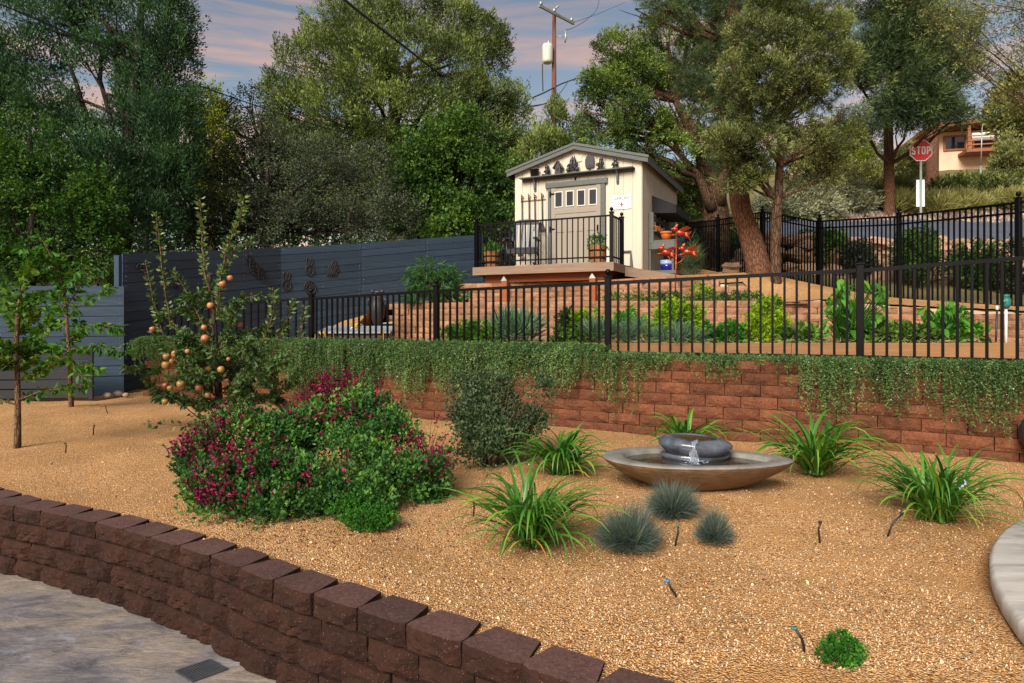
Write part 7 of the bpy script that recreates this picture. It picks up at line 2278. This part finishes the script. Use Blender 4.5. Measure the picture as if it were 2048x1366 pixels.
def fescue(px, py, wpx, top, n, label, seed):
    g = G(px, py); R = wpx / 2 / F * g.y; H = (py - top) / F * g.y
    root = empty('fescue_clump', g, 0, label, 'ornamental grass', 'blue fescue tufts in front of the fountain')
    d = rdir(n); d[:, 2] = np.abs(d[:, 2]) * .9 + .05; d = unit(d)
    L = NR.uniform(.55, 1.18, n) * (.78 + .42 * lump(d * 1.6, 1.0, seed * 2.7))
    b0 = NR.normal(0, 1, (n, 3)) * np.array((R * .13, R * .13, 0)); b0[:, 2] = .005
    sc = np.array((R, R, H))
    tip = b0 + d * sc * (L * (.80 + .28 * d[:, 2]))[:, None] * 1.05
    tip[:, 2] = np.maximum(tip[:, 2] * (1 - .1 * NR.random(n)), .004)
    mid = b0 + (tip - b0) * .5 + np.array((0, 0, 1)) * (H * .16 * (1 - d[:, 2]))[:, None]
    s_ = unit(np.cross(tip - b0, rdir(n))) * .0011
    V = np.stack([b0 - s_, b0 + s_, mid + s_, mid - s_, tip], 1).reshape(-1, 3)
    b_ = np.arange(n)[:, None] * 5
    T = np.concatenate([b_ + [0, 1, 2], b_ + [0, 2, 3], b_ + [3, 2, 4]], 1).reshape(-1, 3)
    tone = np.clip(.42 + NR.normal(0, .17, n) + .22 * (d[:, 2] - .4), 0, 1)
    tn = np.stack([tone * .6, tone * .8, tone * 1.15], 1).reshape(-1)
    tn = np.stack([tone, tone, tone], 1).reshape(-1)
    o = link_mesh('blades', raw_mesh('blades', V, T, np.clip(tn, 0, 1), MATS['lf_fescue']), root); o['kind'] = 'stuff'
    m = 60
    o2 = needles('dry_blades', NR.normal(0, 1, (m, 3)) * np.array((R * .2, R * .2, 0)), unit(NR.normal(size=(m, 3)) * np.array((1, 1, .15)) + np.array((0, -.4, .25))), R * .8, .0018, NR.random(m), MATS['straw'], root); o2['kind'] = 'stuff'
fescue(1258, 1096, 165, 1014, 5200, 'largest blue fescue tuft, left of the three', 1)
fescue(1342, 1032, 122, 964, 4200, 'middle-sized blue fescue tuft directly before the fountain', 2)
fescue(1428, 1084, 92, 1026, 3200, 'smallest greener blue fescue tuft, right of the three', 3)

bush('ground_plant', 'small round clump of green leaves alone in the near gravel', tuple(G(1681, 1320)), [(tuple(G(1665, 1316) + Vector((0, 0, .02))), (.038, .035, .024)), (tuple(G(1698, 1316) + Vector((0, 0, .022))), (.036, .034, .024)), (tuple(G(1682, 1303) + Vector((0, 0, .024))), (.042, .03, .026)), (tuple(G(1680, 1328) + Vector((0, 0, .015))), (.045, .03, .018))],
     330, 8, .010, .010, .0085, 'lf_veg', 6, cat='plant', tshift=-.28, gk=30, gap=.1)
# fallen petals and leaf litter under the salvias
n = 640
px = np.concatenate([NR.normal(640, 150, 420), NR.uniform(100, 2000, 220)]); py = np.concatenate([NR.normal(1060, 26, 420), NR.uniform(830, 1340, 220)])
Yl = F * CZ / (py - HZ); Xl = (px - 1024) / F * Yl
k = Yl > poly_interp(FRONT, Xl) + .12
c = np.stack([Xl, Yl, gz(Xl, Yl) + .006], 1)[k]
dd_ = rdir(len(c)) * np.array((1, 1, .15))
mat_leaf('litter', (.08, .01, .02), (.16, .03, .04), (.14, .09, .04), .1)
tag(leaves('leaf_litter', c, dd_, .014, .009, NR.random(len(c)), MATS['litter'], None, .1), 'dark fallen petals scattered on gravel under the salvias', 'litter', kind='stuff')

# ------------------------------------------------------------------ orchard trees in the gravel
def shoot(root, pts, r, leafn, L, W, mat, tone=.5, droop=0.2, name='branch', jitter=.35, start=.1, bmat='bark_young', store=None):
    """a branch with real leaves spaced along it"""
    mb = MB(); rr = [r * (1 - .75 * i / (len(pts) - 1)) for i in range(len(pts))]
    mb.tube(pts, rr, 6); mb.build(name, MATS[bmat], root)
    A = np.array([tuple(p) for p in pts]); d = np.diff(A, axis=0); ln = np.linalg.norm(d, axis=1); cs = np.concatenate([[0], np.cumsum(ln)])
    t = (start + (1 - start) * NR.random(leafn)) * cs[-1]
    ix = np.clip(np.searchsorted(cs, t) - 1, 0, len(ln) - 1); w = ((t - cs[ix]) / ln[ix])[:, None]
    pp = A[ix] * (1 - w) + A[ix + 1] * w
    td = d[ix] / ln[ix][:, None]
    side_ = unit(np.cross(td, rdir(leafn)))
    dd = unit(side_ + td * .7 + np.array((0, 0, -droop)) + rdir(leafn) * jitter)
    off = side_ * .01
    store[0].append(pp + off); store[1].append(dd); store[2].append(np.full(leafn, tone) + NR.normal(0, .15, leafn)); store[3].append(NR.uniform(.7, 1.2, leafn) * L); store[4].append(NR.uniform(.75, 1.15, leafn) * W)
def flush(root, store, mat, name='leaves'):
    o = leaves(name, np.concatenate(store[0]), np.concatenate(store[1]), np.concatenate(store[3]), np.concatenate(store[4]), np.concatenate(store[2]), MATS[mat], root, .3)
    o['kind'] = 'stuff'
Ya = 6.3
ag = G(440, 858)
ap = empty('apple_tree', (ag.x, Ya, 0), 0, 'young apple tree with tall upright shoots and many ripening apples', 'tree')
so = Vector(ap.location)
def A(px, py, dy=0): return P(px, py, Ya + dy) - so
st = [[], [], [], [], []]
trunk(ap, [Vector((0, 0, -.03)), A(438, 800), A(432, 700), A(425, 600), A(418, 545)], [.045, .038, .028, .020, .013], MATS['bark_dark'], 10)
shoots = [  # upright leaders: pixel polylines, leaf counts
    ([(425, 600), (408, 540), (405, 460), (400, 395)], 120, .75, 0), ([(432, 640), (440, 580), (452, 500), (480, 440), (488, 393)], 170, .72, -.1), ([(420, 700), (340, 650), (328, 560), (318, 480), (312, 430)], 120, .7, .1),
    ([(420, 720), (330, 680), (305, 600), (290, 520)], 110, .5, .2), ([(440, 560), (470, 500), (505, 480)], 60, .5, 0), ([(438, 760), (540, 720), (570, 650), (590, 600)], 110, .55, .2), ([(440, 740), (520, 700), (548, 620), (545, 575)], 110, .65, 0),
    ([(438, 780), (560, 740), (600, 680), (612, 610)], 90, .55, .3), ([(438, 700), (360, 560), (340, 540)], 60, .5, -.2), ([(430, 640), (480, 600), (520, 590), (550, 600)], 90, .5, -.1)]
low = [([(438, 800), (360, 770), (300, 740)], -.1), ([(438, 780), (350, 720), (320, 690)], .1), ([(436, 760), (500, 740), (560, 770)], -.2), ([(438, 800), (500, 790), (560, 800)], .2), ([(436, 720), (380, 690), (350, 700)], -.25), ([(434, 700), (500, 660), (540, 670)], .2),
       ([(438, 810), (380, 800), (320, 800)], .15), ([(438, 770), (440, 740), (420, 700)], -.35), ([(436, 740), (470, 700), (500, 690)], -.3), ([(438, 790), (470, 780), (520, 820)], -.3), ([(430, 660), (400, 640), (360, 620)], .1), ([(438, 800), (400, 760), (360, 740)], -.4),
       ([(436, 690), (460, 650), (470, 600)], -.3), ([(430, 620), (400, 600), (370, 590)], -.1), ([(438, 780), (500, 760), (540, 720)], -.4), ([(438, 760), (400, 720), (370, 660)], -.2), ([(438, 830), (350, 790), (310, 780)], 0), ([(438, 820), (520, 800), (590, 760)], .1), ([(436, 730), (470, 740), (510, 720)], .35), ([(436, 700), (400, 690), (380, 730)], .35)]
for pl, nl, tn, dy in shoots:
    pts_ = []
    for i in range(len(pl) - 1): pts_ += wander(A(*pl[i], dy * i / len(pl)), A(*pl[i + 1], dy * (i + 1) / len(pl)), 3, .03)[:-1]
    pts_.append(A(*pl[-1], dy))
    shoot(ap, pts_, .010, int(nl * 1.15), .054, .028, 'lf_apple', tn, .25, store=st, start=.05)
for pl, dy in low:
    pts_ = []
    for i in range(len(pl) - 1): pts_ += wander(A(*pl[i], dy * i / 2), A(*pl[i + 1], dy * (i + 1) / 2), 3, .05)[:-1]
    pts_.append(A(*pl[-1], dy))
    shoot(ap, pts_, .011, 150, .054, .031, 'lf_apple', .40, .4, store=st, start=.15)
    for k in range(3):
        b_ = pts_[rnd.randrange(2, len(pts_))]
        e_ = b_ + Vector((rnd.uniform(-.22, .22), rnd.uniform(-.2, .2), rnd.uniform(-.12, .2)))
        shoot(ap, wander(b_, e_, 3, .08), .005, 62, .06, .035, 'lf_apple', .38, .4, name='twig', store=st)
# the low arm reaching left over the gravel
pl = [(452, 846), (400, 852), (340, 850), (282, 846)]
pts_ = [A(*q_, -.5) for q_ in pl]; shoot(ap, pts_, .007, 42, .055, .030, 'lf_apple', .30, .3, store=st)
shoot(ap, [A(440, 830), A(400, 838, -.3), A(362, 808, -.5), A(350, 800, -.5)], .008, 20, .05, .028, 'lf_apple', .3, .3, store=st)
flush(ap, st, 'lf_apple')
apm = {}
for key in ('apple_skin', 'apple_green'):
    mb = MB(); pr_ = [(.004, -.030), (.016, -.035), (.027, -.028), (.034, -.012), (.037, .004), (.035, .018), (.026, .029), (.014, .031), (.005, .025), (.001, .021)]
    mb.lathe(pr_, 16); apm[key] = mb.mesh('apple', MATS[key])
mb = MB(); mb.tube([(0, 0, .022), (.004, 0, .04), (.01, .002, .055)], .0018, 5); stm = mb.mesh('stalk', MATS['bark_dark'])
for (px, py, g_, s_) in ((460, 556, 0, 1), (445, 568, 0, 1.1), (421, 611, 0, 1.15), (408, 655, 0, .9), (410, 677, 0, 1.1), (479, 649, 0, 1.1), (305, 658, 0, .85), (351, 708, 0, 1.1), (333, 713, 1, 1.1), (345, 723, 1, 1.0), (332, 730, 1, 1.1), (375, 741, 0, 1), (418, 737, 1, 1.2), (442, 739, 1, 1), (457, 718, 0, .75), (361, 768, 1, 1.1),
                         (331, 770, 0, .85), (399, 775, 0, 1.1), (330, 803, 1, .95), (375, 703, 0, .9), (340, 776, 1, .9), (416, 790, 1, .9)):
    s_ *= rnd.uniform(.72, .96)
    o = link_mesh('apple', apm['apple_green' if g_ else 'apple_skin'], ap, A(px, py, rnd.uniform(-.45, .0) if px > 320 else -.15), (rnd.uniform(-.5, .5), rnd.uniform(-.5, .5), rnd.uniform(0, 6)), (s_, s_, s_ * .95))
    link_mesh('stalk', stm, o)

def sapling(name, label, base, spec, leafmat, L, W, n, tone, bm='bark_young', rt=.032, droop=.3):
    g = G(*base); root = empty(name, g, 0, label, 'tree', 'young trees in the gravel at far left')
    st = [[], [], [], [], []]
    def Q(px, py, dy=0): return P(px, py, g.y + dy) - g
    tr_, br = spec
    tp_ = [Vector((0, 0, -.03))] + [Q(*q_) for q_ in tr_]
    trunk(root, tp_, [rt * 1.35] + [rt * (1 - .8 * i / len(tr_)) for i in range(len(tr_))], MATS[bm], 10)
    for pl in br:
        dy = rnd.uniform(-.3, .3); nn = pl[-1]; pl = pl[:-1]
        pts_ = []
        for i in range(len(pl) - 1): pts_ += wander(Q(*pl[i], dy * i), Q(*pl[i + 1], dy * (i + 1)), 3, .04)[:-1]
        pts_.append(Q(*pl[-1], dy * (len(pl) - 1)))
        shoot(root, pts_, .009, int(nn * n), L, W, leafmat, tone + rnd.uniform(-.12, .2), droop, store=st, start=.12)
    flush(root, st, leafmat)
    return root
sapling('fruit_sapling', 'front fruit sapling with yellow-tinged leaves at the left edge', (35, 893),
        ([(36, 800), (33, 700), (35, 620), (50, 560), (60, 530)],
         [((35, 760), (90, 740), (140, 700), 30), ((35, 810), (-30, 780), (-60, 760), 16), ((36, 800), (100, 780), (150, 780), 22), ((34, 700), (-10, 680), (-40, 640), 60), ((34, 700), (70, 670), (100, 640), 60), ((34, 660), (10, 620), (0, 580), 60), ((35, 640), (60, 600), (85, 590), 60),
          ((40, 600), (45, 560), (60, 535), 40), ((34, 720), (60, 700), (90, 690), 50), ((35, 740), (10, 720), (-20, 730), 50), ((36, 620), (20, 590), (10, 560), 30), ((34, 680), (30, 640), (30, 600), 50), ((35, 750), (50, 720), (70, 720), 40), ((34, 700), (10, 700), (-15, 690), 40), ((34, 670), (60, 640), (70, 620), 50)]),
        'lf_sapling', .060, .038, 2.6, .45, rt=.021)
sapling('cherry_sapling', 'rear sapling with drooping toothed leaves against the board fence', (143, 815),
        ([(140, 740), (135, 660), (130, 600), (120, 540), (100, 500)],
         [((138, 700), (190, 690), (255, 705), 60), ((136, 680), (180, 650), (240, 655), 60), ((133, 640), (170, 600), (225, 575), 50), ((132, 620), (160, 570), (190, 535), 50), ((130, 600), (120, 540), (125, 505), 50), ((128, 580), (90, 530), (60, 500), 60), ((138, 720), (100, 720), (80, 740), 60), ((135, 660), (100, 640), (90, 620), 60),
          ((138, 700), (150, 740), (175, 760), 30), ((120, 540), (75, 505), (40, 495), 40), ((140, 770), (170, 770), (185, 765), 16), ((134, 640), (120, 610), (110, 580), 70), ((136, 690), (150, 670), (160, 640), 70), ((130, 590), (140, 560), (150, 540), 40), ((120, 540), (90, 490), (75, 468), 26), ((138, 730), (170, 730), (200, 740), 40), ((137, 700), (110, 690), (95, 700), 60)]),
        'lf_cherry', .105, .046, 1.15, .42, droop=.7, rt=.022)
# ------------------------------------------------------------------ weeping plant beside the deck
lum = []
for (px, py, rx, ry) in ((866, 542, 36, 20), (838, 560, 28, 26), (896, 560, 28, 26), (866, 570, 42, 28), (842, 588, 30, 20), (898, 588, 30, 20)):
    lum.append((GP(px, py, 10.7), (rx / F * 10.7, rx / F * 10.7, ry / F * 10.7)))
g_ = P(868, 605, 10.7)
root = empty('weeping_shrub', (g_.x, 10.7, STRIP - .05), 0, 'rounded shrub with long drooping dark green leaves against the fence', 'shrub')
bl = [(np.array(c) - np.array(root.location), np.array(r)) for c, r in lum]
c_, d_ = tufts(bl, 420, .5, .0, 3, 1.)
k = 9
aa = unit(d_ * np.array((1, 1, .3)) + np.array((0, 0, .1)))
pp = np.repeat(c_, k, 0) + NR.normal(0, .01, (len(c_) * k, 3))
dd_ = unit(np.repeat(aa, k, 0) * .7 + rdir(len(pp)) * .55 + np.array((0, 0, -.55)))
leaves('leaves', pp, dd_, NR.uniform(.10, .17, len(pp)), .017, .25 + .4 * NR.random(len(pp)) + .2 * np.repeat(lump(c_, 4), k), MATS['lf_weeping'], root)['kind'] = 'stuff'
for k in range(5):
    mb = MB(); mb.tube([(0, 0, 0), (rnd.uniform(-.15, .15), rnd.uniform(-.1, .1), .3), (rnd.uniform(-.25, .25), rnd.uniform(-.1, .1), .55)], [.014, .01, .005], 5); mb.build('stem', MATS['bark_brown'], root)

# ------------------------------------------------------------------ vegetables in the beds
def veg(name, label, spots, n, per, tr, L, W, mat, zb, cat='plant', up=.4, tshift=0, kind='leaf', rand=.7, fl=None, gap=.15, outw=.8):
    lum = [((P(px, py, Yd).x, Yd, P(px, py, Yd).z), (rx / F * Yd, rx / F * Yd * .8, ry / F * Yd)) for px, py, rx, ry, Yd in spots]
    base = (lum[0][0][0], lum[0][0][1], zb)
    root = empty(name, base, 0, label, cat, 'vegetables and flowers in the raised beds')
    bl = [(np.array(c) - np.array(base), np.array(r)) for c, r in lum]
    crown('leaves', bl, n, per, tr, L, W, MATS[mat], root, up=up, gap=gap, gk=6, shell=.35, seed=rnd.uniform(0, 9), rand=rand, tshift=tshift, kind=kind, outw=outw)
    mb = MB()
    for c, r in bl:
        mb.tube([(c[0] * .6, c[1], -.03), (c[0], c[1], c[2])], .007, 5)
    mb.build('stem', MATS['lf_veg'], root)
    if fl:
        m = fl[1]; c, r = bl[0]
        idx = NR.integers(0, len(bl), m)
        pp = np.array([bl[i][0] for i in idx]) + rdir(m) * np.array([bl[i][1] for i in idx]) * .95
        pp = np.repeat(pp, 5, 0)
        leaves('flowers', pp, rdir(m * 5), .022, .016, NR.random(m * 5), MATS[fl[0]], root)['kind'] = 'stuff'
    return root
Z1, Z2 = .76, .74
veg('marigold_bush', 'yellow-flowered marigold bush in the middle raised bed', [(925, 668, 26, 18, 8.3), (960, 670, 26, 16, 8.3), (985, 672, 18, 16, 8.3), (905, 674, 16, 12, 8.2)], 300, 10, .06, .045, .022, 'lf_veg', Z2, 'flowering plant', fl=('fl_yellow', 46))
veg('leek_patch', 'blue-green strap-leaved leeks at the right of the middle bed', [(1020, 676, 14, 12, 8.3), (1045, 678, 14, 10, 8.3), (1005, 678, 10, 10, 8.3)], 70, 8, .10, .30, .022, 'lf_leek', Z2, 'vegetable', up=1.0, rand=.35)
veg('tomato_plant', 'dark bushy plant at the left end of the long bed', [(1135, 640, 12, 14, 7.5), (1140, 662, 14, 16, 7.5), (1125, 680, 14, 12, 7.4)], 160, 10, .05, .045, .028, 'lf_broad', Z1, 'vegetable')
veg('pepper_plant', 'yellow-green leafy plant beside the dark bushy one', [(1165, 650, 16, 20, 7.4), (1170, 672, 20, 14, 7.3), (1195, 655, 12, 20, 7.4)], 190, 10, .05, .05, .026, 'lf_lettuce', Z1, 'vegetable', tshift=-.2)
veg('chive_patch', 'fine blue-green chives spilling over the long bed edge', [(1200, 680, 22, 10, 7.15), (1235, 682, 24, 8, 7.15), (1270, 678, 16, 10, 7.2), (1350, 686, 40, 6, 7.05)], 200, 9, .08, .16, .007, 'lf_leek', Z1, 'vegetable', up=1.2, rand=.5)
veg('celery_plant', 'feathery green plant left of the brightest bush', [(1255, 650, 20, 24, 7.4), (1280, 665, 22, 18, 7.4)], 230, 10, .06, .045, .022, 'lf_veg', Z1, 'vegetable', tshift=.1)
veg('lettuce_bush', 'brightest yellow-green bush in the long bed', [(1340, 645, 26, 28, 7.35), (1370, 640, 26, 28, 7.4), (1325, 668, 30, 16, 7.3), (1385, 665, 24, 18, 7.3), (1350, 620, 14, 12, 7.4)], 640, 10, .055, .038, .026, 'lf_lettuce', Z1, 'vegetable')
veg('strawberry_patch', 'low dark green leaves between the two bright bushes', [(1430, 674, 30, 10, 7.3), (1465, 670, 20, 14, 7.3), (1410, 672, 14, 12, 7.3)], 180, 9, .06, .055, .042, 'lf_veg', Z1, 'vegetable', tshift=-.15)
veg('lettuce_bush', 'second bright yellow-green bush with small leaves, under the thin pinyon trunk', [(1530, 640, 26, 26, 7.4), (1550, 660, 26, 22, 7.35), (1515, 665, 20, 18, 7.3), (1545, 615, 14, 14, 7.45)], 480, 10, .055, .036, .024, 'lf_lettuce', Z1, 'vegetable', tshift=-.08)
veg('low_greens', 'dark creeping greens along the front of the long bed', [(1590, 678, 30, 8, 7.2), (1620, 672, 24, 10, 7.3), (1800, 672, 40, 10, 7.3), (1835, 676, 30, 8, 7.2)], 260, 9, .06, .06, .045, 'lf_broad', Z1, 'vegetable', tshift=.1)
def bigleaf(name, label, px, pyb, Yd, spots, L, n, mat='lf_veg'):
    g = P(px, pyb, Yd); root = empty(name, (g.x, Yd, Z1), 0, label, 'vegetable', 'vegetables and flowers in the raised beds')
    o0 = Vector(root.location)
    for i in range(n):
        c_ = rnd.choice(spots); e_ = P(c_[0] + rnd.uniform(-1, 1) * c_[2], c_[1] + rnd.uniform(-1, 1) * c_[3], Yd + rnd.uniform(-.25, .25)) - o0
        b_ = Vector((e_.x * .35, e_.y * .5, max(e_.z * .3, .0)))
        mb = MB(); mb.tube([b_, b_.lerp(e_, .6) + Vector((0, 0, .04)), e_], [.006, .005, .003], 5, False); mb.build('stalk', MATS['lf_veg'], root)
        # one big drooping leaf: 6 x 2 cells
        d = Vector((rnd.uniform(-1, 1), rnd.uniform(-1, .3), -.3)).normalized(); s = d.cross(Vector((0, 0, 1))).normalized(); nrm = s.cross(d)
        l = L * rnd.uniform(.6, 1.15); w = l * rnd.uniform(.45, .6)
        V = []; T = []
        prof = (.04, .36, .5, .44, .28, .03)
        for j, pw in enumerate(prof):
            t = j / 5; c = e_ + d * l * t - Vector((0, 0, 1)) * (l * .35 * t * t)
            V += [c - s * w * pw + nrm * w * pw * .35, c, c + s * w * pw + nrm * w * pw * .35]
        for j in range(5):
            k = j * 3; T += [(k, k + 1, k + 4), (k, k + 4, k + 3), (k + 1, k + 2, k + 5), (k + 1, k + 5, k + 4)]
        tn = np.full(20, rnd.gauss(.42, .18))
        link_mesh('leaf', raw_mesh('leaf', np.array([tuple(v) for v in V]), np.array(T), np.clip(tn, 0, 1), MATS[mat]), root)
bigleaf('squash_plant', 'tall big-leaved squash plant behind the right fence post', 1690, 685, 7.35, [(1680, 600, 22, 30), (1665, 640, 20, 25), (1700, 570, 20, 14), (1745, 600, 18, 30), (1750, 650, 26, 25), (1700, 665, 36, 14), (1770, 590, 14, 18), (1735, 570, 12, 12)], .13, 95)
bigleaf('squash_plant', 'sprawling big-leaved squash plant left of the white pipe', 1900, 685, 7.35, [(1890, 640, 22, 30), (1915, 655, 30, 22), (1940, 672, 34, 10), (1900, 612, 14, 12), (1870, 668, 30, 12), (1850, 630, 6, 20)], .13, 62)
veg('fern_greens', 'finer light green foliage filling the base of the tall squash', [(1700, 650, 30, 26, 7.5), (1745, 660, 30, 20, 7.5), (1680, 620, 18, 26, 7.6)], 260, 10, .06, .05, .026, 'lf_veg', Z1, 'vegetable', tshift=.1)
veg('fern_greens', 'finer light green foliage inside the sprawling squash', [(1900, 650, 26, 26, 7.5), (1925, 665, 30, 14, 7.5)], 200, 10, .06, .05, .026, 'lf_veg', Z1, 'vegetable', tshift=.12)
# dry straw and trailing roots on the bed edge
n = 420
px = NR.uniform(1200, 1960, n)
c = np.stack([(px - 1024) / F * 6.93, np.full(n, 6.93) + NR.uniform(-.02, .15, n), .81 + NR.uniform(-.01, .03, n)], 1)
tag(needles('straw', c, unit(NR.normal(size=(n, 3)) * np.array((1, .6, .35)) + np.array((0, -.35, -.15))), NR.uniform(.05, .17, n), .005, NR.random(n), MATS['straw']), 'dry straw stalks hanging over the long bed edge', 'straw', kind='stuff')
# creeping plants on the upper strip
Bs = [(np.array((P(px, 590, 9.75).x, 9.75 + dy, STRIP + .02)), np.array((.20, .14, .06))) for px, dy in ((1290, 0), (1320, .05), (1350, 0), (1380, .05), (1410, 0), (1440, .05), (1470, 0), (1500, -.05), (1240, .1))]
o = crown('creeping_groundcover', Bs, 420, 9, .05, .035, .026, MATS['lf_broad'], None, up=.4, gap=.2, gk=5, shell=.3)
tag(o, 'creeping green plants along the strip between the two tan walls', 'ground cover', kind='stuff')
veg('volunteer_seedling', 'thin yellow-green seedling on the strip between the tan walls', [(1400, 580, 9, 12, 9.9), (1410, 588, 10, 8, 9.9)], 40, 8, .05, .05, .026, 'lf_lettuce', STRIP, 'plant')
# green tufts growing out of the lower tan wall
for i, (px, py) in enumerate(((1404, 613), (1316, 560))):
    c = P(px, py, 9.15 if i == 0 else 9.7)
# terraced low shrub under the leaning bench side
small_plant('dry_grass_tuft', Vector((P(1387, 548, 12.2).x, 12.2, hz(P(1387, 548, 12.2).x, 12.2))), (.10, .10, .34), 90, 8, .20, .008, 'lf_gray', 'dark upright grass tuft between the potting bench and the fence', 'plant', up=1.6, kind='needle', tr=.1)
